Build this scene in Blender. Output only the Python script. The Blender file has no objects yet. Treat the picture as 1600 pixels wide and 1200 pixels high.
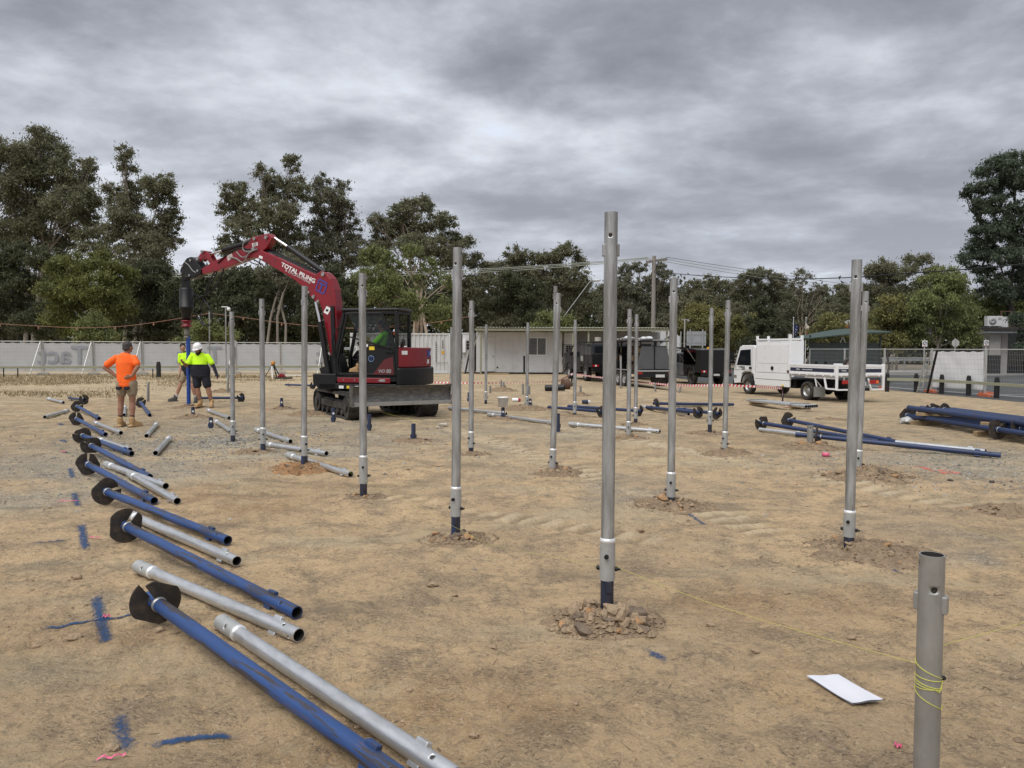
import bpy, bmesh, math, random
import numpy as np
from mathutils import Vector, Matrix, Quaternion

S = bpy.context.scene
COL = S.collection
R = math.radians
rnd = random.Random(7)

# ------------------------------------------------------------------ camera
FPX, PW, PH, CAMH = 1180.0, 1600.0, 1200.0, 1.60
PITCH, ROLL = math.atan(55 / FPX), R(0.22)
cam_d = bpy.data.cameras.new('camera')
cam = bpy.data.objects.new('camera', cam_d)
COL.objects.link(cam)
cam_d.sensor_width = 36
cam_d.lens = FPX / PW * 36
cam_d.clip_start, cam_d.clip_end = 0.05, 3000
CM = Matrix.Rotation(math.pi / 2 - PITCH, 3, 'X') @ Matrix.Rotation(ROLL, 3, 'Z')
cam.matrix_world = Matrix.Translation((0, 0, CAMH)) @ CM.to_4x4()
S.camera = cam

# ------------------------------------------------------------------ light
SUN_EL, SUN_AZ = 60, 212
S.view_settings.view_transform = 'Standard'
S.view_settings.look = 'None'
S.view_settings.gamma = 1
S.view_settings.use_curve_mapping = False
S.view_settings.exposure = 1.15

W = bpy.data.worlds.new('World')
S.world = W
W.use_nodes = True
nt = W.node_tree
nt.nodes.clear()
N, L = nt.nodes.new, nt.links.new
out = N('ShaderNodeOutputWorld')
sky = N('ShaderNodeTexSky')
sky.sky_type = 'NISHITA'
sky.sun_disc = False
sky.sun_elevation = R(SUN_EL)
sky.sun_rotation = R(SUN_AZ)
bg1 = N('ShaderNodeBackground'); bg1.inputs[1].default_value = 0.1
L(sky.outputs[0], bg1.inputs[0])
tc = N('ShaderNodeTexCoord')
sep = N('ShaderNodeSeparateXYZ'); L(tc.outputs['Generated'], sep.inputs[0])
zz = N('ShaderNodeMath'); zz.operation = 'MAXIMUM'; L(sep.outputs[2], zz.inputs[0]); zz.inputs[1].default_value = 0.0
za = N('ShaderNodeMath'); za.operation = 'ADD'; L(zz.outputs[0], za.inputs[0]); za.inputs[1].default_value = 0.17
def div(a, b):
    m = N('ShaderNodeMath'); m.operation = 'DIVIDE'; L(a, m.inputs[0]); L(b, m.inputs[1]); return m.outputs[0]
cmb = N('ShaderNodeCombineXYZ')
L(div(sep.outputs[0], za.outputs[0]), cmb.inputs[0]); L(div(sep.outputs[1], za.outputs[0]), cmb.inputs[1])
def wnoise(scale, detail, rough, dist, loc=(0, 0, 0), rot=0.0, sc=(1, 1, 1)):
    mp = N('ShaderNodeMapping'); L(cmb.outputs[0], mp.inputs[0])
    mp.inputs['Location'].default_value = loc; mp.inputs['Rotation'].default_value = (0, 0, rot); mp.inputs['Scale'].default_value = sc
    n = N('ShaderNodeTexNoise'); L(mp.outputs[0], n.inputs['Vector'])
    n.inputs['Scale'].default_value = scale; n.inputs['Detail'].default_value = detail
    n.inputs['Roughness'].default_value = rough; n.inputs['Distortion'].default_value = dist
    return n.outputs['Fac']
def wmix(a, b, fa, fb):
    m1 = N('ShaderNodeMath'); m1.operation = 'MULTIPLY'; L(a, m1.inputs[0]); m1.inputs[1].default_value = fa
    m2 = N('ShaderNodeMath'); m2.operation = 'MULTIPLY_ADD'; L(b, m2.inputs[0]); m2.inputs[1].default_value = fb; L(m1.outputs[0], m2.inputs[2])
    return m2.outputs[0]
SKYA, SKYB = (6.1, 3.7, 0), (2.2, 9.1, 0)
nA = wnoise(0.42, 2, 0.5, 0.0, SKYA, R(18), (1.0, 1.5, 1))
nB = wnoise(1.8, 13, 0.57, 0.1, SKYB, R(14), (1.0, 1.05, 1))
cl = wmix(nA, nB, 0.42, 0.58)
ramp = N('ShaderNodeValToRGB'); L(cl, ramp.inputs[0])
e = ramp.color_ramp.elements
e[0].position = 0.375; e[0].color = (0.117, 0.125, 0.146, 1)
e[1].position = 0.655; e[1].color = (0.413, 0.433, 0.471, 1)
for p, c in ((0.43, (0.150, 0.159, 0.184, 1)), (0.485, (0.202, 0.214, 0.243, 1)), (0.535, (0.264, 0.278, 0.309, 1)), (0.585, (0.330, 0.346, 0.381, 1))):
    q = e.new(p); q.color = c
bg2 = N('ShaderNodeBackground'); bg2.inputs[1].default_value = 1.0
# overcast brightening low down, where the cloud is seen edge on
hz = N('ShaderNodeMapRange'); L(zz.outputs[0], hz.inputs[0])
hz.inputs[1].default_value = 0.0; hz.inputs[2].default_value = 0.30; hz.inputs[3].default_value = 0.42; hz.inputs[4].default_value = 0.0
mxh = N('ShaderNodeMix'); mxh.data_type = 'RGBA'
L(hz.outputs[0], mxh.inputs[0]); L(ramp.outputs[0], mxh.inputs[6]); mxh.inputs[7].default_value = (0.325, 0.340, 0.375, 1)
L(mxh.outputs[2], bg2.inputs[0])
cov = N('ShaderNodeMapRange'); L(nB, cov.inputs[0])
cov.inputs[1].default_value = 0.64; cov.inputs[2].default_value = 0.74; cov.inputs[3].default_value = 1.0; cov.inputs[4].default_value = 0.72
ms = N('ShaderNodeMixShader'); L(cov.outputs[0], ms.inputs[0]); L(bg1.outputs[0], ms.inputs[1]); L(bg2.outputs[0], ms.inputs[2])
L(ms.outputs[0], out.inputs[0])
W.cycles.sampling_method = 'MANUAL'; W.cycles.sample_map_resolution = 512

sd = bpy.data.lights.new('sun', 'SUN')
sd.energy = 1.5; sd.angle = R(55); sd.color = (1.0, 0.965, 0.92)
sun = bpy.data.objects.new('sun', sd)
COL.objects.link(sun)
sun.rotation_euler = (R(90 - SUN_EL), 0, R(180 - SUN_AZ))

# ------------------------------------------------------------------ noise + terrain
def _h(ix, iy, seed):
    n = (ix.astype(np.int64) * 374761393 + iy.astype(np.int64) * 668265263 + seed * 982451653) & 0x7fffffff
    n = ((n ^ (n >> 13)) * 1274126177) & 0x7fffffff
    return ((n ^ (n >> 16)) & 0xffff) / 65535.0
def vnoise(x, y, seed=1):
    x0, y0 = np.floor(x), np.floor(y)
    fx, fy = x - x0, y - y0
    fx = fx * fx * (3 - 2 * fx); fy = fy * fy * (3 - 2 * fy)
    a = _h(x0, y0, seed); b = _h(x0 + 1, y0, seed); c = _h(x0, y0 + 1, seed); d = _h(x0 + 1, y0 + 1, seed)
    return (a * (1 - fx) + b * fx) * (1 - fy) + (c * (1 - fx) + d * fx) * fy
def fbm(x, y, octs=4, seed=1):
    s, a, t = 0, 0.5, 0
    for i in range(octs):
        s = s + a * vnoise(x * 2 ** i + 17.3 * i, y * 2 ** i - 9.1 * i, seed + i); t += a; a *= 0.5
    return s / t
def sst(t):
    t = np.clip(t, 0, 1); return t * t * (3 - 2 * t)
def z0(x, y):                       # broad lie of the land: it falls to the road on the right
    return -0.40 * sst((np.asarray(x, float) - 5) / 4.0) * sst((np.asarray(y, float) - 17) / 10.0)
TRACKS = []                         # (p0, p1, half width) of caterpillar tracks pressed in the dirt
def ground_h(x, y):
    x = np.asarray(x, float); y = np.asarray(y, float)
    r = np.sqrt(x * x + y * y)
    fade = 1 - sst((r - 22) / 8)
    h = (fbm(x * 0.9, y * 0.9, 3, 3) - 0.5) * 0.060
    h += (fbm(x * 5.0, y * 5.0, 3, 11) - 0.5) * 0.050
    h += (np.abs(fbm(x * 13.0, y * 13.0, 2, 21) - 0.5)) * -0.040
    for (ax, ay), (bx, by), hw in TRACKS:
        dx, dy = bx - ax, by - ay; Lg = math.hypot(dx, dy); dx /= Lg; dy /= Lg
        s = (x - ax) * dx + (y - ay) * dy; d = (x - ax) * -dy + (y - ay) * dx
        m = sst((hw - np.abs(d)) / 0.05) * sst(s / 0.4) * sst((Lg - s) / 0.4) * (0.35 + 0.9 * sst((fbm(x * .8, y * .8, 2, 77) - .35) * 4))
        h = h + m * (0.013 * np.sin(s * 2 * math.pi / 0.25 + 1.2 * vnoise(x * 3, y * 3, 5)) - 0.008)
    return z0(x, y) + h * fade
def gh(x, y): return float(ground_h(np.array([x]), np.array([y]))[0])

CAMP = Vector((0, 0, CAMH))
def ray(px, py): return CM @ Vector(((px - 800) / FPX, (600 - py) / FPX, -1))
def G(px, py, z=0.0):               # the point of the ground (raised by z) that a photo pixel shows
    d = ray(px, py); zt = z
    for _ in range(25):
        t = (zt - CAMH) / d.z
        p = CAMP + d * t
        zt = float(z0(p.x, p.y)) + z
    return p
def at(px, py, Y):                  # the point at distance Y in front of the camera
    d = ray(px, py); return CAMP + d * (Y / d.y)

# ------------------------------------------------------------------ objects
def tag(o, label=None, cat=None, group=None, kind=None):
    if label: o['label'] = label
    if cat: o['category'] = cat
    if group: o['group'] = group
    if kind: o['kind'] = kind
    return o
def empty(name, loc, label=None, cat=None, group=None, rz=0.0, quat=None):
    o = bpy.data.objects.new(name, None); COL.objects.link(o)
    o.empty_display_size = 0.1
    o.location = loc
    if quat is not None:
        o.rotation_mode = 'QUATERNION'; o.rotation_quaternion = quat
    else:
        o.rotation_euler = (0, 0, rz)
    return tag(o, label, cat, group)
def copy_tree(o, parent=None):
    c = o.copy(); COL.objects.link(c); c.parent = parent
    for ch in list(o.children): copy_tree(ch, c)
    return c
def zq(a, b):                       # rotation taking +Z onto a->b
    d = (Vector(b) - Vector(a)).normalized()
    if d.z > .7: return Vector((0, 0, 1)).rotation_difference(d)
    return (Vector(b) - Vector(a)).normalized().to_track_quat('Z', 'Y')

class MB:
    def __init__(s): s.v = []; s.f = []; s.mi = []; s.sm = []; s.M = Matrix.Identity(4)
    def add(s, vs, fs, mi=0, sm=False):
        o = len(s.v)
        s.v += [tuple(s.M @ Vector(p)) for p in vs]
        s.f += [tuple(i + o for i in f) for f in fs]
        s.mi += [mi] * len(fs); s.sm += [sm] * len(fs)
        return s
    def box(s, c, d, rz=0.0, mi=0, M=None):
        hx, hy, hz_ = d[0] / 2, d[1] / 2, d[2] / 2
        q = Matrix.Translation(c) @ (M if M is not None else Matrix.Rotation(rz, 4, 'Z'))
        vs = [q @ Vector((x * hx, y * hy, z * hz_)) for z in (-1, 1) for y in (-1, 1) for x in (-1, 1)]
        return s.add(vs, [(0, 2, 3, 1), (4, 5, 7, 6), (0, 1, 5, 4), (2, 6, 7, 3), (0, 4, 6, 2), (1, 3, 7, 5)], mi)
    def bx(s, x0, x1, y0, y1, za, zb, mi=0):
        return s.box(((x0 + x1) / 2, (y0 + y1) / 2, (za + zb) / 2), (x1 - x0, y1 - y0, zb - za), 0, mi)
    def cyl(s, a, b, r0, r1=None, n=12, mi=0, caps=True):
        a, b = Vector(a), Vector(b); r1 = r0 if r1 is None else r1
        q = (b - a).normalized().to_track_quat('Z', 'Y')
        vs = []
        for p, r in ((a, r0), (b, r1)):
            for i in range(n):
                t = 2 * math.pi * i / n
                vs.append(p + q @ Vector((r * math.cos(t), r * math.sin(t), 0)))
        s.add(vs, [(i, (i + 1) % n, n + (i + 1) % n, n + i) for i in range(n)], mi, True)
        if caps:
            s.add(vs[:n], [tuple(range(n))[::-1]], mi); s.add(vs[n:], [tuple(range(n))], mi)
        return s
    def bar(s, a, b, w, h, mi=0):   # rectangular bar from a to b (w sideways, h upwards)
        a, b = Vector(a), Vector(b); d = b - a
        x = d.normalized(); up = Vector((0, 0, 1)) if abs(x.z) < .95 else Vector((0, 1, 0))
        y = up.cross(x).normalized(); z = x.cross(y)
        M = Matrix((x, y, z)).transposed().to_4x4()
        return s.box((a + b) / 2, (d.length, w, h), 0, mi, M)
    def path(s, pts, r, n=8, mi=0, taper=None, caps=True):
        pts = [Vector(p) for p in pts]; m = len(pts); vs = []
        for i, p in enumerate(pts):
            d = (pts[min(i + 1, m - 1)] - pts[max(i - 1, 0)]).normalized()
            q = d.to_track_quat('Z', 'Y'); rr = r if taper is None else r + (taper - r) * i / (m - 1)
            for k in range(n):
                t = 2 * math.pi * k / n
                vs.append(p + q @ Vector((rr * math.cos(t), rr * math.sin(t), 0)))
        fs = [(i * n + k, i * n + (k + 1) % n, (i + 1) * n + (k + 1) % n, (i + 1) * n + k) for i in range(m - 1) for k in range(n)]
        s.add(vs, fs, mi, True)
        if caps:
            s.add(vs[:n], [tuple(range(n))[::-1]], mi); s.add(vs[-n:], [tuple(range(n))], mi)
        return s
    def prism(s, poly, y0, y1, mi=0):   # polygon in (x, z) extruded along y
        n = len(poly)
        vs = [(p[0], y0, p[1]) for p in poly] + [(p[0], y1, p[1]) for p in poly]
        ar = sum(poly[i][0] * poly[(i + 1) % n][1] - poly[(i + 1) % n][0] * poly[i][1] for i in range(n))
        fs = [tuple(range(n)), tuple(range(2 * n - 1, n - 1, -1))] + [(i, n + i, n + (i + 1) % n, (i + 1) % n) for i in range(n)]
        if ar < 0: fs = [f[::-1] for f in fs]
        return s.add(vs, fs, mi)
    def lathe(s, prof, n=20, mi=0, c=(0, 0, 0)):   # (r, z) profile about z
        m = len(prof); c = Vector(c)
        vs = [c + Vector((r * math.cos(2 * math.pi * k / n), r * math.sin(2 * math.pi * k / n), z)) for r, z in prof for k in range(n)]
        fs = [(i * n + k, i * n + (k + 1) % n, (i + 1) * n + (k + 1) % n, (i + 1) * n + k) for i in range(m - 1) for k in range(n)]
        return s.add(vs, fs, mi, True)
    def ball(s, c, r, n=12, mi=0, sc=(1, 1, 1)):
        prof = [(max(1e-4, math.sin(math.pi * i / (n // 2))), -math.cos(math.pi * i / (n // 2))) for i in range(n // 2 + 1)]
        c = Vector(c)
        vs = [c + Vector((r * sc[0] * p * math.cos(2 * math.pi * k / n), r * sc[1] * p * math.sin(2 * math.pi * k / n), r * sc[2] * z)) for p, z in prof for k in range(n)]
        m = len(prof)
        fs = [(i * n + k, i * n + (k + 1) % n, (i + 1) * n + (k + 1) % n, (i + 1) * n + k) for i in range(m - 1) for k in range(n)]
        return s.add(vs, fs, mi, True)
    def mesh(s, name, mats):
        me = bpy.data.meshes.new(name)
        me.from_pydata(s.v, [], s.f)
        for m in (mats if isinstance(mats, (list, tuple)) else [mats]): me.materials.append(m)
        me.polygons.foreach_set('material_index', s.mi)
        me.polygons.foreach_set('use_smooth', s.sm)
        me.update()
        return me
    def build(s, name, mats, parent=None, bevel=0.0, label=None, loc=None):
        return link(name, s.mesh(name, mats), parent, bevel, label, loc)
def link(name, me, parent=None, bevel=0.0, label=None, loc=None):
    o = bpy.data.objects.new(name, me); COL.objects.link(o)
    o.parent = parent
    if loc is not None: o.location = loc
    if bevel:
        b = o.modifiers.new('bevel', 'BEVEL'); b.width = bevel; b.segments = 2; b.limit_method = 'ANGLE'; b.angle_limit = R(40)
    if label: o['label'] = label
    return o
def np_mesh(name, V, F, mats, smooth=False):     # V (n,3), F (m,k)
    me = bpy.data.meshes.new(name)
    V = np.asarray(V, np.float32); F = np.asarray(F, np.int32); m, k = F.shape
    me.vertices.add(len(V)); me.vertices.foreach_set('co', V.ravel())
    me.loops.add(m * k); me.loops.foreach_set('vertex_index', F.ravel())
    me.polygons.add(m); me.polygons.foreach_set('loop_start', np.arange(0, m * k, k, dtype=np.int32))
    me.polygons.foreach_set('use_smooth', np.full(m, smooth))
    for mm in (mats if isinstance(mats, (list, tuple)) else [mats]): me.materials.append(mm)
    me.update(calc_edges=True); me.validate()
    return me
def text_mesh(txt, size, depth, mat, bold=0.0, mirror=False, shear=0.0, sx=1.0):
    cu = bpy.data.curves.new('lettering', 'FONT')
    cu.body = txt; cu.size = size; cu.extrude = depth; cu.offset = bold; cu.align_x = 'CENTER'; cu.align_y = 'CENTER'; cu.shear = shear
    o = bpy.data.objects.new('lettering', cu); COL.objects.link(o)
    dg = bpy.context.evaluated_depsgraph_get()
    me = bpy.data.meshes.new_from_object(o.evaluated_get(dg))
    bpy.data.objects.remove(o); bpy.data.curves.remove(cu)
    if sx != 1.0: me.transform(Matrix.Diagonal((sx, 1, 1, 1)))
    if mirror:
        me.transform(Matrix.Diagonal((-1, 1, 1, 1))); me.flip_normals()
    me.materials.clear(); me.materials.append(mat)
    return me

# ------------------------------------------------------------------ materials
def mat(name, col, rough=0.6, metal=0.0, var=0.12, vs=3.0, bump=0.0, bs=30.0, dirt=None, dirt_amt=0.35, ds=4.0, stretch=(1, 1, 1), spec=0.5, island=0.0, dw=None, dirt2=None):
    m = bpy.data.materials.new(name); m.use_nodes = True
    t = m.node_tree; n, l = t.nodes.new, t.links.new
    b = t.nodes['Principled BSDF']
    b.inputs['Roughness'].default_value = rough; b.inputs['Metallic'].default_value = metal
    b.inputs['Specular IOR Level'].default_value = spec
    co = n('ShaderNodeTexCoord'); mp = n('ShaderNodeMapping'); l(co.outputs['Object'], mp.inputs[0]); mp.inputs['Scale'].default_value = stretch
    nz = n('ShaderNodeTexNoise'); l(mp.outputs[0], nz.inputs['Vector']); nz.inputs['Scale'].default_value = vs; nz.inputs['Detail'].default_value = 6; nz.inputs['Roughness'].default_value = 0.65
    mr = n('ShaderNodeMapRange'); l(nz.outputs['Fac'], mr.inputs[0]); mr.inputs[1].default_value = 0.25; mr.inputs[2].default_value = 0.75
    mr.inputs[3].default_value = 1 - var; mr.inputs[4].default_value = 1 + var
    hsv = n('ShaderNodeHueSaturation'); hsv.inputs['Color'].default_value = (*col, 1)
    val = mr.outputs[0]
    if island:
        ge = n('ShaderNodeNewGeometry'); m2 = n('ShaderNodeMapRange'); l(ge.outputs['Random Per Island'], m2.inputs[0])
        m2.inputs[3].default_value = 1 - island; m2.inputs[4].default_value = 1 + island
        mm = n('ShaderNodeMath'); mm.operation = 'MULTIPLY'; l(val, mm.inputs[0]); l(m2.outputs[0], mm.inputs[1]); val = mm.outputs[0]
    l(val, hsv.inputs['Value'])
    c = hsv.outputs[0]
    if dirt:
        n2 = n('ShaderNodeTexNoise'); l(mp.outputs[0], n2.inputs['Vector']); n2.inputs['Scale'].default_value = ds; n2.inputs['Detail'].default_value = 8; n2.inputs['Roughness'].default_value = 0.7
        r2 = n('ShaderNodeMapRange'); l(n2.outputs['Fac'], r2.inputs[0]); r2.inputs[1].default_value = 0.62 - dirt_amt * 0.35; r2.inputs[2].default_value = 0.72 if dw is None else r2.inputs[1].default_value + dw
        mx = n('ShaderNodeMix'); mx.data_type = 'RGBA'; l(r2.outputs[0], mx.inputs[0]); l(c, mx.inputs[6]); mx.inputs[7].default_value = (*dirt, 1)
        c = mx.outputs[2]
    if dirt2:
        n4 = n('ShaderNodeTexNoise'); l(mp.outputs[0], n4.inputs['Vector']); n4.inputs['Scale'].default_value = ds * 1.7; n4.inputs['Detail'].default_value = 9; n4.inputs['Roughness'].default_value = 0.75
        r4 = n('ShaderNodeMapRange'); l(n4.outputs['Fac'], r4.inputs[0]); r4.inputs[1].default_value = 0.60; r4.inputs[2].default_value = 0.66
        mx2 = n('ShaderNodeMix'); mx2.data_type = 'RGBA'; l(r4.outputs[0], mx2.inputs[0]); l(c, mx2.inputs[6]); mx2.inputs[7].default_value = (*dirt2, 1); c = mx2.outputs[2]
    l(c, b.inputs['Base Color'])
    if bump:
        n3 = n('ShaderNodeTexNoise'); l(mp.outputs[0], n3.inputs['Vector']); n3.inputs['Scale'].default_value = bs; n3.inputs['Detail'].default_value = 5
        bp = n('ShaderNodeBump'); l(n3.outputs['Fac'], bp.inputs['Height']); bp.inputs['Strength'].default_value = bump; bp.inputs['Distance'].default_value = 0.02
        l(bp.outputs[0], b.inputs['Normal'])
    return m
def glass(name, col=(0.03, 0.035, 0.04), alpha=0.35, rough=0.05):
    m = mat(name, col, rough, 0, 0.02)
    m.node_tree.nodes['Principled BSDF'].inputs['Alpha'].default_value = alpha
    return m
DUST = (0.27, 0.20, 0.13)
M = {}
M['galv'] = mat('galvanised steel', (0.58, 0.595, 0.605), 0.36, 0.75, 0.22, 22, 0.05, 60, dirt=(0.40, 0.40, 0.39), dirt_amt=0.45, ds=7, stretch=(1, 1, 0.35))
M['galv_pole'] = mat('weathered galvanised steel', (0.36, 0.37, 0.375), 0.46, 0.6, 0.42, 26, 0.05, 60, dirt=(0.23, 0.228, 0.215), dirt_amt=0.5, ds=9, stretch=(1.3, 1.3, 0.14), dw=.12)
M['collar'] = mat('zinc sprayed collar', (0.40, 0.41, 0.405), 0.55, 0.45, 0.12, 16, 0.03)
M['weld'] = mat('bright weld', (0.78, 0.79, 0.80), 0.35, 0.5, 0.1)
M['blue'] = mat('blue primer', (0.017, 0.056, 0.180), 0.45, 0.0, 0.25, 5, 0.08, 40, dirt=(0.035, 0.032, 0.036), dirt_amt=0.30, ds=11, stretch=(1.9, 1.9, 0.13), dw=.045, dirt2=(0.13, 0.065, 0.035))
M['blue_dark'] = mat('dull blue primer', (0.017, 0.034, 0.098), 0.5, 0.0, 0.22, 5, 0.08, 40, dirt=(0.03, 0.03, 0.034), dirt_amt=0.25, ds=9, stretch=(1.6, 1.6, 0.16), dw=.06)
M['navy'] = mat('blackened blue steel', (0.018, 0.026, 0.055), 0.5, 0.1, 0.3, 9, 0.08, 40, dirt=(0.05, 0.04, 0.035), dirt_amt=0.5, ds=9, stretch=(1.6, 1.6, 0.3))
M['helix'] = mat('mill scale steel', (0.036, 0.030, 0.026), 0.6, 0.2, 0.35, 14, 0.15, 40, dirt=(0.10, 0.07, 0.047), dirt_amt=0.4, ds=13)
M['rust'] = mat('rusty steel', (0.11, 0.06, 0.04), 0.8, 0.1, 0.35, 20, 0.2)
M['bolt'] = mat('black bolt', (0.012, 0.012, 0.013), 0.5, 0.3, 0.1)
M['inside'] = mat('pipe inside', (0.035, 0.032, 0.03), 0.8, 0.2, 0.2)
M['clay'] = mat('dug clay', (0.305, 0.228, 0.152), 0.95, 0, 0.4, 14, 1.0, 60, dirt=(0.205, 0.152, 0.105), dirt_amt=0.5, ds=5, spec=0.1, island=0.25)
M['clay_orange'] = mat('orange clay', (0.33, 0.195, 0.10), 0.95, 0, 0.3, 9, 0.9, 45, dirt=(0.19, 0.14, 0.095), dirt_amt=0.4, ds=6, spec=0.1, island=0.25)
M['white'] = mat('white paint', (0.74, 0.75, 0.76), 0.35, 0, 0.05, 2, dirt=(0.55, 0.53, 0.50), dirt_amt=0.25, ds=2)
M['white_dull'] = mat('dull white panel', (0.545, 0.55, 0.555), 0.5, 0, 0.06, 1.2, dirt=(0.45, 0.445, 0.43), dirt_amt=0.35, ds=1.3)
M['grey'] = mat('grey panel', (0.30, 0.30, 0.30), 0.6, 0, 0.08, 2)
M['black'] = mat('black plastic', (0.008, 0.008, 0.009), 0.45, 0, 0.2, 5, spec=.35)
M['dark'] = mat('charcoal paint', (0.011, 0.012, 0.014), 0.42, 0, 0.2, 3, dirt=(0.03, 0.027, 0.023), dirt_amt=0.3, ds=4, spec=.35)
M['rubber'] = mat('rubber', (0.020, 0.019, 0.018), 0.85, 0, 0.25, 8, 0.2, 40, dirt=(0.10, 0.082, 0.06), dirt_amt=0.35, ds=5)
M['track'] = mat('dusty rubber track', (0.026, 0.024, 0.022), 0.85, 0, 0.25, 8, 0.2, 40, dirt=(0.085, 0.072, 0.055), dirt_amt=0.42, ds=4)
M['red'] = mat('excavator red', (0.205, 0.007, 0.015), 0.30, 0, 0.10, 2, dirt=(0.105, 0.020, 0.02), dirt_amt=0.3, ds=5)
M['chrome'] = mat('chrome rod', (0.75, 0.76, 0.78), 0.12, 1.0, 0.03)
M['steel_worn'] = mat('worn blade steel', (0.085, 0.083, 0.080), 0.5, 0.4, 0.35, 5, 0.1, 30, dirt=(0.20, 0.18, 0.15), dirt_amt=0.4, ds=6, stretch=(1, 1, 3))
M['steel'] = mat('bare steel', (0.35, 0.35, 0.34), 0.4, 0.7, 0.2, 9)
M['glass'] = glass('tinted window', (0.02, 0.024, 0.026), 0.30)
M['glass_dark'] = mat('dark window glass', (0.012, 0.014, 0.018), 0.08, 0, 0.1)
M['orange_fab'] = mat('hi vis orange cotton', (0.95, 0.14, 0.012), 0.8, 0, 0.08, 6, 0.3, 14)
M['yellow_fab'] = mat('hi vis yellow cotton', (0.56, 0.95, 0.014), 0.8, 0, 0.08, 6, 0.3, 14)
M['navy_fab'] = mat('navy cotton', (0.009, 0.011, 0.020), 0.9, 0, 0.2, 6, 0.3, 14)
M['khaki'] = mat('khaki cotton', (0.30, 0.235, 0.16), 0.9, 0, 0.12, 6, 0.3, 14)
M['skin'] = mat('tanned skin', (0.30, 0.150, 0.095), 0.55, 0, 0.08, 8)
M['skin_pale'] = mat('fair skin', (0.40, 0.22, 0.155), 0.55, 0, 0.08, 8)
M['hair_grey'] = mat('greying hair', (0.055, 0.050, 0.047), 0.8, 0, 0.4, 40, 0.5, 60)
M['hair'] = mat('dark hair', (0.014, 0.010, 0.008), 0.8, 0, 0.3, 40, 0.5, 60)
M['boot'] = mat('tan boot leather', (0.40, 0.25, 0.115), 0.75, 0, 0.15, 10)
M['boot_dark'] = mat('grey boot leather', (0.06, 0.058, 0.055), 0.75, 0, 0.2, 10)
M['sock'] = mat('dark sock', (0.025, 0.023, 0.024), 0.9, 0, 0.1)
M['hat'] = mat('white hard hat', (0.78, 0.78, 0.78), 0.3, 0, 0.03)
M['timber'] = mat('sawn timber', (0.33, 0.235, 0.125), 0.85, 0, 0.25, 6, 0.3, 20, dirt=(0.14, 0.10, 0.06), dirt_amt=0.4, ds=4, stretch=(0.3, 3, 3))
M['rail'] = mat('treated pine rail', (0.27, 0.27, 0.19), 0.85, 0, 0.18, 4, 0.2, 20, stretch=(0.3, 3, 3))
M['bollard'] = mat('black stained timber', (0.013, 0.013, 0.014), 0.8, 0, 0.3, 8, 0.3, 20)
M['cloth'] = None
M['asphalt'] = mat('asphalt', (0.075, 0.077, 0.078), 0.9, 0, 0.18, 1.2, 0.3, 60, spec=0.2)
M['concrete'] = mat('concrete', (0.33, 0.32, 0.30), 0.9, 0, 0.12, 1.5, 0.2, 20)
M['paint_white'] = mat('road paint', (0.55, 0.55, 0.53), 0.8, 0, 0.15, 4)
M['green_roof'] = mat('green roof sheet', (0.030, 0.056, 0.042), 0.5, 0, 0.1, 2)
M['green_dark'] = mat('dark green panel', (0.022, 0.032, 0.028), 0.5, 0, 0.15, 2)
M['cream'] = mat('cream fascia', (0.25, 0.25, 0.18), 0.6, 0, 0.1, 2)
M['red_light'] = mat('red lens', (0.35, 0.012, 0.012), 0.2, 0, 0.05)
M['orange'] = mat('orange plastic', (0.75, 0.17, 0.03), 0.5, 0, 0.1)
M['orange_foot'] = mat('faded orange plastic', (0.50, 0.13, 0.06), 0.7, 0, 0.15)
M['yellow'] = mat('yellow plastic', (0.75, 0.55, 0.03), 0.5, 0, 0.1)
M['decal_blue'] = mat('blue decal', (0.03, 0.06, 0.30), 0.4, 0, 0.03)
M['decal_navy'] = mat('navy stripe', (0.02, 0.028, 0.055), 0.5, 0, 0.1)
M['rope'] = mat('orange rope', (0.26, 0.14, 0.095), 0.9, 0, 0.15)
M['wire'] = mat('cable', (0.10, 0.10, 0.10), 0.6, 0.2, 0.05)
M['wire_pale'] = mat('bare aluminium cable', (0.30, 0.32, 0.27), 0.6, 0.0, 0.05)
M['string'] = mat('yellow string line', (0.62, 0.60, 0.10), 0.8, 0, 0.05)
M['pole_wood'] = mat('weathered pole', (0.24, 0.215, 0.19), 0.9, 0, 0.2, 4, 0.3, 20, stretch=(4, 4, 0.3))
M['car_red'] = mat('car red', (0.30, 0.018, 0.022), 0.25, 0, 0.05)
M['paper'] = mat('white paper', (0.60, 0.61, 0.66), 0.7, 0, 0.03, 4)
M['pink'] = mat('pink flagging', (0.62, 0.12, 0.22), 0.6, 0, 0.1)
M['stone'] = mat('pebbles', (0.27, 0.215, 0.155), 0.9, 0, 0.3, 20, 0, 30, spec=0.2, island=0.5)
M['twig'] = mat('dry twigs', (0.24, 0.18, 0.12), 0.9, 0, 0.3, 20, spec=0.1, island=0.6)
M['straw'] = mat('dry grass', (0.235, 0.19, 0.11), 0.9, 0, 0.2, 5, spec=0.1, island=0.35)
M['bark'] = mat('gum bark', (0.20, 0.175, 0.145), 0.9, 0, 0.35, 1.3, 0.4, 12, stretch=(2, 2, 0.4), spec=0.1)
M['bark_pale'] = mat('pale gum bark', (0.42, 0.34, 0.265), 0.9, 0, 0.25, 1.3, 0.3, 12, stretch=(2, 2, 0.4), spec=0.1)
M['bark_dark'] = mat('dark bark', (0.045, 0.040, 0.035), 0.9, 0, 0.3, 1.5, 0.4, 12, spec=0.1)
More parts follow.
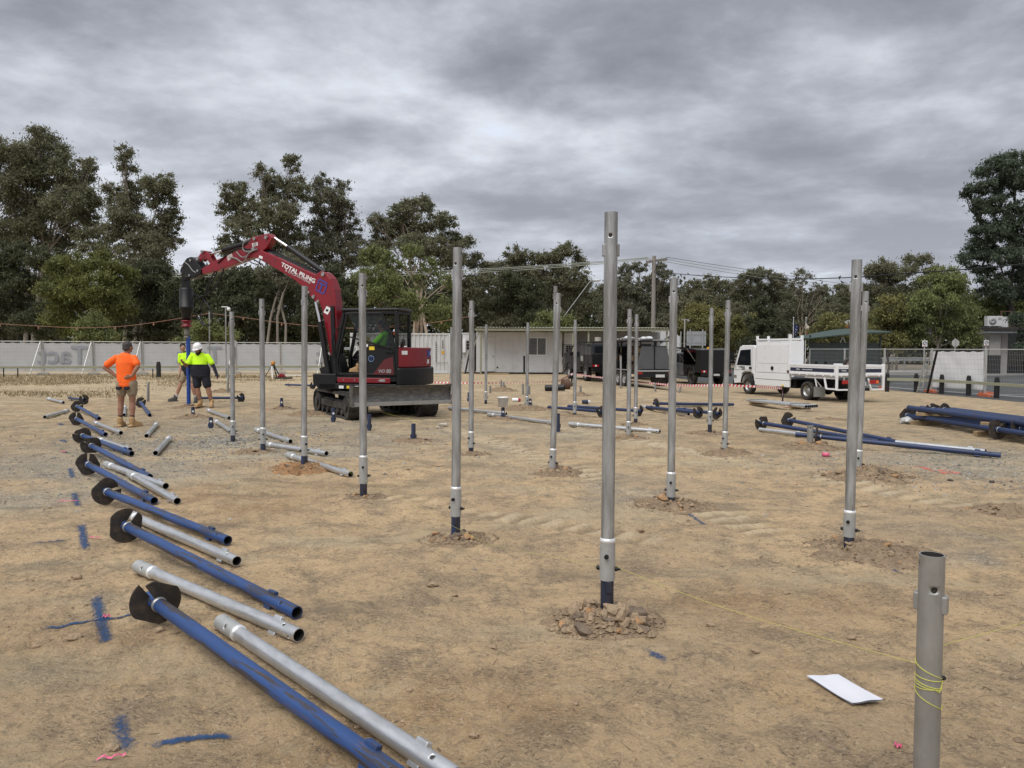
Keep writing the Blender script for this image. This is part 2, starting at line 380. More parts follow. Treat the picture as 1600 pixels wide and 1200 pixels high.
def leaf_mat(name, col, alt, f=0.38):
    k = 2.5
    m = mat(name, tuple(c * k for c in col), 0.6, 0, 0.15, 0.35, spec=0.25, island=0.5, dirt=tuple(c * k for c in alt), dirt_amt=0.5, ds=0.22)
    t = m.node_tree; b = t.nodes['Principled BSDF']; src = b.inputs['Base Color'].links[0].from_socket
    tr = t.nodes.new('ShaderNodeBsdfTranslucent'); t.links.new(src, tr.inputs[0])
    mx = t.nodes.new('ShaderNodeMixShader'); mx.inputs[0].default_value = f
    t.links.new(b.outputs[0], mx.inputs[1]); t.links.new(tr.outputs[0], mx.inputs[2])
    t.links.new(mx.outputs[0], t.nodes['Material Output'].inputs[0])
    return m
M['leaf_gum'] = leaf_mat('gum leaves', (0.067, 0.069, 0.041), (0.082, 0.077, 0.050))
M['leaf_grey'] = leaf_mat('grey gum leaves', (0.064, 0.065, 0.044), (0.078, 0.073, 0.050))
M['leaf_olive'] = leaf_mat('olive wattle leaves', (0.062, 0.068, 0.022), (0.052, 0.058, 0.024))
M['leaf_dark'] = leaf_mat('dark evergreen leaves', (0.033, 0.037, 0.020), (0.038, 0.039, 0.023))
M['leaf_fresh'] = leaf_mat('fresh green leaves', (0.078, 0.088, 0.034), (0.062, 0.068, 0.030))
M['leaf_blue'] = leaf_mat('deep green leaves', (0.034, 0.045, 0.030), (0.038, 0.047, 0.032))
M['leaf_yellow'] = leaf_mat('yellowing leaves', (0.085, 0.080, 0.030), (0.05, 0.055, 0.025))
# ------------------------------------------------------------------ ground
def gp(px, py): p = G(px, py); return (p.x, p.y)
TRACKS += [(gp(560, 770), gp(1060, 850), 0.20), (gp(700, 668), gp(1240, 842), 0.26), (gp(820, 655), gp(1560, 800), 0.26), (gp(1010, 690), gp(1420, 775), 0.24)]

def ground_material():
    m = bpy.data.materials.new('bare building site dirt'); m.use_nodes = True
    t = m.node_tree; n, l = t.nodes.new, t.links.new
    b = t.nodes['Principled BSDF']; b.inputs['Roughness'].default_value = 0.95; b.inputs['Specular IOR Level'].default_value = 0.12
    co = n('ShaderNodeTexCoord')
    def noise(scale, det=6, rough=0.6, dist=0.0, st=(1, 1, 1)):
        mp = n('ShaderNodeMapping'); l(co.outputs['Object'], mp.inputs[0]); mp.inputs['Scale'].default_value = st
        q = n('ShaderNodeTexNoise'); l(mp.outputs[0], q.inputs['Vector']); q.inputs['Scale'].default_value = scale
        q.inputs['Detail'].default_value = det; q.inputs['Roughness'].default_value = rough; q.inputs['Distortion'].default_value = dist
        return q.outputs['Fac']
    def mr(v, a, b_, c=0.0, d=1.0):
        q = n('ShaderNodeMapRange'); l(v, q.inputs[0]); q.inputs[1].default_value = a; q.inputs[2].default_value = b_; q.inputs[3].default_value = c; q.inputs[4].default_value = d
        return q.outputs[0]
    def mix(f, a, c):
        q = n('ShaderNodeMix'); q.data_type = 'RGBA'; l(f, q.inputs[0])
        if isinstance(a, tuple): q.inputs[6].default_value = (*a, 1)
        else: l(a, q.inputs[6])
        if isinstance(c, tuple): q.inputs[7].default_value = (*c, 1)
        else: l(c, q.inputs[7])
        return q.outputs[2]
    def mul(a, c):
        q = n('ShaderNodeMath'); q.operation = 'MULTIPLY'; l(a, q.inputs[0])
        if isinstance(c, float): q.inputs[1].default_value = c
        else: l(c, q.inputs[1])
        return q.outputs[0]
    zone = n('ShaderNodeAttribute'); zone.attribute_name = 'zone'
    zs = n('ShaderNodeSeparateColor'); l(zone.outputs['Color'], zs.inputs[0])
    zone2 = n('ShaderNodeAttribute'); zone2.attribute_name = 'zone2'
    zs2 = n('ShaderNodeSeparateColor'); l(zone2.outputs['Color'], zs2.inputs[0])
    big = noise(0.55, 7, 0.62, 0.6)
    mid = noise(2.6, 8, 0.68, 0.4)
    fine = noise(17, 8, 0.72, 0.2)
    c = mix(mr(big, 0.33, 0.66), (0.506, 0.374, 0.234), (0.689, 0.499, 0.294))
    c = mix(mul(mr(mid, 0.47, 0.63), 0.85), c, (0.370, 0.284, 0.193))
    c = mix(mul(mr(noise(0.9, 5, 0.6, 0.8, (1, 1, 1)), 0.60, 0.74), 0.45), c, (0.727, 0.486, 0.245))
    gf = mr(noise(26, 3, 0.6), 0.42, 0.62)
    grey = mix(gf, (0.287, 0.268, 0.226), (0.512, 0.482, 0.403))
    c = mix(mul(zs.outputs[0], mr(mid, 0.30, 0.62, 0.35, 1.0)), c, grey)
    c = mix(mul(zs.outputs[1], mr(mid, 0.35, 0.62, 0.2, 0.85)), c, (0.45, 0.295, 0.155))
    c = mix(mul(zs.outputs[2], mr(noise(3.2, 7, 0.7, 0.2, (0.35, 1, 1)), 0.36, 0.60)), c, (0.753, 0.601, 0.379))
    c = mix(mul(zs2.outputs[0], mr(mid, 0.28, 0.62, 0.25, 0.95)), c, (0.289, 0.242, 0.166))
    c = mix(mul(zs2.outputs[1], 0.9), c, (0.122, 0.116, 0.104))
    # crumbs, dark damp specks and the scuffed look of driven dirt
    c = mix(mul(mr(fine, 0.52, 0.64), 0.70), c, (0.266, 0.205, 0.142))
    c = mix(mul(mr(noise(60, 4, 0.7), 0.54, 0.66), 0.6), c, (0.753, 0.606, 0.418))
    c = mix(mul(mr(noise(38, 5, 0.75, 0.5, (1, 1.6, 1)), 0.55, 0.61), mul(mr(mid, 0.42, 0.56), 0.95)), c, (0.162, 0.124, 0.086))
    c = mix(mul(mr(noise(1.1, 8, 0.66, 0.5, (.30, 1, 1)), 0.53, 0.66), 0.55), c, (0.570, 0.491, 0.334))
    c = mix(mul(mr(noise(1.5, 8, 0.68, 0.4, (.33, 1, 1)), 0.55, 0.66), 0.55), c, (0.204, 0.172, 0.128))
    rg = noise(11, 7, 0.62, 0.6, (1, 1.5, 1)); ab = n('ShaderNodeMath'); ab.operation = 'SUBTRACT'; l(rg, ab.inputs[0]); ab.inputs[1].default_value = 0.5
    a2 = n('ShaderNodeMath'); a2.operation = 'ABSOLUTE'; l(ab.outputs[0], a2.inputs[0])
    c = mix(mul(mr(a2.outputs[0], 0.016, 0.0), mr(mid, 0.45, 0.60, 0.1, 0.75)), c, (0.160, 0.120, 0.080))
    c = mix(mul(mr(noise(95, 4, 0.7), 0.56, 0.66), 0.55), c, (0.202, 0.156, 0.106))
    c = mix(mul(zone2.outputs['Alpha'], 0.65), c, (0.21, 0.165, 0.115))  # shade in the track grooves, painted into the dirt colour
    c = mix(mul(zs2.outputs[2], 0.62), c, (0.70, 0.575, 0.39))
    l(c, b.inputs['Base Color'])
    h1 = noise(9, 9, 0.72, 0.3); h2 = noise(34, 7, 0.75)
    ad = n('ShaderNodeMath'); ad.operation = 'MULTIPLY_ADD'; l(h2, ad.inputs[0]); ad.inputs[1].default_value = 0.55; l(h1, ad.inputs[2])
    bp = n('ShaderNodeBump'); l(ad.outputs[0], bp.inputs['Height']); bp.inputs['Strength'].default_value = 1.0; bp.inputs['Distance'].default_value = 0.06
    l(bp.outputs[0], b.inputs['Normal'])
    return m

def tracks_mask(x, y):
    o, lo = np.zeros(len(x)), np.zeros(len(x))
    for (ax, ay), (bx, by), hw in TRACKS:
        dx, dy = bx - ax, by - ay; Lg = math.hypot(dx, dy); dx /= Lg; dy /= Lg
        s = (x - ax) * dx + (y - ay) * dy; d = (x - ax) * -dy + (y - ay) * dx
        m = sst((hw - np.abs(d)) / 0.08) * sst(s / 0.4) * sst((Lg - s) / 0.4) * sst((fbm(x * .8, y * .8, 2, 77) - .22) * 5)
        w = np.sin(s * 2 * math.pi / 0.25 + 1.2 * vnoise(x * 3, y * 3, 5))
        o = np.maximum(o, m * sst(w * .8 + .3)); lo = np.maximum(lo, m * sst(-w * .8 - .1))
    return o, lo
def build_ground():
    th = [0.0]
    # angle from straight ahead: fine inside the view, coarse behind
    while th[-1] < math.pi:
        a = th[-1]; th.append(a + (0.0029 if a < 0.66 else min(0.2, 0.0029 * math.exp((a - 0.66) * 5.5))))
    th[-1] = math.pi
    ang = np.array([-a for a in th[::-1][:-1]] + th[1:-1]); ang = np.sort(np.concatenate([ang, [0.0]]))
    rs = [0.35]
    while rs[-1] < 45: rs.append(rs[-1] * (1.0074 if rs[-1] > 1.9 else 1.07))
    while rs[-1] < 1500: rs.append(rs[-1] * 1.12)
    rs = np.array(rs)
    A, Rr = np.meshgrid(ang, rs)
    X = Rr * np.sin(A); Y = Rr * np.cos(A)
    Z = ground_h(X.ravel(), Y.ravel())
    n_r, n_a = A.shape
    V = np.stack([X.ravel(), Y.ravel(), Z], 1)
    V = np.concatenate([V, [[0, 0, 0]]])
    i = np.arange(n_r - 1)[:, None] * n_a; j = np.arange(n_a)[None, :]; j2 = (j + 1) % n_a
    F = np.stack([i + j, i + n_a + j, i + n_a + j2, i + j2], -1).reshape(-1, 4)
    F = F[:, ::-1]
    me = np_mesh('ground', V, F, ground_material(), True)
    # close the hole under the camera
    bm = bmesh.new(); bm.from_mesh(me); bm.verts.ensure_lookup_table()
    cv = bm.verts[len(V) - 1]
    for k in range(n_a):
        bm.faces.new((cv, bm.verts[(k + 1) % n_a], bm.verts[k]))
    bmesh.ops.recalc_face_normals(bm, faces=bm.faces)
    bm.to_mesh(me); bm.free()
    x, y = V[:, 0], V[:, 1]
    def blobs(lst):
        o = np.zeros(len(V))
        for px, py, rx, ry in lst:
            p = G(px, py); w = np.exp(-(((x - p.x) / rx) ** 2 + ((y - p.y) / ry) ** 2)); o = np.maximum(o, w)
        return np.clip(o * 1.35 * np.clip((fbm(x * .8, y * .8, 4, 51) - .30) * 3.0, 0, 1.2), 0, 1)
    gr = blobs([(300, 690, 3.2, 2.6), (400, 672, 2.6, 3.0), (520, 690, 2.4, 2.4), (230, 715, 2.4, 1.6), (220, 740, 1.3, 1.2), (120, 730, 1.5, 1.5), (40, 770, 1.1, .9), (660, 690, 1.6, 1.4), (800, 675, 2, 1.5),
                (1560, 720, 2.0, 1.6), (1450, 730, 1.4, 1.0), (1590, 860, 1.2, .8), (930, 760, 1.1, .9)])
    org = blobs([(320, 770, .9, .6), (450, 760, 1.0, .7), (1225, 690, 1.2, .8), (90, 632, 2.0, 1.6), (420, 790, .8, .5), (560, 1180, .5, .3), (60, 1010, .6, .35), (780, 1100, .6, .3), (1280, 950, .9, .4)])
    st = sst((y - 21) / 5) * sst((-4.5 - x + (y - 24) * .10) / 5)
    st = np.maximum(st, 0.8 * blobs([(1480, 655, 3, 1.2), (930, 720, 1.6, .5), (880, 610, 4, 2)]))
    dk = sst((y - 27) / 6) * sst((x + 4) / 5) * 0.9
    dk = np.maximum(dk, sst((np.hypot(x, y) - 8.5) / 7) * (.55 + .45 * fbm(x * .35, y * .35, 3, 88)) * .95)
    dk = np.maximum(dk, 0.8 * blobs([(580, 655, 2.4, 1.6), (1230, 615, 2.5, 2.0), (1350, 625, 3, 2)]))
    road = sst((y - 60) / 20)
    tm, groove_shade = tracks_mask(x, y)
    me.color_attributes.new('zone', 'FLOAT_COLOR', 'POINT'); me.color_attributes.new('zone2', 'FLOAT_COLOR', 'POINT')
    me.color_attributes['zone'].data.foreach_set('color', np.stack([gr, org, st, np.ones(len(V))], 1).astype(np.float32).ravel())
    me.color_attributes['zone2'].data.foreach_set('color', np.stack([dk, road, tm, groove_shade], 1).astype(np.float32).ravel())
    o = link('ground', me); tag(o, kind='structure')
build_ground()

def scatter_mesh(name, mtl, P, size, flat, seed, kind='rock'):
    """one mesh of many low-poly grains at points P (n,3)"""
    g = np.random.default_rng(seed)
    n = len(P)
    base = np.array([(1, 0, 0), (-1, 0, 0), (0, 1, 0), (0, -1, 0), (0, 0, 1), (0, 0, -1)], float)
    F0 = np.array([(0, 2, 4), (2, 1, 4), (1, 3, 4), (3, 0, 4), (2, 0, 5), (1, 2, 5), (3, 1, 5), (0, 3, 5)])
    v = base[None] * (1 + g.uniform(-.35, .35, (n, 6, 3)))
    s = size[:, None] * (1 + g.uniform(-.3, .3, (n, 3))); s[:, 2] *= flat
    if kind == 'twig': s[:, 0] *= g.uniform(3, 9, n); s[:, 1] *= .45; s[:, 2] *= .45
    v = v * s[:, None, :]
    a = g.uniform(0, 2 * np.pi, n); ca, sa = np.cos(a)[:, None], np.sin(a)[:, None]
    x = v[..., 0] * ca - v[..., 1] * sa; y = v[..., 0] * sa + v[..., 1] * ca
    v = np.stack([x, y, v[..., 2]], -1) + P[:, None, :]
    F = (F0[None] + (np.arange(n) * 6)[:, None, None]).reshape(-1, 3)
    return np_mesh(name, v.reshape(-1, 3), F, mtl)
def ground_pts(n, seed, r0=1.9, r1=24, p=1.0):
    g = np.random.default_rng(seed)
    r = r0 * (r1 / r0) ** (g.uniform(0, 1, n) ** p); a = g.uniform(-.66, .66, n)
    x, y = r * np.sin(a), r * np.cos(a)
    keep = fbm(x * .9, y * .9, 3, seed + 5) + g.uniform(-.18, .18, n) > .46
    x, y = x[keep], y[keep]
    return np.stack([x, y, ground_h(x, y)], 1)
P = ground_pts(15000, 31); g_ = np.random.default_rng(3)
tag(link('gravel', scatter_mesh('gravel', M['stone'], P, np.minimum(g_.gamma(2.0, .0020, len(P)) + .0016, .0012 * np.hypot(P[:, 0], P[:, 1])), .6, 1)), kind='stuff')
P = ground_pts(4200, 61); P[:, 2] += .002
tag(link('twig_litter', scatter_mesh('twig_litter', M['twig'], P, g_.gamma(2.0, .0012, len(P)) + .0010, .5, 2, 'twig')), kind='stuff')
P = ground_pts(2600, 91, 3.0, 20)
P = P[fbm(P[:, 0] * .5, P[:, 1] * .5, 3, 9) > .5]
tag(link('dirt_crumbs', scatter_mesh('dirt_crumbs', M['clay'], P, g_.gamma(2.0, .005, len(P)) + .004, .55, 3)), kind='stuff')

gg = np.random.default_rng(12); pc = G(350, 690); th_ = gg.uniform(0, 6.28, 9000); rr_ = np.abs(gg.normal(0, 1, 9000))
P = np.stack([pc.x + rr_ * np.cos(th_) * 2.6, pc.y + rr_ * np.sin(th_) * 2.4], 1); pc = G(1560, 735)
P = np.concatenate([P, np.stack([pc.x + gg.normal(0, 1.6, 3500), pc.y + gg.normal(0, 1.3, 3500)], 1)]); P = np.concatenate([P, ground_h(P[:, 0], P[:, 1])[:, None]], 1)
tag(link('crushed_rock', scatter_mesh('crushed_rock', mat('crushed rock', (0.235, 0.225, 0.20), .9, 0, .3, 20, spec=.2, island=.5), P, gg.gamma(2.5, .0036, len(P)) + .004, .6, 4)), kind='stuff')

# dry grass along the far left verge
def grass(n, seed):
    g = np.random.default_rng(seed)
    x = g.uniform(-44, -4, n); y = g.uniform(24, 43.3, n)
    w = fbm(x * .35, y * .35, 3, 41) + sst((y - 36) / 6) * .25 - sst((x + 14) / 8) * .35
    k = w + g.uniform(-.1, .1, n) > .55; x, y = x[k], y[k]; n = len(x)
    z = ground_h(x, y); h = g.uniform(.03, .11, n); a = g.uniform(0, 6.28, n); lx, ly = np.cos(a) * h * .7, np.sin(a) * h * .7
    b = g.uniform(0, 6.28, n); w_ = .014
    V = np.stack([np.stack([x - np.cos(b) * w_, y - np.sin(b) * w_, z], 1), np.stack([x + np.cos(b) * w_, y + np.sin(b) * w_, z], 1), np.stack([x + lx, y + ly, z + h], 1)], 1).reshape(-1, 3)
    return np_mesh('dry_grass', V, np.arange(3 * n).reshape(-1, 3), M['straw'])
tag(link('dry_grass', grass(70000, 8)), kind='stuff')

# ------------------------------------------------------------------ trees
def leaf_cloud(centres, radii, counts, l, w, g, droop=0.3, jit=0.5):
    """quads spread round clump centres (n,3), with clump radii (n,3)"""
    idx = np.repeat(np.arange(len(centres)), counts); n = len(idx)
    d = g.normal(0, 1, (n, 3)); d /= np.linalg.norm(d, axis=1)[:, None] + 1e-9
    d *= np.minimum(np.abs(g.normal(0, .58, n)) + .10, 2.0)[:, None]
    p = centres[idx] + d * radii[idx]
    a = g.normal(0, 1, (n, 3)); a[:, 2] -= droop; a /= np.linalg.norm(a, axis=1)[:, None]
    b = np.cross(a, g.normal(0, 1, (n, 3))); b /= np.linalg.norm(b, axis=1)[:, None] + 1e-9
    s = g.uniform(1 - jit, 1 + jit, n)[:, None]
    a = a * l * s / 2; b = b * w * s / 2
    V = np.stack([p - a * 1.15, p + a + b * 1.35, p + a * .7 - b * 1.35], 1).reshape(-1, 3)
    return V, np.arange(3 * n).reshape(-1, 3)

def make_tree(name, label, cat, base, Y, blobs, leaf, bark, seed, group, ls=0.26, dens=1.0, clump=0.30, open_=0.0, trunk_r=None, stems=1, droop=0.5, twigs=True, lstep=1, fork_k=.72):
    """base: photo pixel of the trunk foot; blobs: crown masses (px, py, rx, ry) seen in the photo, placed at distance Y"""
    g = np.random.default_rng(seed)
    B = at(base[0], base[1], Y); B.z = float(z0(B.x, Y)) - .1
    root = empty(name, B, label, cat, group)
    sc = Y / FPX
    cs, rs_, cn = [], [], []
    BC = []
    for (bx, by, rx, ry) in blobs:
        c = np.array(at(bx, by, Y + g.uniform(-.8, .8) * rx * sc))
        a, h = rx * sc, ry * sc
        BC.append((c, a, h))
        rc = max(.45, clump * (a + h) * .5)
        n = max(6, int((a * a * h) / (rc ** 3) * (1 - open_) * .66 + 5))
        d = g.normal(0, 1, (n, 3)); d /= np.linalg.norm(d, axis=1)[:, None]
        d *= (g.uniform(0.12, 1, n) ** .45)[:, None]
        q = c + d * np.array([a, a * .9, h]) * .90
        r = rc * g.uniform(.65, 1.2, n)
        cs.append(q); rs_.append(np.stack([r * 1.25, r * 1.25, r * .85], 1))
        cn.append(np.maximum(8, (r * r * 26 / (ls * ls) * dens)).astype(int))
    cs, rs_, cn = np.concatenate(cs), np.concatenate(rs_), np.concatenate(cn)
    low = cs[:, 2] < B.z + .3
    cs[low, 2] = B.z + .3 + g.uniform(0, .5, low.sum())
    V, F = leaf_cloud(cs - np.array(B), rs_, (cn * 1.45).astype(int), ls * .92, ls * .34, g, droop + .35)
    link('crown', np_mesh('crown', V, F, leaf), root)
    # trunk, limbs to each crown mass and branches to its clumps
    m = MB(); lk = .62 / math.sqrt(max(2, len(BC) / stems / 2.2))
    top = max(c[2] for c, a, h in BC) - B.z; tr = trunk_r or max(.10, top * .011)
    for s_i in range(stems):
        off = Vector((g.uniform(-1, 1), g.uniform(-1, 1), 0)) * (0.9 if stems > 1 else 0)
        mine = BC[s_i::stems]
        mx = np.mean([c for c, a, h in mine], axis=0) - np.array(B)
        fork = Vector((mx[0] * .45, mx[1] * .45, max(.8, min(c[2] - B.z for c, a, h in mine) * fork_k)))
        pts = [off, off.lerp(fork, .35) + Vector((g.uniform(-.25, .25), 0, 0)), off.lerp(fork, .7) + Vector((g.uniform(-.35, .35), 0, 0)), fork]
        m.path(pts, tr, 8, taper=tr * .7)
        for (c, a, h) in mine[::lstep]:
            e_ = Vector(c - np.array(B)); dv = e_ - fork
            k = [fork, fork + dv * .3 + Vector((g.uniform(-.5, .5), 0, abs(dv.z) * .10)), fork + dv * .65 + Vector((g.uniform(-.6, .6), 0, abs(dv.z) * .08)), e_, e_ + Vector((g.uniform(-.3, .3) * a, 0, h * .6))]
            m.path(k, tr * lk, 6, taper=tr * .08, caps=False)
            if twigs:
                dd = np.linalg.norm(cs - c, axis=1); near = np.argsort(dd)[:9]
                for q in near:
                    e2 = Vector(cs[q] - np.array(B)); st_ = fork.lerp(e_, g.uniform(.5, 1.0))
                    mid_ = st_.lerp(e2, .5) + Vector((g.uniform(-.3, .3), g.uniform(-.3, .3), -.15 * (e2 - st_).length))
                    m.path([st_, mid_, e2], tr * .2, 5, taper=tr * .05, caps=False)
    m.build('trunk', bark, root)
    return root

GT = 'trees beyond the site fence'
LG, LY, LD, LO, LF, LB, LYE = M['leaf_gum'], M['leaf_grey'], M['leaf_dark'], M['leaf_olive'], M['leaf_fresh'], M['leaf_blue'], M['leaf_yellow']
BP, BK, BD = M['bark_pale'], M['bark'], M['bark_dark']
make_tree('gum_tree', 'broad grey-green gum tree filling the top left corner of the tree line', 'tree', (50, 560), 78,
    [(12, 252, 48, 46), (66, 238, 46, 40), (58, 208, 14, 16), (108, 268, 38, 34), (40, 300, 62, 48), (110, 318, 46, 40), (143, 258, 17, 11), (10, 350, 55, 46), (80, 362, 60, 44), (140, 330, 20, 30)], LG, BK, 11, GT, ls=.24, dens=1.05, clump=.28, stems=3)
make_tree('gum_tree', 'gum tree with a narrow plume top standing right of the broad left gum', 'tree', (205, 560), 74,
    [(195, 240, 13, 14), (197, 266, 15, 14), (176, 300, 18, 22), (206, 300, 24, 30), (248, 288, 30, 24), (258, 320, 26, 26), (196, 345, 40, 40), (245, 365, 34, 34), (272, 378, 14, 14), (270, 345, 18, 16), (225, 395, 50, 30), (160, 380, 40, 36)], LG, BK, 12, GT, ls=.23, dens=1.0, clump=.27, stems=3)
make_tree('gum_tree', 'tall gum tree behind the red digger arm, the highest of its clump', 'tree', (450, 560), 76,
    [(455, 258, 15, 20), (414, 270, 17, 16), (430, 295, 28, 26), (366, 302, 26, 22), (360, 330, 22, 26), (395, 330, 30, 28), (440, 335, 36, 34), (470, 300, 20, 26), (380, 372, 40, 34), (450, 385, 48, 40), (350, 380, 14, 26)], LG, BK, 13, GT, ls=.23, dens=1.0, clump=.26, stems=3)
make_tree('gum_tree', 'gum tree with a forked top just right of the tallest gum behind the arm', 'tree', (520, 560), 80,
    [(500, 285, 16, 18), (537, 292, 14, 14), (515, 315, 30, 24), (540, 330, 16, 22), (505, 350, 36, 32), (548, 365, 22, 28), (520, 400, 44, 34), (560, 400, 26, 28)], LY, BK, 14, GT, ls=.24, dens=.95, clump=.27, stems=2)
make_tree('gum_tree', 'round headed gum tree above the white shipping container', 'tree', (655, 560), 82,
    [(655, 318, 30, 16), (625, 332, 26, 18), (690, 345, 30, 16), (640, 355, 44, 22), (700, 372, 26, 16), (725, 378, 16, 10), (600, 360, 26, 22), (660, 385, 46, 22), (588, 345, 14, 14), (700, 405, 30, 26), (590, 395, 26, 26)], LG, BP, 15, GT, ls=.24, dens=1.0, clump=.28, stems=3)
make_tree('gum_tree', 'smooth pink-barked gum with bare forked limbs behind the digger cab', 'tree', (655, 575), 64,
    [(640, 395, 20, 18), (672, 420, 18, 16), (616, 420, 18, 20), (700, 440, 20, 18), (655, 440, 14, 14), (605, 450, 20, 16)], LF, BP, 16, GT, ls=.22, dens=.75, clump=.33, open_=.3, stems=2, trunk_r=.16)
make_tree('bushy_tree', 'light green bushy tree behind the digger cab roof', 'tree', (585, 580), 62,
    [(590, 400, 28, 20), (575, 430, 26, 24), (610, 440, 24, 24), (590, 468, 40, 28), (640, 480, 32, 26), (690, 490, 30, 30), (560, 490, 26, 30)], LF, BP, 17, GT, ls=.20, dens=1.0, clump=.30)
make_tree('gum_tree', 'dense gum above the left end of the site shed roof', 'tree', (770, 560), 84,
    [(745, 412, 20, 16), (770, 420, 22, 18), (805, 398, 22, 16), (800, 425, 34, 24), (750, 450, 36, 28), (800, 465, 44, 32), (735, 490, 34, 30), (790, 500, 36, 24)], LG, BK, 18, GT, ls=.24, dens=1.15, clump=.28, stems=2)
make_tree('gum_tree', 'gum tree with a high tuft behind the sloping street light', 'tree', (875, 560), 84,
    [(885, 390, 20, 13), (862, 400, 22, 14), (838, 402, 16, 13), (905, 408, 14, 14), (850, 425, 34, 22), (895, 435, 30, 24), (860, 465, 44, 32), (910, 470, 30, 34), (845, 500, 40, 26)], LG, BK, 19, GT, ls=.24, dens=1.15, clump=.28, stems=2)
make_tree('evergreen_tree', 'very dark round evergreen behind the shed roof near the pole with the notched top', 'tree', (815, 560), 66,
    [(800, 440, 30, 20), (830, 455, 26, 22), (810, 475, 40, 26), (770, 480, 26, 24), (830, 500, 30, 20)], LD, BD, 20, GT, ls=.20, dens=1.2, clump=.30)
make_tree('gum_tree', 'thin row gum left of the timber power pole', 'tree', (985, 560), 105,
    [(978, 425, 14, 14), (1000, 418, 14, 12), (985, 450, 22, 24), (960, 455, 20, 26), (1005, 455, 16, 26), (980, 490, 34, 24), (940, 470, 18, 34)], LY, BK, 21, GT, ls=.28, dens=.95, clump=.28, stems=3)
make_tree('gum_tree', 'thin row gum right behind the timber power pole', 'tree', (1035, 560), 105,
    [(1032, 420, 14, 12), (1018, 440, 14, 20), (1042, 440, 15, 18), (1030, 470, 24, 26), (1060, 470, 18, 22), (1040, 500, 34, 22), (1005, 495, 20, 22)], LY, BK, 22, GT, ls=.28, dens=.9, clump=.28, stems=3)
make_tree('gum_tree', 'gum tree above the open black canopy truck', 'tree', (1105, 560), 100,
    [(1085, 448, 16, 14), (1112, 440, 18, 11), (1130, 448, 18, 14), (1100, 470, 36, 24), (1075, 485, 22, 28), (1120, 500, 40, 26)], LG, BK, 23, GT, ls=.26, dens=1.1, clump=.29, stems=2)
make_tree('gum_tree', 'spreading gum with a clipped flat top above the white truck cab', 'tree', (1175, 560), 96,
    [(1165, 440, 22, 13), (1190, 428, 28, 10), (1215, 440, 22, 13), (1175, 462, 42, 22), (1220, 470, 28, 22), (1160, 492, 40, 26), (1200, 505, 40, 22)], LG, BK, 24, GT, ls=.25, dens=1.1, clump=.29, stems=2)
make_tree('gum_tree', 'see-through gum with sparse leaves above the flagpoles', 'tree', (1245, 560), 92,
    [(1255, 430, 15, 12), (1245, 448, 14, 14), (1275, 450, 14, 10), (1288, 455, 8, 8), (1262, 462, 16, 10), (1235, 490, 26, 26), (1270, 495, 28, 26)], LY, BP, 25, GT, ls=.22, dens=.55, clump=.30, open_=.15, stems=2)
make_tree('gum_tree', 'small gum peeping out left of the two overlapping poles', 'tree', (1318, 560), 88,
    [(1316, 452, 14, 10), (1325, 470, 24, 18), (1300, 490, 22, 22), (1335, 500, 34, 24)], LG, BK, 26, GT, ls=.22, dens=1.1, clump=.3)
make_tree('gum_tree', 'airy topped gum tree right of the two overlapping poles', 'tree', (1400, 560), 72,
    [(1430, 408, 24, 13), (1382, 416, 22, 13), (1362, 428, 16, 12), (1405, 428, 26, 14), (1450, 428, 18, 14), (1385, 452, 42, 22), (1440, 462, 40, 26), (1400, 492, 50, 26)], LG, BK, 27, GT, ls=.21, dens=1.0, clump=.28, stems=2)
make_tree('bushy_tree', 'weeping olive brown tree behind the white fence sheet', 'tree', (1460, 575), 60,
    [(1465, 430, 30, 18), (1490, 445, 24, 20), (1470, 465, 44, 22), (1440, 490, 34, 26), (1490, 495, 38, 28), (1450, 520, 40, 20), (1505, 525, 30, 18)], LF, BK, 28, GT, ls=.19, dens=1.0, clump=.29, droop=1.2)
make_tree('bushy_tree', 'yellow-leaved bushy tree behind the green shelter', 'tree', (1385, 580), 62,
    [(1395, 480, 30, 22), (1375, 505, 30, 24), (1410, 510, 26, 24), (1390, 535, 34, 18), (1360, 530, 22, 20)], LYE, BK, 29, GT, ls=.20, dens=1.0, clump=.30)
make_tree('bushy_tree', 'low yellowing bush left of the green shelter roof', 'shrub', (1295, 580), 64,
    [(1300, 505, 24, 16), (1280, 520, 20, 16), (1315, 525, 22, 18), (1290, 540, 28, 16)], LYE, BK, 30, GT, ls=.20, dens=1.0, clump=.30)
make_tree('evergreen_tree', 'big deep green tree towering on the right edge over the small building', 'tree', (1588, 560), 69,
    [(1590, 246, 26, 14), (1560, 262, 28, 18), (1536, 268, 10, 7), (1530, 292, 22, 16), (1512, 298, 10, 8), (1575, 292, 34, 20), (1545, 322, 30, 18), (1605, 275, 30, 24), (1585, 335, 34, 22), (1530, 352, 18, 16), (1555, 362, 30, 18), (1520, 378, 12, 12), (1600, 372, 34, 22), (1540, 392, 30, 16), (1510, 402, 14, 10), (1572, 400, 34, 18), (1535, 420, 20, 10), (1555, 440, 26, 12), (1600, 425, 30, 20), (1625, 330, 24, 50), (1545, 455, 14, 10), (1562, 458, 26, 14), (1592, 452, 32, 18), (1618, 462, 26, 18)], LB, BD, 31, GT, ls=.23, dens=1.25, clump=.30, trunk_r=.42, stems=1, lstep=4, fork_k=1.0)
make_tree('bushy_tree', 'dark green bush overhanging the red car at the right edge', 'shrub', (1606, 575), 59,
    [(1596, 500, 14, 14), (1606, 520, 18, 18), (1602, 540, 14, 10), (1625, 530, 20, 24)], LB, BD, 33, GT, ls=.19, dens=1.2, clump=.32)
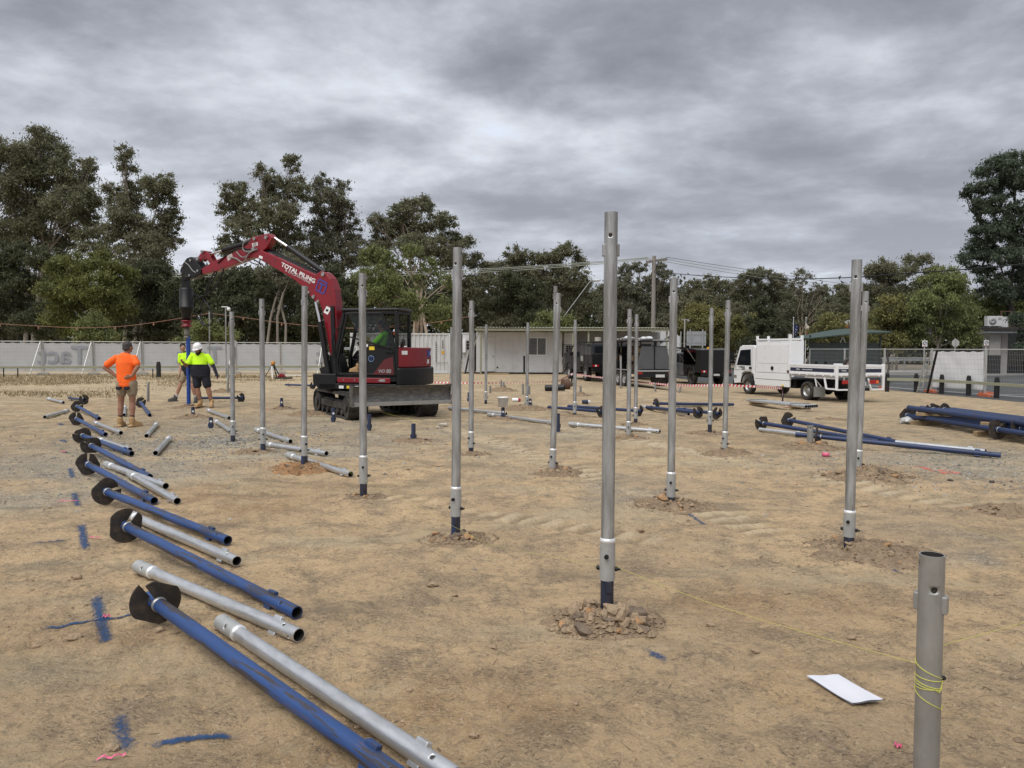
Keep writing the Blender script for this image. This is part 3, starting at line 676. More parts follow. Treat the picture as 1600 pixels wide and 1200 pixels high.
make_tree('gum_tree', 'gum tree just outside the left edge of the view', 'tree', (-110, 560), 80,
    [(-90, 300, 50, 40), (-140, 330, 46, 40), (-70, 360, 50, 40), (-120, 400, 60, 50), (-60, 440, 50, 50), (-150, 460, 50, 50)], LY, BK, 61, GT, ls=.26, dens=.8, clump=.30, stems=2)
# understorey along the fence on the left
US = 'dark undergrowth trees behind the sheeted fence'
make_tree('evergreen_tree', 'dark evergreen at the far left edge above the sheeted fence', 'tree', (25, 575), 62,
    [(20, 400, 44, 22), (70, 402, 34, 22), (20, 440, 50, 34), (10, 490, 50, 40), (60, 500, 40, 34)], LD, BD, 41, US, ls=.20, dens=1.25, clump=.30)
make_tree('bushy_tree', 'olive wattle with rounded heads above the fence letters', 'tree', (150, 578), 56,
    [(100, 420, 34, 22), (135, 412, 30, 16), (165, 410, 30, 18), (190, 430, 26, 22), (90, 450, 32, 26), (150, 450, 46, 30), (110, 490, 46, 36), (175, 480, 34, 34)], LO, BD, 42, US, ls=.19, dens=1.2, clump=.29)
make_tree('bushy_tree', 'small light tipped shrub just over the fence beside the orange shirted man', 'shrub', (150, 585), 51,
    [(150, 500, 18, 12), (145, 516, 26, 16), (165, 522, 18, 16), (130, 530, 20, 16)], LF, BD, 43, US, ls=.16, dens=1.15, clump=.32)
make_tree('evergreen_tree', 'dark evergreen right of the olive wattle', 'tree', (235, 575), 60,
    [(215, 430, 30, 22), (245, 425, 28, 22), (235, 460, 44, 32), (270, 470, 30, 36), (230, 505, 50, 32), (285, 510, 30, 30)], LD, BD, 44, US, ls=.20, dens=1.2, clump=.30)
make_tree('evergreen_tree', 'dark evergreen under the digger elbow', 'tree', (390, 575), 60,
    [(365, 445, 30, 24), (400, 440, 34, 24), (430, 465, 32, 32), (370, 480, 40, 32), (400, 510, 50, 30), (335, 510, 30, 32), (450, 515, 30, 28)], LD, BD, 45, US, ls=.20, dens=1.2, clump=.30)
make_tree('evergreen_tree', 'dark evergreen under the lettered boom', 'tree', (500, 575), 61,
    [(480, 450, 28, 26), (510, 440, 28, 28), (540, 455, 24, 28), (500, 490, 46, 34), (550, 500, 36, 36), (480, 520, 36, 26)], LD, BD, 46, US, ls=.20, dens=1.2, clump=.30)
make_tree('shedding_gum', 'gum with peeling twin pale trunks behind the tripod', 'tree', (438, 580), 57,
    [(425, 420, 24, 16), (450, 410, 24, 18), (440, 438, 28, 14)], LY, M['bark'], 47, US, ls=.20, dens=.9, clump=.32, stems=3, trunk_r=.12)
make_tree('bushy_tree', 'pale low bush behind the fence under the raised hoses', 'shrub', (330, 583), 54,
    [(315, 515, 28, 16), (345, 522, 26, 16), (300, 535, 26, 14)], LF, BD, 48, US, ls=.17, dens=1.0, clump=.32)
make_tree('bushy_tree', 'dull green bush over the shed roof by the street light foot', 'shrub', (860, 570), 58,
    [(850, 500, 24, 14), (880, 505, 24, 14), (862, 515, 34, 12)], LF, BD, 49, US, ls=.18, dens=1.0, clump=.32)
make_tree('bushy_tree', 'brownish green tree behind the grey sign back', 'tree', (1110, 578), 78,
    [(1100, 490, 34, 22), (1080, 505, 28, 24), (1130, 510, 34, 26), (1170, 515, 36, 26), (1110, 535, 44, 20)], LYE, BK, 50, US, ls=.22, dens=1.1, clump=.30)
make_tree('evergreen_tree', 'blue-green conifer like tree behind the white truck cab', 'tree', (1195, 578), 74,
    [(1195, 480, 20, 18), (1190, 505, 28, 22), (1215, 520, 30, 22), (1185, 540, 32, 18)], LD, BD, 51, US, ls=.21, dens=1.2, clump=.30)
make_tree('bushy_tree', 'brown-green tree at the back left of the building with the air conditioner', 'tree', (1540, 575), 70,
    [(1540, 480, 40, 26), (1580, 490, 34, 26), (1530, 505, 40, 24), (1570, 520, 40, 22)], LF, BD, 52, US, ls=.21, dens=1.1, clump=.30)

# the far wood that closes every gap
def far_wood():
    g = np.random.default_rng(99); cs, rs_, cn = [], [], []
    for i in range(1300):
        x = g.uniform(-130, 135); Y = g.uniform(112, 128) - abs(x) * .12
        z = g.uniform(.4, 10.0 + 3 * (x < -10)); r = g.uniform(1.6, 2.9)
        cs.append((x, Y, z)); rs_.append((r * 1.3, r, r)); cn.append(int(85 * r))
    V, F = leaf_cloud(np.array(cs), np.array(rs_), np.array(cn), .62, .36, g, .4)
    return np_mesh('distant_wood', V, F, M['leaf_dark'])
tag(link('distant_wood', far_wood()), kind='stuff')

# ------------------------------------------------------------------ road and far ground furniture
def sheet(name, poly, z, mtl, kind='structure'):
    m = MB(); m.add([(x, y, z) for x, y in poly], [tuple(range(len(poly)))]); o = m.build(name, mtl)
    return tag(o, kind=kind)
ZR = -0.40
sheet('road', [(20.0, 27.0), (95, 10), (120, 80), (11.5, 80), (11.5, 46), (18.9, 38.5)], ZR + .006, M['asphalt'])
def strip(m, a, b, w, z):
    a, b = Vector((*a, z)), Vector((*b, z)); d = (b - a).normalized(); p = Vector((-d.y, d.x, 0)) * w / 2
    m.add([a - p, b - p, b + p, a + p], [(0, 1, 2, 3)])
m = MB()
strip(m, (20.6, 34.2), (40, 33.0), .12, ZR + .011); strip(m, (19.5, 38.0), (16.5, 47), .12, ZR + .011)
for k in range(6): strip(m, (22 + 6 * k, 45.5 - k * .3), (24.6 + 6 * k, 45.3 - k * .3), .12, ZR + .011)
strip(m, (21, 52.0), (60, 49.5), .12, ZR + .011)
tag(m.build('road_marking', M['paint_white']), kind='structure')
m = MB(); m.bx(24, 70, 60.5, 60.8, ZR - .1, ZR + .14); tag(m.build('kerb', M['concrete'], bevel=.03), kind='structure')
m = MB(); m.bx(24, 70, 60.8, 75, ZR - .1, ZR + .10); tag(m.build('pavement', M['concrete']), kind='structure')

def cloth_material():
    m = mat('fence banner cloth', (0.54, 0.55, 0.555), 0.85, 0, 0.07, 1.2, 0.15, 8, dirt=(0.48, 0.485, 0.48), dirt_amt=0.3, ds=1.0)
    return m
M['cloth'] = cloth_material(); GF2 = 'temporary fence panels along the road'
M['sheet_white'] = mat('white tarp', (0.78, 0.79, 0.80), .6, 0, .04, 1.5, .15, 8)
M['banner_grey'] = mat('faded banner print', (0.27, 0.285, 0.31), 0.85, 0, 0.06)
M['mesh_wire'] = mat('zinc fence wire', (0.30, 0.31, 0.31), 0.5, 0.4, 0.1)
M['fence_tube'] = mat('zinc fence tube', (0.48, 0.48, 0.46), 0.5, 0.4, 0.1)

def fence_panel(A, B, h, label, group, cloth=None, brace=False, foot=None, seed=1, wires=38):
    A, B = Vector(A), Vector(B); w = (B - A).length; rz = math.atan2(B.y - A.y, B.x - A.x)
    root = empty('temporary_fence', A, label, 'fence', group, rz)
    z = .10
    for x in (.02, w - .06):
        q = MB(); q.cyl((x, 0, 0), (x, 0, h + .05), .024, n=8); q.build('post', M['fence_tube'], root)
    for zz_ in (z, h):
        q = MB(); q.cyl((.02, 0, zz_), (w - .06, 0, zz_), .021, n=8); q.build('rail', M['fence_tube'], root)
    q = MB()
    for i in range(1, wires): q.bx(i * w / wires - .0025, i * w / wires + .0025, -.0025, .0025, z, h)
    for i in range(1, 9): q.bx(.02, w - .06, -.006, -.0026, z + (h - z) * i / 9 - .0025, z + (h - z) * i / 9 + .0025)
    tag(q.build('wire_mesh', M['mesh_wire'], root), kind='stuff')
    if cloth:
        x0, x1, za, zb = cloth; nx, nz = 40, 16; g = np.random.default_rng(seed)
        u, v = np.meshgrid(np.linspace(0, 1, nx), np.linspace(0, 1, nz))
        y = .022 + .035 * (fbm(u * 5 + seed * 3.1 + v * 2.0, v * 2.5 + seed, 3, seed) - .2)
        y = y + .025 * np.abs(np.sin(u * 9 + v * 5 + seed)) * (1 - v) * v * 2
        V = np.stack([x0 + (x1 - x0) * u, y, za + (zb - za) * v - .05 * np.abs(np.sin(u * math.pi * 5)) * (v > .99)], -1).reshape(-1, 3)
        i = np.arange(nz - 1)[:, None] * nx + np.arange(nx - 1)[None]
        F = np.stack([i, i + 1, i + nx + 1, i + nx], -1).reshape(-1, 4)
        link('shade_cloth', np_mesh('shade_cloth', V, F, M['sheet_white'] if group == GF2 else M['cloth'], True), root)
    if brace:
        q = MB(); q.bar((w - .1, -.03, h * .98), (w - .38, -1.0, .05), .04, .04); q.build('brace', M['fence_tube'], root)
    if foot:
        q = MB(); q.prism([(-.32, 0), (-.28, .13), (-.08, .16), (.08, .16), (.28, .13), (.32, 0)], -.12, .12)
        q.build('foot', foot, root, .02)
    return root
GF1 = 'sheeted fence panels along the left boundary'
lp = [-95, -10, 67.5, 146.8, 223, 297, 368.5, 439, 506.5]
LF_ = ['at the far left end of the line', 'second from the left edge of the line', 'carrying the faded letters behind the grass verge', 'behind the man in the orange shirt', 'behind the blue driven pile', 'behind the bearded man in the white hard hat', 'left of the survey tripod', 'behind the survey tripod and next to the digger boom']
base_y = lambda px: 42.6 + (px + 10) / 516 * 4.6
FP = [Vector(((at(px, 588, base_y(px))).x, base_y(px), 0)) for px in lp]
panels = []
for i in range(len(lp) - 1):
    panels.append(fence_panel(FP[i], FP[i + 1], 1.92, 'white sheeted wire fence panel ' + LF_[i], GF1, (.0, (FP[i + 1] - FP[i]).length - .04, .22, 1.86), brace=i not in (4, 6), seed=i + 2, foot=M['concrete']))
# mirrored banner print, read from the back
for pi, px in ((2, 98), (4, 312), (7, 527)):
    c = at(px, 563, base_y(px) - .05); me = text_mesh('Tact', 1.42, .002, M['banner_grey'], bold=.018, mirror=True)
    par = panels[pi]; o = link('lettering', me, par)
    rz = par.rotation_euler.z; loc = Matrix.Rotation(-rz, 3, 'Z') @ (c - par.location)
    o.location = (loc.x, -.012, 1.10); o.rotation_euler = (R(90), 0, 0)

def rail_run(pts, label, group=None, w=.045, h=.13):
    root = empty('barrier_rail', pts[0], label, 'rail', group)
    for a, b in zip(pts, pts[1:]):
        q = MB(); q.bar(Vector(a) - Vector(pts[0]), Vector(b) - Vector(pts[0]), w, h); q.build('rail_board', M['rail'], root, .006)
    return root
ra = [Vector((at(px, 580, base_y(px) - .95).x, base_y(px) - .95, .46)) for px in (-90, 90, 270, 420, 506)]
rail_run(ra, 'long pale timber rail on black pickets along the left sheeted fence')
def picket(P, h, label, group, cap=None, name='star_picket', lean=(0, 0), r=.022):
    root = empty(name, P, label, 'picket' if name == 'star_picket' else 'bollard', group)
    q = MB()
    if name == 'star_picket':
        for k in range(3):
            a = k * 2.094; q.bar((0, 0, h / 2 - .001 * k), (math.cos(a) * r, math.sin(a) * r, h / 2 - .001 * k), .005, h)
        q.M = Matrix.Identity(4); q.build('shaft', M['black'], root)
        if cap:
            q = MB(); q.lathe([(.001, h + .03), (.03, h + .025), (.034, h - .05), (.001, h - .05)], 10); q.build('cap', cap, root)
    root.rotation_euler = (lean[0], lean[1], 0)
    return root
for px, py, h, wh in ((6, 587, .50, 'at the left edge of the picture'), (28, 587, .50, 'second from the left edge of the picture'), (239, 588, .50, 'left of the blue driven pile'), (503, 588, .85, 'tall and beside the digger boom')):
    Pp = G(px, py + 3); Pp.z = 0
    picket(Pp, h, 'thin black steel picket of the left rail, ' + wh, 'pickets of the left rail', r=.03)
def bollard(P, label, group, s=.15, h=.92, lean=0):
    root = empty('bollard', P, label, 'bollard', group)
    q = MB(); q.bx(-s / 2, s / 2, -s / 2, s / 2, -.15, h - .14); q.build('shaft', M['bollard'], root, .012)
    q = MB(); t = s / 2 * .86
    q.bx(-t, t, -t, t, h - .14, h - .10)
    q.add([(-s / 2, -s / 2, h - .10), (s / 2, -s / 2, h - .10), (s / 2, s / 2, h - .10), (-s / 2, s / 2, h - .10), (-s * .3, -s * .3, h), (s * .3, -s * .3, h), (s * .3, s * .3, h), (-s * .3, s * .3, h)],
          [(0, 1, 5, 4), (1, 2, 6, 5), (2, 3, 7, 6), (3, 0, 4, 7), (4, 5, 6, 7), (3, 2, 1, 0)])
    q.build('head', M['bollard'], root, .008)
    root.rotation_euler = (0, lean, 0)
    return root
Pp = G(248, 590); bollard(Pp, 'dark round-topped post standing before the sheeted fence right of the orange shirted man', None, .18, .85)
GB = 'black bollards along the road edge'
bols = []
for px, py, wh in ((1335, 607, 'half hidden behind the truck tail'), (1386, 612, 'at the right corner of the truck tail'), (1431, 613, 'left of the leaning ladder'), (1471, 615.5, 'before the left half of the white fence sheet'), (1513, 618.5, 'before the right half of the white fence sheet'), (1557, 622.5, 'right of the white fence sheet, nearest of the row'), (1608, 627, 'cut by the right edge')):
    Pp = G(px, py); bols.append(Pp); bollard(Pp, 'black timber bollard ' + wh, GB, .155, .90)
ra = [Vector((p.x - .06, p.y - .10, ZR + .60)) for p in bols[1:]]
rail_run(ra, 'weathered timber rail running along the black bollards on the right')
for px, py, wh in ((1465.5, 614, 'beside the bollard in front of the sheet'), (1535, 619, 'leaning at the right end of the white sheet')):
    picket(G(px, py), .62 if px < 1500 else .9, 'thin black steel picket ' + wh, None, lean=(0, .0 if px < 1500 else .16), r=.03)
GF2 = 'temporary fence panels along the road'
rp = [(1265, 46.0), (1320, 42.4), (1382.5, 39.0), (1456, 35.6), (1541, 32.7), (1650, 29.6)]
RP = [Vector((at(px, 560, Y).x, Y, ZR)) for px, Y in rp]
for i, (lb, cl) in enumerate((('wire fence panel in front of the green shelter', None), ('wire fence panel behind the truck tail', None), ('open wire fence panel left of the white sheet', None), ('wire fence panel hung with a crumpled white sheet', (.04, 2.85, .28, 1.98)), ('open wire fence panel at the right edge before the red car', None))):
    fence_panel(RP[i], RP[i + 1], 2.05, lb, GF2, cl, foot=M['orange_foot'], seed=20 + i, wires=40)
tag(MB().prism([(-.3, 0), (-.26, .13), (0, .16), (.26, .13), (.3, 0)], -.13, .13).build('fence_foot', M['orange_foot'], None, .02, loc=G(1541, 617)), 'faded orange plastic fence block at the right end of the white sheet', 'fence foot')
# leaning ladder and black batten
a, b = G(1437, 614), at(1452, 546, 34.2)
root = empty('ladder', a, 'narrow silver ladder leaning beside a black bollard', 'ladder')
d = b - a; s_ = d.normalized().cross(Vector((0, 1, 0))).normalized() * .14
for k in (-1, 1): MB().bar(s_ * k, d * .93 + s_ * k * .7, .03, .06).build('stile', M['fence_tube'], root)
for k in range(1, 7): MB().cyl(-s_ + d * k / 7.5, s_ + d * k / 7.5, .014, n=6).build('rung', M['fence_tube'], root)
o = MB().bar((0, 0, 0), d * .99, .08, .09).build('black_batten', M['bollard'], None, .006, loc=a + Vector((.22, -.25, 0))); tag(o, 'long black batten leaning against the ladder by the fence', 'batten')

# signs
def sign(px, pyc, Y, w, h, label, cat, shape='rect', post_to=None, back=False, name='road_sign', ringed=False):
    c = at(px, pyc, Y); zb = float(z0(c.x, Y)); root = empty(name, (c.x, Y, zb), label, cat)
    zc = c.z - zb
    MB().cyl((0, .03, 0), (0, .03, zc + h / 2 + .05), .028, n=8).build('post', M['fence_tube'], root)
    q = MB()
    if shape == 'oct':
        q.prism([(w / 2 * math.cos(math.pi / 8 + k * math.pi / 4) * 1.08, zc + h / 2 * math.sin(math.pi / 8 + k * math.pi / 4) * 1.08) for k in range(8)], -.004, .004)
    else: q.bx(-w / 2, w / 2, -.004, .004, zc - h / 2, zc + h / 2)
    q.build('plate', M['fence_tube'] if back else M['white'], root, .0)
    if ringed:
        q = MB(); q.lathe([(w * .40, -.003), (w * .40, .003), (w * .29, .003), (w * .29, -.003)], 20)
        me = q.mesh('ring', M['black']); me.transform(Matrix.Translation((0, -.008, zc + h * .08)) @ Matrix.Rotation(R(90), 4, 'X')); link('ring', me, root)
        MB().box((0, -.012, zc + h * .08), (w * .08, .004, w * .75), M=Matrix.Rotation(R(45), 4, 'Y')).build('slash', M['black'], root)
        MB().bx(-w * .32, w * .32, -.012, -.006, zc - h * .44, zc - h * .36).build('arrow', M['red_light'], root)
    if back: MB().bx(-.06 * w, .06 * w, -.03, -.006, zc - h / 2 + .03, zc + h / 2 - .03).build('bracket', M['grey'], root)
    return root
sign(1445, 537, 37, .24, .30, 'small white no parking sign on a post left of the fence sheet', 'sign', ringed=True)
sign(1493, 536, 41, .40, .40, 'grey back of an octagonal stop sign above the fence sheet', 'sign', 'oct', back=True)
sign(1541, 536, 37, .22, .26, 'small white sign on the post right of the fence sheet', 'sign', ringed=True)
# grey back of a large road sign
c = at(1088, 529, 62); root = empty('road_sign', (c.x, 62, ZR), 'large grey road sign seen from behind above the black canopy', 'sign')
zc = c.z - ZR
MB().bx(-.80, .80, -.01, .01, zc - .58, zc + .58).build('plate', mat('sign back aluminium', (.33, .34, .34), .5, .3), root, .004)
for x in (-.52, .50): MB().bx(x - .05, x + .05, -.09, -.035, 0, zc + .75).build('post', M['grey'], root)
for z_ in (-.32, .34): MB().bx(-.78, .78, -.034, -.011, zc + z_ - .03, zc + z_ + .03).build('stiffener', M['grey'], root)
# concrete light pole and slim post beside it
c = at(1070, 498, 64); root = empty('light_pole', (c.x, 64, ZR), 'thin grey pole with small fittings left of the grey sign back', 'pole')
MB().cyl((0, 0, 0), (0, 0, c.z - ZR), .075, .06, 8).build('shaft', M['concrete'], root)
MB().bx(-.3, .35, -.03, .03, c.z - ZR - .12, c.z - ZR - .05).bx(.22, .38, -.08, .08, c.z - ZR - .22, c.z - ZR - .13).build('fitting', M['grey'], root)
c = at(1064, 518, 60); tag(MB().cyl((0, 0, 0), (0, 0, c.z - ZR), .03, n=8).build('slim_post', M['white_dull'], loc=(c.x, 60, ZR)), 'slim white post just left of the thin grey pole', 'post')

# flags
def flag(px, pyt, Y, label, kind):
    c = at(px, pyt, Y); root = empty('flagpole', (c.x, Y, ZR), label, 'flagpole')
    h = c.z - ZR
    MB().cyl((0, 0, 0), (0, 0, h), .045, .03, 8).build('pole', M['white_dull'], root)
    MB().ball((0, 0, h + .04), .06).build('finial', M['white_dull'], root)
    nx, nz = 10, 14; w, hh = .42, 1.05
    u, v = np.meshgrid(np.linspace(0, 1, nx), np.linspace(0, 1, nz))
    X = .05 + u * w * (.4 + .6 * v); Z = h - .5 - (1 - v) * hh * (.75 + .25 * u) - u * .25; Yy = .06 * np.sin(u * 9 + v * 3)
    i = np.arange(nz - 1)[:, None] * nx + np.arange(nx - 1)[None]
    F = np.stack([i, i + 1, i + nx + 1, i + nx], -1).reshape(-1, 4)
    if kind == 'navy':
        fl = link('flag', np_mesh('flag', np.stack([X, Yy, Z], -1).reshape(-1, 3), F, mat('navy flag', (.012, .018, .075), .8), True), root)
        for (a, b) in ((.55, .35), (.7, .6), (.75, .2), (.45, .55), (.6, .8)):
            k = int(b * nz) * nx + int(a * nx); p = (X.ravel()[k], Yy.ravel()[k] - .03, Z.ravel()[k])
            pts = [(p[0] + (.05 if j % 2 == 0 else .022) * math.sin(j * math.pi / 5), p[2] + (.05 if j % 2 == 0 else .022) * math.cos(j * math.pi / 5)) for j in range(10)]
            MB().prism(pts, p[1] - .003, p[1] + .003).build('star', M['white'], fl)
    else:
        me = np_mesh('flag', np.stack([X * .55, Yy, Z], -1).reshape(-1, 3), F, [mat('red flag', (.45, .02, .02), .8), mat('pale flag', (.6, .55, .45), .8)], True)
        me.polygons.foreach_set('material_index', (np.arange(len(me.polygons)) // (nx - 1) > 6).astype(np.int32)); link('flag', me, root)
flag(1240, 497, 70, 'white flagpole with a limp navy flag of white stars', 'navy')
flag(1259.5, 497, 69, 'white flagpole with a furled red and pale flag by the shelter', 'red')
# roadside totem
c = at(1325, 500, 76); root = empty('totem_sign', (c.x, 76, ZR), 'roadside totem sign with orange and purple blocks above the shelter roof', 'sign')
zt = c.z - ZR
for x0, x1, z1, z2, mm in ((-.65, .0, zt - .45, zt, M['white_dull']), (.003, .65, zt - .45, zt, M['white_dull']), (-.65, 0, zt - .9, zt - .452, M['orange']), (.003, .65, zt - .9, zt - .452, mat('purple panel', (.12, .02, .13), .4)), (-.65, .65, zt - 1.6, zt - .904, M['grey'])):
    MB().bx(x0, x1, -.1, .1, z1, z2).build('panel', mm, root)
for x in (-.5, .5): MB().bx(x - .08, x + .08, -.08, .08, 0, zt - 1.61).build('post', M['grey'], root)

# green bus shelter
Y = 46.5; c0, c1 = at(1257, 560, Y), at(1369, 560, Y + 1.5)
root = empty('bus_shelter', (c0.x, Y, ZR), 'dark green roadside shelter with a curved roof behind the truck', 'shelter')
w = c1.x - c0.x
pts = []
for k in range(13):
    u = k / 12; pts.append((u * w, 2.72 + .62 * math.sin(min(1, u * 1.05) * math.pi * .62) * (1 - .25 * max(0, u - .6))))
rf = MB(); n = len(pts)
rf.add([(p[0], -.5, p[1] - .26 * math.sin(math.pi * i / 14)) for i, p in enumerate(pts)] + [(p[0], 1.9, p[1] + .05) for p in pts] + [(p[0], -.5, p[1] - .07 - .26 * math.sin(math.pi * i / 14)) for i, p in enumerate(pts)] + [(p[0], 1.9, p[1] - .02) for p in pts],
       [(i, i + 1, n + i + 1, n + i) for i in range(n - 1)] + [(2 * n + i, 3 * n + i, 3 * n + i + 1, 2 * n + i + 1) for i in range(n - 1)] + [(i, 2 * n + i, 2 * n + i + 1, i + 1) for i in range(n - 1)] + [(n + i, n + i + 1, 3 * n + i + 1, 3 * n + i) for i in range(n - 1)] + [(0, n, 3 * n, 2 * n), (n - 1, 3 * n - 1, 4 * n - 1, 2 * n - 1)], sm=False)
rf.build('roof', M['green_roof'], root)
x0, x1 = .38, w - .55
for k in range(5):
    xa, xb = x0 + (x1 - x0) * k / 5, x0 + (x1 - x0) * (k + 1) / 5
    MB().bx(xa + .015, xb - .015, 0, .04, .12, 2.35).build('wall_panel', M['green_dark'], root)
for x in (x0 - .06, x1 + .06): MB().bx(x - .05, x + .05, -.05, .05, 0, 2.9).build('post', M['green_dark'], root)
for k in range(4):
    x = x0 + (x1 - x0) * (.42 + .09 * k); MB().bar((x, .0, 2.38), (x + .16 * (-1) ** k, 0, 2.78), .03, .05).build('truss', M['fence_tube'], root)
MB().bx(x0, x1, -.03, .05, 2.36, 2.45).build('beam', M['green_dark'], root)
# guard rail beyond the road
Y = 71
for xa, xb, lb in ((at(1262, 560, Y).x, at(1276, 560, Y).x, 'short piece of steel guard rail seen left of the shelter'), (at(1378, 560, Y).x, at(1475, 560, Y).x, 'long steel guard rail across the road right of the shelter')):
    root = empty('guard_rail', (xa, Y, ZR), lb, 'guard rail')
    L_ = xb - xa
    MB().prism([(0, 0), (1, 0)], 0, 1) if False else None
    q = MB(); prof = [(0, .98), (-.06, 1.03), (-.06, 1.10), (0, 1.16), (-.06, 1.22), (-.06, 1.29), (0, 1.34)]
    q.add([(0, y, z) for y, z in prof] + [(L_, y, z) for y, z in prof], [(i, 7 + i, 8 + i, i + 1) for i in range(6)]); q.build('beam', M['galv'], root)
    for k in range(int(L_ / 2) + 1): MB().bx(k * 2 + .1, k * 2 + .22, .01, .13, 0, 1.3).build('post', M['galv'], root)

# small building on the right with air conditioner on its roof
Y = 62; c0 = at(1495, 517, Y); root = empty('kiosk_building', (c0.x, Y, ZR), 'small flat roofed building with dark tiled base at the right edge', 'building')
zr = c0.z - ZR; w = 8.0
MB().bx(0, w, -.6, 5, zr, zr + .30).build('roof', mat('brown fascia', (.035, .028, .026), .5), root, .02)
MB().bx(.15, w, -.45, 5, zr - .16, zr - .004).build('soffit', M['white_dull'], root)
def bx_px(px): return at(px, 550, Y).x - c0.x
x0, x1 = bx_px(1549), bx_px(1567)
MB().bx(x0, x1, .3, 1.2, 1.62, zr - .17).build('wall', mat('cream render', (.45, .43, .40), .8), root)
MB().bx(x0 - .02, x1 + .02, .27, 1.2, 0, 1.6).build('tiled_base', mat('black tiles', (.02, .02, .022), .3), root)
x2, x3 = bx_px(1574), bx_px(1584)
MB().bx(x2, x3, .8, 1.5, 0, zr - .17).build('pier', mat('pale brick pier', (.42, .40, .37), .8), root)
MB().bx(x1 + .05, w, 1.6, 1.7, 0, zr - .17).build('window', M['glass_dark'], root)
MB().bx(x1 + .1, x2 - .1, .9, 1.3, 0, 1.9).build('door', M['dark'], root)
ac = empty('air_conditioner', (bx_px(1553) + c0.x, Y + .2, ZR + zr + .30), 'white air conditioner box standing on the flat roof by the big tree', 'air conditioner')
MB().bx(-.62, .62, -.22, .22, .1, .92).build('casing', M['white_dull'], ac, .02)
q = MB(); q.lathe([(.30, -.01), (.30, .02), (.02, .02), (.02, -.01)], 20); me = q.mesh('fan', M['grey']); me.transform(Matrix.Translation((-.2, -.235, .52)) @ Matrix.Rotation(R(90), 4, 'X')); link('fan', me, ac)
for x in (-.4, .4): MB().bx(x - .04, x + .04, -.2, .2, 0, .098).build('foot', M['grey'], ac)
for x in (.2,): MB().bx(.25, .5, -.235, -.225, .62, .8).build('label_plate', M['grey'], ac)
ac2 = empty('roof_frame', (bx_px(1574) + c0.x, Y + .5, ZR + zr + .30), 'dark framed box behind the roof air conditioner', 'roof unit')
for x in (-.3, .5): MB().bx(x - .03, x + .03, -.03, .03, 0, 1.3).build('upright', M['rust'], ac2)
MB().bx(-.33, .53, -.035, .035, 1.303, 1.36).build('crossbar', M['rust'], ac2); MB().bx(-.2, .4, .1, .4, .05, .9).build('box', M['white_dull'], ac2)

# ------------------------------------------------------------------ container, huts
Y = 47.6
xa, xb = at(547, 560, Y).x, at(703.5, 560, Y).x
root = empty('shipping_container', (xa, Y, 0), 'white corrugated shipping container right behind the digger', 'container')
w = xb - xa; h = 2.56
def corr(x0, x1, y, z0_, z1, pitch=.26, dp=.05):
    pr = []; x = x0
    while x < x1 - .01:
        pr += [(x, y), (x + pitch * .28, y), (x + pitch * .42, y + dp), (x + pitch * .78, y + dp), (x + pitch * .92, y)]; x += pitch
    pr.append((x1, y)); n = len(pr)
    q = MB(); q.add([(p[0], p[1], z0_) for p in pr] + [(p[0], p[1], z1) for p in pr], [(i, i + 1, n + i + 1, n + i) for i in range(n - 1)])
    return q
M['container_white'] = mat('container white', (.50, .51, .51), .5, 0, .05, 1.5, dirt=(.36, .34, .31), dirt_amt=.4, ds=1.4, stretch=(2, 2, .5))
corr(.12, w - .12, .03, .16, h - .1).build('corrugated_wall', M['container_white'], root)
for x in (0, w - .12): MB().bx(x, x + .12, 0, .12, .0, h).build('corner_post', M['container_white'], root, .01)
MB().bx(.122, w - .122, 0, .1, h - .1, h - .005).build('top_rail', M['container_white'], root, .01)
MB().bx(.122, w - .122, 0, .1, .02, .158).build('bottom_rail', M['container_white'], root, .01)
MB().bx(.0, w, .125, 2.4, .05, h - .03).build('shell', M['container_white'], root)
q = MB()
for k in range(9): q.bx(w - .92, w - .86, -.006, -.001, .78 + k * .14, .87 + k * .14)
q.build('vertical_code', M['black'], root)
q = MB()
for k in range(5): q.bx(w - .50, w - .44, -.006, -.001, 1.6 + k * .11, 1.67 + k * .11)
q.build('vertical_code', M['black'], root)
MB().bx(w - .55, w - .38, -.006, -.001, 1.25, 1.45).build('yellow_plate', mat('amber plate', (.55, .30, .03), .5), root)
MB().bx(w - .95, w - .13, -.02, -.002, .70, .74).build('door_sill', M['grey'], root)

# small white hut end with an air conditioner
Y = 48.6; xa, xb = at(722.5, 560, Y).x, at(741, 560, Y).x
root = empty('site_hut', (xa, Y, 0), 'narrow end of a white hut between the container and the long shed', 'hut'); w = xb - xa
MB().bx(0, w, 0, 3, .1, 2.55).build('wall', M['white_dull'], root)
MB().bx(-.04, w, -.03, 3.02, 2.552, 2.62).build('roof', M['white_dull'], root)
for k in range(3):
    for j in range(2): MB().bx(.28 + j * .22, .45 + j * .22, -.05, -.002, 1.55 + k * .2, 1.70 + k * .2).build('grille', M['black'], root)
MB().bx(.02, .22, -.28, -.002, 1.35, 2.2).build('air_conditioner', M['white'], root, .01)
o = MB().bar((0, 0, 0), (.35, 0, 1.7), .10, .14).build('dark_prop', M['dark'], loc=(xb - .55, Y - .6, 0)); tag(o, 'dark board leaning on the narrow white hut end', 'board')

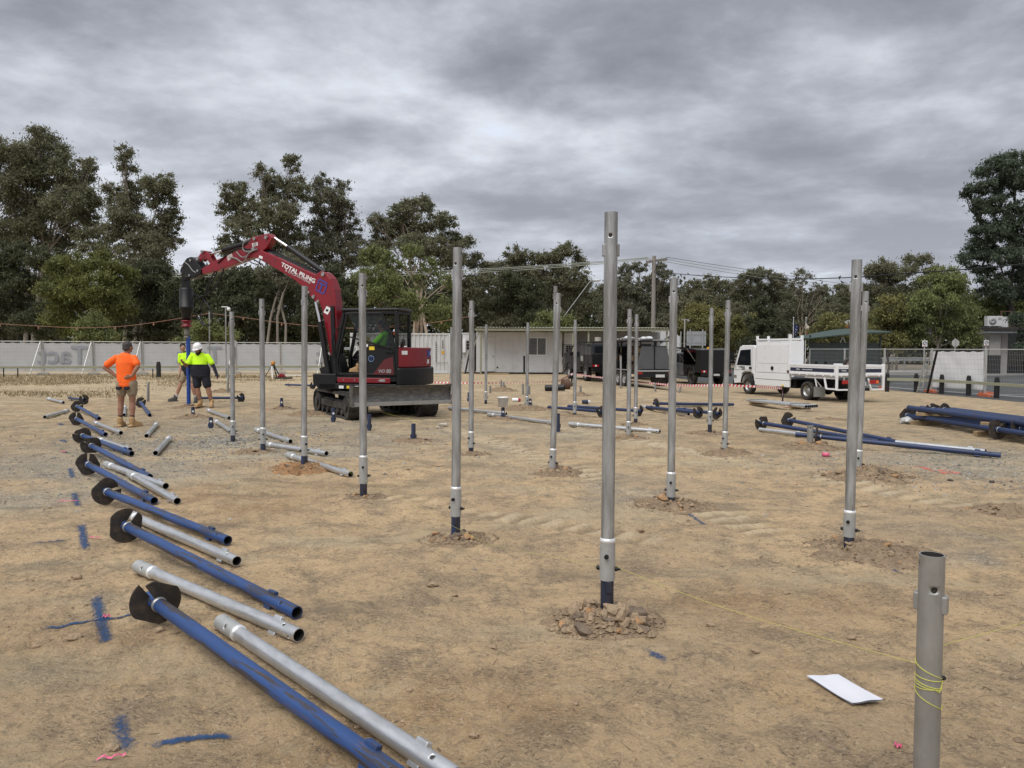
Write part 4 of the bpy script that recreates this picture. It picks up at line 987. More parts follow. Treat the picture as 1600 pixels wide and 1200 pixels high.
def in_px(px, Y): return at(px, 560, Y).x
Y = 48.2; xa, xb = in_px(744, Y), in_px(878, Y); w = xb - xa
root = empty('site_shed', (xa, Y, 0), 'long white site shed with a grilled window under the flat verandah roof', 'shed')
cuts = [0, .35, 1.22, 2.35, 3.35, 4.4, w]
MB().bx(.02, w - .02, .03, 3.0, .12, 2.70).build('shell', M['grey'], root)
for a, b in zip(cuts, cuts[1:]):
    if abs(a - .35) < .01: continue
    MB().bx(a + .006, b - .006, 0, .028, .10, 2.66).build('wall_panel', M['white_dull'], root)
dr = MB().bx(.362, 1.21, .004, .026, .16, 2.35).build('door', M['white_dull'], root, .004); MB().bx(1.06, 1.10, -.05, .002, 1.08, 1.16).build('handle', M['black'], dr)
MB().bx(.356, 1.214, 0, .028, 2.36, 2.66).build('wall_panel', M['white_dull'], root)
wx0, wx1 = in_px(826.5, Y) - xa, in_px(852.5, Y) - xa; wz0, wz1 = 1.23, 2.28
wf = MB().bx(wx0 - .05, wx1 + .05, -.035, -.002, wz0 - .05, wz0).bx(wx0 - .05, wx1 + .05, -.035, -.002, wz1, wz1 + .05).bx(wx0 - .05, wx0, -.035, -.002, wz0 + .001, wz1 - .001).bx(wx1, wx1 + .05, -.035, -.002, wz0 + .001, wz1 - .001).bx((wx0 + wx1) / 2 - .025, (wx0 + wx1) / 2 + .025, -.03, -.002, wz0 + .001, wz1 - .001).build('window', M['white'], root)
MB().bx(wx0, wx1, -.012, -.004, wz0, wz1).build('pane', M['glass_dark'], wf)
q = MB()
nl = 11
for k in range(-nl, nl + 1):
    s_ = (wz1 - wz0) / nl * 1.0
    for sg in (1, -1):
        # diagonal lattice clipped to the opening
        pts = []
        c_ = (wx0 + wx1) / 2 + k * s_
        for t in np.linspace(-1, 1, 41):
            x = c_ + sg * t * (wz1 - wz0) / 2; z_ = (wz0 + wz1) / 2 + t * (wz1 - wz0) / 2
            if wx0 <= x <= wx1: pts.append((x, z_))
        if len(pts) > 1: q.bar((pts[0][0], -.025 - .003 * sg, pts[0][1]), (pts[-1][0], -.025 - .003 * sg, pts[-1][1]), .004, .012)
q.build('lattice_grille', M['grey'], wf)
MB().bx(-.02, w + .02, .1, 2.9, -.02, .098).build('skid', M['black'], root)
MB().bx(w * .55, w * .57, -.02, -.001, .12, 1.15).build('wall_strip', M['black'], root)
MB().bx(1.3, 1.42, -.004, -.001, .35, .45).build('socket', M['black'], root)
MB().bx(.8, 2.1, -1.1, -.1, 0, .07).build('step', M['timber'], root)
# second grey wall building behind the parked vehicles
Y = 50.4; xa2, xb2 = in_px(899, Y), in_px(1031, Y)
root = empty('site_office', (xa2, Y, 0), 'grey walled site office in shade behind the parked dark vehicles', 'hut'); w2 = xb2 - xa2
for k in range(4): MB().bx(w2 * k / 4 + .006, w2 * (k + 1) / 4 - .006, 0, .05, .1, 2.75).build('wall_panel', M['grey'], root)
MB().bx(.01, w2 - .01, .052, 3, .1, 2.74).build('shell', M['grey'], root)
for k, px in enumerate((925, 972, 1009)):
    x = in_px(px, Y) - xa2; wn = MB().bx(x - .35, x + .35, -.02, -.001, 1.55, 1.95).build('window', M['dark'], root); MB().bx(x - .3, x + .3, -.03, -.021, 1.6, 1.9).build('pane', M['glass_dark'], wn)
# evaporative boxes in the gap
Y = 49; root = empty('air_cooler', (in_px(880, Y), Y, 0), 'stacked white cooler boxes with grilles in the gap between shed and office', 'air conditioner')
g0 = in_px(897, Y) - in_px(880, Y)
MB().bx(.02, g0, 0, .8, 1.9, 2.66).build('upper_box', M['white'], root, .02)
MB().bx(.02, g0, .1, .8, 1.36, 1.88).build('lower_box', M['white_dull'], root, .02)
for k in range(3):
    for j in range(3): MB().bx(.2 + j * .16, .32 + j * .16, .06, .098, 1.42 + k * .14, 1.53 + k * .14).build('grille', M['black'], root)
MB().bx(.02, .34, .25, .8, 0, 1.34).build('stand', M['white_dull'], root)
MB().bar((g0 * .95, -.3, .25), (.25, .1, 1.4), .05, .5).build('duct', M['grey'], root)
# white gable at the right end of the roof
Y = 53; root = empty('white_hut', (in_px(1031.5, Y), Y, 0), 'white gabled hut end showing right of the verandah roof', 'hut'); w3 = in_px(1062, Y) - in_px(1031.5, Y)
q = MB(); q.prism([(0, 0), (w3, 0), (w3, 2.5), (w3 * .5, 2.95), (0, 2.9)], 0, 2); q.build('wall', M['white_dull'], root)
MB().bar((-.05, -.03, 2.05), (w3 * .75, -.03, 2.75), .05, .10).build('barge_board', M['dark'], root)
MB().bx(0, w3, -.03, -.002, 1.55, 1.62).build('wall_strip', M['grey'], root)
# verandah roof
Yf, Yb = 46.6, 52.2
root = empty('verandah_roof', (in_px(742, Yf), Yf, 0), 'long flat corrugated verandah roof with cream edge over shed and office', 'roof')
wr = in_px(1046, Yf) - in_px(742, Yf); zf = at(800, 513.5, Yf).z
pitch = .19; nn = int(wr / pitch * 2); q = MB()
pr = [(i * wr / nn, .055 * (i % 2)) for i in range(nn + 1)]
q.add([(p[0], -.12, zf + .035 + p[1]) for p in pr] + [(p[0], Yb - Yf, zf + .22 + p[1]) for p in pr], [(i, i + 1, nn + 2 + i, nn + 1 + i) for i in range(nn)])
q.add([(p[0], -.12, zf + .02 + p[1]) for p in pr] + [(p[0], Yb - Yf, zf + .205 + p[1]) for p in pr], [(nn + 1 + i, nn + 2 + i, i + 1, i) for i in range(nn)])
q.build('roof_sheet', M['cream'], root)
MB().bx(0, wr, -.06, 0, zf - .13, zf + .03).build('fascia', M['cream'], root)
MB().bx(.05, wr - .05, Yb - Yf - .1, Yb - Yf, zf + .02, zf + .18).build('back_beam', M['cream'], root)
for px in (751, 895, 919.5, 1042):
    x = in_px(px, Yf) - root.location.x; MB().bx(x - .05, x + .05, .05, .15, 0, zf - .135).build('post', M['cream'], root)
x = in_px(749, Yf) - root.location.x; MB().bar((x - .35, .1, 1.7), (x - .02, .1, zf - .15), .05, .06).build('brace', M['cream'], root)
x = in_px(891, Yf) - root.location.x; MB().bar((x - .35, -.1, .2), (x + .15, .1, 1.5), .05, .07).build('brace', M['dark'], root)

# ------------------------------------------------------------------ poles and wires
Y = 70; c = at(1022, 400, Y); zb = float(z0(c.x, Y)); root = empty('power_pole', (c.x, Y, zb), 'tall grey timber power pole with a tilted crossarm', 'power pole')
hp = c.z - zb
MB().cyl((0, 0, 0), (0, 0, hp), .22, .17, 12).build('shaft', M['pole_wood'], root)
ca = MB().bar((-.78, -.5, hp - .62), (1.35, .9, hp - .18), .16, .24).build('crossarm', M['pole_wood'], root)
for k in (0, .18, .75, .95):
    p = Vector((-.78, -.5, hp - .62)).lerp(Vector((1.35, .9, hp - .18)), k); MB().lathe([(.02, .07), (.05, .1), (.03, .15), (.055, .19), (.02, .25)], 8, c=p).build('insulator', M['grey'], ca)
MB().bar((0, -.2, hp - 1.5), (.5, .2, hp - .5), .05, .05).build('brace', M['dark'], root)
def wire(pts, r, label, mtl, cat='power line', name='power_line', group=None):
    P_ = [at(px, py, Y) for px, py, Y in pts]
    # smooth by Catmull-Rom
    out_ = []
    for i in range(len(P_) - 1):
        p0, p1, p2, p3 = P_[max(0, i - 1)], P_[i], P_[i + 1], P_[min(len(P_) - 1, i + 2)]
        for t in (0, .25, .5, .75):
            out_.append(.5 * ((2 * p1) + (p2 - p0) * t + (2 * p0 - 5 * p1 + 4 * p2 - p3) * t * t + (3 * p1 - p0 - 3 * p2 + p3) * t ** 3))
    out_.append(P_[-1])
    o0 = out_[0]
    o = MB().path([p - o0 for p in out_], r, 5).build(name, mtl, loc=o0)
    return tag(o, label, cat, group)
GW = 'power lines left of the pole'
lw = lambda dy, ex: [(-60, 406 + dy, 70), (0, 411 + dy, 70), (150, 421 + dy, 70), (285, 427 + dy, 70), (540, 427 + dy, 70), (740, 421 + dy, 70), (905, 411 + dy * .8, 70), (ex, 402 + dy * .4, 70)]
wire(lw(0, 1012), .034, 'highest of the pale power lines sagging left from the pole', M['wire_pale'], group=GW)
wire(lw(2.3, 1014), .030, 'middle one of the pale power lines sagging left from the pole', M['wire_pale'], group=GW)
wire(lw(5.2, 1018), .034, 'lowest of the pale power lines sagging left from the pole', M['wire_pale'], group=GW)
GW2 = 'power lines right of the pole'
for k, (dy, lb) in enumerate(((0, 'highest'), (4.5, 'middle'), (9.5, 'lowest'))):
    wire([(1042 - 6 * k, 402 + dy * .5, 70), (1100, 411 + dy * .9, 75), (1200, 426 + dy, 85), (1300, 441 + dy, 95), (1400, 453 + dy * .6, 100), (1500, 461 + dy * .45, 104), (1640, 469 + dy * .4, 108)], .022, lb + ' of the thin power lines running right from the pole', M['wire_pale'] if k else M['wire'], group=GW2)
wire([(1026, 425, 70), (1100, 431, 62), (1215, 436, 54), (1330, 433.5, 47), (1400, 428, 43), (1480, 423, 40), (1640, 409, 36)], .03, 'thick black service cable crossing to the big tree at the right', M['bolt'], 'cable', 'service_cable')
# street light on a sloping arm
Y = 62; a = at(868, 512, Y); b = at(921, 441, Y); c = at(927, 437.5, Y)
root = empty('street_light', a, 'street light on a long sloping arm above the shed roof', 'street light')
MB().path([(0, 0, -3), (0, 0, -.8), Vector((0, 0, 0)) + (b - a) * .06, (b - a) * .5, b - a, c - a], .05, 7, taper=.03).build('arm', M['grey'], root)
q = MB(); q.ball((0, 0, 0), .30, 12, sc=(1.0, .45, .35)); lh = q.build('lamp_head', M['white_dull'], root, loc=c - a + Vector((.32, 0, -.03)))
# thin posts by the fence with the rope of flags
for px, pyt, lb in ((327, 487, 'thin grey post carrying the orange rope beside the raised hoses'), (352.5, 480, 'thin grey post with a white camera on its top')):
    B = G(px + 1, 590); t_ = at(px, pyt, B.y); root = empty('site_post', B, lb, 'post')
    MB().cyl((0, 0, 0), t_ - B, .036, n=8).build('shaft', M['galv_pole'], root)
    if px > 340:
        k = t_ - B; MB().bx(k.x - .22, k.x + .12, -.03, .03, k.z + .0, k.z + .04).build('bracket', M['white'], root)
        MB().ball((k.x + .18, -.05, k.z - .10), .10).build('camera', M['white'], root)
        MB().cyl((k.x + .42, -.08, k.z - 1.95), (k.x + .42, .0, k.z - 1.95), .2, n=16).build('cable_coil', M['grey'], root)
RY = 43.6
for pts, lb in (([(-60, 503, RY), (0, 506, RY), (60, 509.5, RY), (120, 512, RY), (180, 510.5, RY), (240, 504, RY), (327, 489.5, RY)], 'orange rope sagging from the left edge to the thin post'), ([(327, 489.5, RY), (380, 496, RY), (440, 504.5, RY), (500, 510, RY), (560, 513, RY), (630, 510, RY), (690, 502, RY), (737, 494, RY)], 'orange rope sagging from the thin post past the digger to the shed')):
    o = wire(pts, .016, lb, M['rope'], 'rope', 'rope')
    P_ = [at(*p) for p in pts]
    for k, p in enumerate(P_[1:-1]): MB().bx(-.035, .035, -.004, .004, -.16, -.02).build('rope_tag', M['rope'], o, loc=p - o.location)
# ------------------------------------------------------------------ vehicle helpers
def zprism(q, poly, za, zb, mi=0):
    n = len(poly)
    ar = sum(poly[i][0] * poly[(i + 1) % n][1] - poly[(i + 1) % n][0] * poly[i][1] for i in range(n))
    vs = [(x, y, za) for x, y in poly] + [(x, y, zb) for x, y in poly]
    fs = [tuple(range(n))[::-1], tuple(range(n, 2 * n))] + [(i, (i + 1) % n, n + (i + 1) % n, n + i) for i in range(n)]
    if ar < 0: fs = [f[::-1] for f in fs]
    return q.add(vs, fs, mi)
def wheel(par, p, r, w, rim=None, side=1, name='wheel', rr=.58, lugs=True):
    """wheel with its axle along local y; side = +1 when its outer face looks along +y"""
    Q = Matrix.Translation(p) @ Matrix.Rotation(R(-90) * side, 4, 'X')
    q = MB(); q.M = Q; h = w / 2
    q.lathe([(r * rr, -h * .8), (r * .82, -h), (r * .95, -h * .92), (r, -h * .6), (r, h * .6), (r * .95, h * .92), (r * .82, h), (r * rr, h * .75), (r * rr, -h * .8)], 28)
    if lugs:
        for k in range(26):
            a = 2 * math.pi * k / 26
            for sg in (-1, 1): q.box((math.cos(a) * r * 1.0, math.sin(a) * r * 1.0, sg * h * .45), (.022, r * .13, h * .7), M=Matrix.Rotation(a + sg * .06, 4, 'Z'))
    t = q.build(name, M['rubber'], par)
    q = MB(); q.M = Q
    q.lathe([(r * rr, h * .7), (r * rr * .92, h * .55), (r * rr * .80, h * .10), (r * rr * .5, h * .05), (r * rr * .38, h * .5), (r * .14, h * .55), (.001, h * .6)], 24)
    for k in range(6): q.cyl((math.cos(k) * 0, 0, 0), (0, 0, 0.001), .001, n=3, caps=False) if False else None
    rm = q.build('rim', rim or M['steel'], t)
    q = MB(); q.M = Q
    for k in range(8):
        a = 2 * math.pi * k / 8; q.cyl((math.cos(a) * r * .47, math.sin(a) * r * .47, h * .02), (math.cos(a) * r * .47, math.sin(a) * r * .47, h * .14), r * .075, n=8)
    link('rim', q.mesh('rim', M['black']), t).name = 'vent_hole'
    return t

# ------------------------------------------------------------------ excavator
EC = Vector((-3.38, 18.4, 0)); EA = math.atan2(.24, -.97)
ex = empty('excavator', EC, 'dark red and black tracked mini excavator driving a blue pile with its boom', 'excavator', None, EA)
EI = (Matrix.Translation(EC) @ Matrix.Rotation(EA, 4, 'Z')).inverted()
UA = math.atan2(-.863, .506)
UM = EI @ Matrix.Translation(EC) @ Matrix.Rotation(UA, 4, 'Z')
def U(): q = MB(); q.M = UM; return q
def stadium(L_, h, n=9, zb=0.0, tilt=.0):
    r = h / 2; pts = []
    for k in range(n): a = -math.pi / 2 + math.pi * k / (n - 1); pts.append((L_ / 2 - r + r * math.cos(a), zb + r + r * math.sin(a)))
    for k in range(n): a = math.pi / 2 + math.pi * k / (n - 1); pts.append((-L_ / 2 + r + r * math.cos(a), zb + r + r * math.sin(a)))
    return pts
TL, TH = 2.85, .58
for sy in (-1, 1):
    y0, y1 = sy * .86 - .225, sy * .86 + .225
    o_, i_ = stadium(TL, TH), stadium(TL - .09, TH - .09, zb=.045); n = len(o_)
    q = U()
    q.add([(p[0], y0, p[1]) for p in o_] + [(p[0], y1, p[1]) for p in o_] + [(p[0], y0, p[1]) for p in i_] + [(p[0], y1, p[1]) for p in i_],
          [(i, n + i, n + (i + 1) % n, (i + 1) % n) for i in range(n)] + [(2 * n + i, 2 * n + (i + 1) % n, 3 * n + (i + 1) % n, 3 * n + i) for i in range(n)] +
          [(i, (i + 1) % n, 2 * n + (i + 1) % n, 2 * n + i) for i in range(n)] + [(n + i, 3 * n + i, 3 * n + (i + 1) % n, n + (i + 1) % n) for i in range(n)])
    # grousers right round the belt
    per = [(Vector((a[0], 0, a[1])), Vector((b[0], 0, b[1]))) for a, b in zip(o_, o_[1:] + o_[:1])]
    tot = sum((b - a).length for a, b in per); ng = 44; s_ = 0
    for k in range(ng):
        d = tot * k / ng; acc = 0
        for a, b in per:
            l_ = (b - a).length
            if acc + l_ >= d:
                p = a.lerp(b, (d - acc) / l_); t_ = (b - a).normalized(); break
            acc += l_
        Mx = Matrix((t_, (0, 1, 0), t_.cross(Vector((0, 1, 0))))).transposed().to_4x4()
        for hs in (-1, 1): q.box((p.x, sy * .86 + hs * .115, p.z), (.06, .19, .045), M=Mx)
    tk = q.build('track', M['track'], ex)
    q = U(); q.bx(-TL / 2 + .30, TL / 2 - .30, sy * .86 - .10, sy * .86 + .10, .14, .40); q.bx(-TL / 2 + .5, TL / 2 - .35, sy * .86 - .17, sy * .86 + .17, .20, .36)
    q.build('track_frame', M['track'], tk, .015)
    for x, r in ((-TL / 2 + .29, .24), (TL / 2 - .29, .24)):
        q = U(); q.cyl((x, y0 + .03, .29), (x, y1 - .03, .29), r, n=20); q.cyl((x, y0 - .01, .29), (x, y1 + .01, .29), r * .45, n=14); q.build('sprocket' if x < 0 else 'idler', M['track'], tk)
    q = U()
    for k in range(5): x = -.75 + .375 * k; q.cyl((x, y0 + .04, .125), (x, y1 - .04, .125), .075, n=12)
    q.build('roller', M['track'], tk)
q = U(); q.bx(-.75, .75, -.65, .65, .28, .50); q.cyl((0, 0, .50), (0, 0, .72), .52, n=24); q.build('undercarriage', M['black'], ex, .02)
# dozer blade
q = U(); prof = [(1.82 + .10 * math.cos(t), .38 + .40 * k / 7) for k, t in enumerate(np.linspace(-1.35, 1.35, 8))]
prof = [(1.93 - .085 * math.sin(math.pi * k / 7), .38 + .40 * k / 7) for k in range(8)]
q.prism([(x + .03, z) for x, z in prof] + [(x - .03, z) for x, z in prof[::-1]], -1.14, 1.14)
bl = q.build('dozer_blade', M['steel_worn'], ex)
q = U(); q.bx(1.945, 1.985, -1.141, 1.141, .345, .43); q.build('cutting_edge', M['steel'], bl, .004)
for sy in (-1, 1):
    q = U(); q.prism([(1.70, .33), (1.98, .33), (1.90, .58), (1.96, .79), (1.70, .79)], sy * 1.155 - .012, sy * 1.155 + .012); q.build('end_plate', M['steel_worn'], bl)
    q = U(); q.bar((.7, sy * .38, .38), (1.85, sy * .45, .52), .12, .14); q.build('blade_arm', M['black'], bl, .01)
# upper structure
E = MB
arc = [(-1.46 * math.cos(a), 1.46 * math.sin(a)) for a in np.linspace(-.735, .735, 15)]
plan = [(x, y) for x, y in arc]
q = E(); zprism(q, plan + [(-1.0, .98), (-1.0, -.98)], .74, 1.155); q.build('counterweight', M['black'], ex, .035)
arc2 = [(-1.40 * math.cos(a), 1.40 * math.sin(a)) for a in np.linspace(-.75, .75, 15)]
q = E(); zprism(q, arc2 + [(-.98, .955), (-.98, -.955)], 1.16, 1.62); hd = q.build('engine_hood', M['red'], ex, .05)
for (a, z_, w_, h_, mm) in ((.62, 1.50, .15, .09, 'white'), (-.05, 1.48, .16, .16, 'decal_blue'), (-.17, 1.48, .08, .10, 'white'), (-.02, 1.29, .10, .10, 'white'), (.08, 1.24, .06, .06, 'red_light')):
    q = E(); c_ = Vector((-1.405 * math.cos(a), 1.405 * math.sin(a), z_)); q.box(c_, (.012, w_, h_), M=Matrix.Rotation(-a, 4, 'Z')); q.build('sticker', M[mm], hd)
q = E(); q.box((-1.30, .62, 1.09), (.02, .09, .07), M=Matrix.Rotation(-.45, 4, 'Z')); q.build('sticker', M['white'], hd)
q = E(); q.bx(-1.0, .95, -.95, .98, .64, .78); q.prism([(.50, .64), (.95, .64), (1.1, .80), (1.1, 1.0), (.50, 1.0)], -.3, .98); q.build('floor_frame', M['black'], ex, .02)
q = E(); q.bx(-.99, .62, -.95, .12, .785, 1.35); q.prism([(-.99, 1.352), (.55, 1.352), (.40, 1.55), (-.99, 1.62)], -.94, .10); q.build('side_cover', M['black'], ex, .03)
q = E(); q.bx(-.86, .46, .955, .995, .80, .92); sk = q.build('skirt', M['red'], ex, .012)
for x, mm, w_ in ((.36, 'white', .12), (.17, 'yellow', .11), (-.03, 'white', .10), (-.52, 'white', .16)):
    q = E(); q.bx(x - w_ / 2, x + w_ / 2, .982, .99, .665, .73); q.build('sticker', M[mm], sk)
for x in (-.72, -.58, .02, .3): q = E(); q.cyl((x, .995, .86), (x, 1.005, .86), .015, n=8); q.build('screw', M['steel'], sk)
q = E(); q.bx(-.74, -.60, .996, 1.0, .835, .89); q.build('sticker', M['grey'], sk)
# cab
cy0, cy1, zf_, zr_ = .13, .97, .96, 2.50
cabp = {'fb': (.52, zf_), 'ft': (.28, zr_ - .05), 'rt': (-1.02, zr_ - .05), 'rb': (-1.02, zf_), 'fm': (.54, 1.25)}
q = E()
for y in (cy0 + .035, cy1 - .035):
    q.bar((.52, y, zf_), (.545, y, 1.28), .07, .07); q.bar((.545, y, 1.28), (.30, y, zr_ - .06), .07, .07)
    q.bar((-1.0, y, zf_), (-1.0, y, zr_ - .05), .07, .10)
    q.bar((.30, y, zr_ - .09), (-1.0, y, zr_ - .09), .07, .06)
for x, z_ in ((.29, zr_ - .08), (-1.0, zr_ - .08), (-1.0, 1.60), (.53, zf_ + .02)): q.bar((x, cy0, z_), (x, cy1, z_), .08, .06)
q.build('cab_frame', M['black'], ex, .012)
q = E(); q.bx(-1.08, .36, cy0 - .03, cy1 + .03, zr_ - .05, zr_ + .02); q.build('cab_roof', M['black'], ex, .03)
q = E(); q.bx(-1.0, .5, cy0, cy1, zf_ - .12, zf_); q.bx(-1.04, -.99, cy0, cy1, zf_, 1.58); q.build('cab_floor', M['black'], ex)
# door, ajar flush: lower skin, frame, glass
dy = cy1 + .012
q = E(); q.prism([(-.98, .985), (-.28, .985), (-.24, 1.55), (-.30, 1.66), (-.98, 1.60)], dy - .02, dy + .018)
dr = q.build('door', M['black'], ex, .012)
q = E(); q.prism([(-.95, 1.0), (-.44, 1.0), (-.72, 1.34), (-.95, 1.42)], dy + .019, dy + .023); q.build('red_decal', mat('dull red decal', (.10, .012, .016), .4), dr)
q = E()
for a, b in (((-.98, 1.0), (-.92, 1.85)), ((-.92, 1.85), (-.66, 2.40)), ((-.66, 2.40), (.20, 2.40)), ((.20, 2.40), (.46, 1.30)), ((.46, 1.30), (.44, 1.0)), ((.44, 1.0), (-.98, 1.0)), ((-.28, 1.05), (-.26, 1.6)), ((-.98, 1.62), (-.28, 1.66))):
    q.bar((a[0], dy, a[1]), (b[0], dy, b[1]), .045, .05)
q.build('door_frame', M['black'], dr, .008)
q = E(); q.prism([(-.92, 1.66), (-.28, 1.69), (-.20, 1.66), (.17, 2.37), (-.64, 2.37), (-.88, 1.84)], dy - .004, dy + .004); q.build('door_glass', M['glass'], dr)
q = E(); q.bar((-.88, dy + .04, 1.60), (.12, dy + .04, 1.86), .02, .03); q.bar((-.75, dy + .06, 1.55), (-.95, dy + .06, 1.52), .03, .04); q.build('handle_rail', M['black'], dr)
for x, z_, w_, h_, mm in ((-.42, 1.60, .13, .08, 'yellow'), (-.28, 1.665, .09, .06, 'white')):
    q = E(); q.bx(x - w_ / 2, x + w_ / 2, dy + .024, dy + .028, z_ - h_ / 2, z_ + h_ / 2); q.build('sticker', M[mm], dr)
q = E(); q.lathe([(.075, 0), (.075, .004), (.058, .004), (.058, 0)], 24); me = q.mesh('badge', mat('badge blue', (.10, .18, .32), .4)); me.transform(Matrix.Translation((-.40, dy + .021, 1.36)) @ Matrix.Rotation(R(-90), 4, 'X')); link('badge', me, dr)
def lettering(txt, size, par, loc, mtl, xdir, bold=0.0, shear=0.0, zdir=(0, 0, 1), depth=.002, sx=1.0):
    me = text_mesh(txt, size, depth, mtl, bold, False, shear, sx)
    x = Vector(xdir).normalized(); z = Vector(zdir); z = (z - x * z.dot(x)).normalized(); n_ = x.cross(z)
    me.transform(Matrix((x, z, n_)).transposed().to_4x4())
    o = link('lettering', me, par); o.location = loc
    return o
lettering('T', .085, dr, (-.40, dy + .024, 1.36), M['decal_blue'], (-1, 0, 0), .003)
lettering('ViO', .10, dr, (-.66, dy + .026, 1.075), M['grey'], (-1, 0, 0), .002, .1)
lettering('80', .12, dr, (-.83, dy + .026, 1.075), mat('decal grey', (.25, .25, .25), .4), (-1, 0, 0), .004, .1)
# other cab glass, seat, consoles, bottle
q = E(); q.prism([(-.98, 1.66), (.45, 1.66), (.26, 2.40), (-.98, 2.40)], cy0 + .02, cy0 + .028); q.build('side_window', M['glass'], ex)
q = E(); q.bx(-1.03, -1.02, cy0 + .05, cy1 - .05, 1.66, 2.38); q.build('rear_window', M['glass'], ex)
q = E(); q.bx(-.75, -.22, .32, .78, 1.22, 1.36); q.prism([(-.78, 1.36), (-.60, 1.36), (-.73, 2.02), (-.82, 2.02)], .34, .76); q.build('seat', M['black'], ex, .04)
for y in (.24, .86): q = E(); q.bx(-.55, -.05, y - .07, y + .07, 1.0, 1.50); q.cyl((-.08, y, 1.5), (-.02, y, 1.70), .018, n=8); q.ball((-.02, y, 1.72), .035); q.build('console', M['black'], ex, .02)
for y in (.45, .62): q = E(); q.cyl((.22, y, .98), (.10, y, 1.42), .016, n=8); q.ball((.10, y, 1.43), .03); q.build('travel_lever', M['black'], ex)
q = E(); q.bx(-.34, -.10, cy1 - .02, cy1 - .01, 1.70, 1.87); q.build('yellow_card', mat('olive card', (.20, .18, .01), .6), ex)
q = E(); q.lathe([(.001, 1.62), (.045, 1.62), (.05, 1.8), (.03, 1.88)], 12, c=(-.93, .80, 0)); bt = q.build('water_bottle', mat('pale bottle', (.45, .52, .52), .3)); bt.matrix_world = EI.inverted(); tag(bt, 'bottle with an orange neck and white cap in the rear cab window', 'bottle')
q = E(); q.ball((-.93, .80, 1.94), .062); q.build('bottle_neck', M['orange'], bt); q = E(); q.lathe([(.075, 1.985), (.07, 2.02), (.03, 2.05), (.001, 2.055)], 12, c=(-.93, .80, 0)); q.build('cap', M['white'], bt)
q = E(); q.path([(.50, 1.0, 1.45), (.56, 1.03, 1.75), (.46, 1.03, 2.05), (.34, .99, 2.1)], .013, 6); q.path([(.44, 1.0, 1.2), (.55, 1.05, 1.55), (.55, 1.05, 1.6)], .013, 6); q.build('grab_rail', M['black'], ex)
q = E(); q.lathe([(.001, -.02), (.09, -.02), (.10, .02), (.001, .05)], 12); me = q.mesh('mirror', M['black']); me.transform(Matrix.Translation((-1.12, .86, 1.72)) @ Matrix.Rotation(R(80), 4, 'Y')); link('mirror', me, ex)
q = E(); q.bar((-1.05, .86, 1.62), (-1.12, .86, 1.72), .02, .02); q.build('mirror_arm', M['black'], ex)

# boom in its own swung plane
FW, HW = Vector((-4.40, 18.15, 0)), Vector((-8.80, 20.5, 0))
BDIR = (HW - FW).normalized(); BN = Vector((-BDIR.y, BDIR.x, 0))
if BN.dot(Vector((0, -1, 0))) < 0: BN = -BN           # towards the camera
BM = Matrix.Translation(FW) @ Matrix((BDIR, BN, Vector((0, 0, 1)))).transposed().to_4x4()
def sz(px, py, off=0.0):
    d = ray(px, py); n_ = BN; t = n_.dot(FW + BN * off - CAMP) / n_.dot(d); p = CAMP + d * t
    return ((p - FW).dot(BDIR), p.z)
def z2(x, y): return (270 + x / 4.615, 340 + y / 4.615)
def BB(): q = MB(); q.M = EI @ BM; return q
def plate(px, w, name, mtl, par=ex, bevel=.012, off=0.0, zoom=True):
    q = BB(); q.prism([sz(*(z2(*p) if zoom else p)) for p in px], off - w / 2, off + w / 2); return q.build(name, mtl, par, bevel)
boom_px = [(600, 288), (612, 262), (655, 236), (780, 288), (960, 372), (1050, 412), (1092, 388), (1128, 400), (1160, 440), (1190, 520), (1202, 640), (1206, 780), (1200, 930), (1190, 1010), (1160, 1010), (1150, 940), (1135, 860), (1118, 760), (1100, 665), (1082, 618), (1055, 612), (1010, 566), (985, 522), (900, 452), (820, 402), (700, 334), (640, 300)]
bm_ = plate(boom_px, .24, 'boom', M['red'], bevel=.02)
arm_px = [(713, 118), (742, 150), (694, 224), (640, 266), (560, 302), (440, 348), (330, 388), (236, 410), (226, 372), (320, 316), (470, 246), (558, 196), (594, 142)]
arm = plate(arm_px, .20, 'arm', M['red'], bevel=.015)
for off in (-.075, .075): plate([(188, 304), (236, 240), (262, 244), (278, 262), (312, 326), (286, 334), (252, 284), (216, 318)], .03, 'link', M['red'], arm, .006, off)
for p, r in (((610, 232), .05), ((700, 148), .045), ((616, 158), .04), ((1110, 412), .05), ((1008, 542), .03), ((1042, 574), .045), ((1075, 606), .035), ((208, 300), .05), ((240, 250), .04)):
    s_, z_ = sz(*z2(*p)); q = BB(); q.cyl((s_, -.15, z_), (s_, .15, z_), r, n=14); q.build('pin', M['steel'], bm_ if p[0] > 620 else arm)
def ram(a, b, c, r, par, name='hydraulic_ram', off=.0):
    A_, B_, C_ = [sz(*z2(*p)) for p in (a, b, c)]
    q = BB(); q.cyl((A_[0], off, A_[1]), (B_[0], off, B_[1]), r, n=14); q.cyl((B_[0], off, B_[1]), (B_[0] + (C_[0] - B_[0]) * .02, off, B_[1] + (C_[1] - B_[1]) * .02), r * 1.15, n=14); o = q.build(name, M['black'], par)
    q = BB(); q.cyl((B_[0], off, B_[1]), (C_[0], off, C_[1]), r * .5, n=12); q.build('rod', M['chrome'], o)
ram((1098, 398), (836, 214), (736, 148), .066, bm_); ram((596, 168), (366, 234), (262, 268), .062, arm)
ram((1088, 640), (1130, 900), (1150, 990), .06, bm_, off=.0)
A_ = sz(*z2(1050, 600)); ram((1165, 1130), (1105, 760), (1072, 612), .065, bm_, off=.20); ram((1165, 1130), (1105, 760), (1072, 612), .065, bm_, off=-.20)
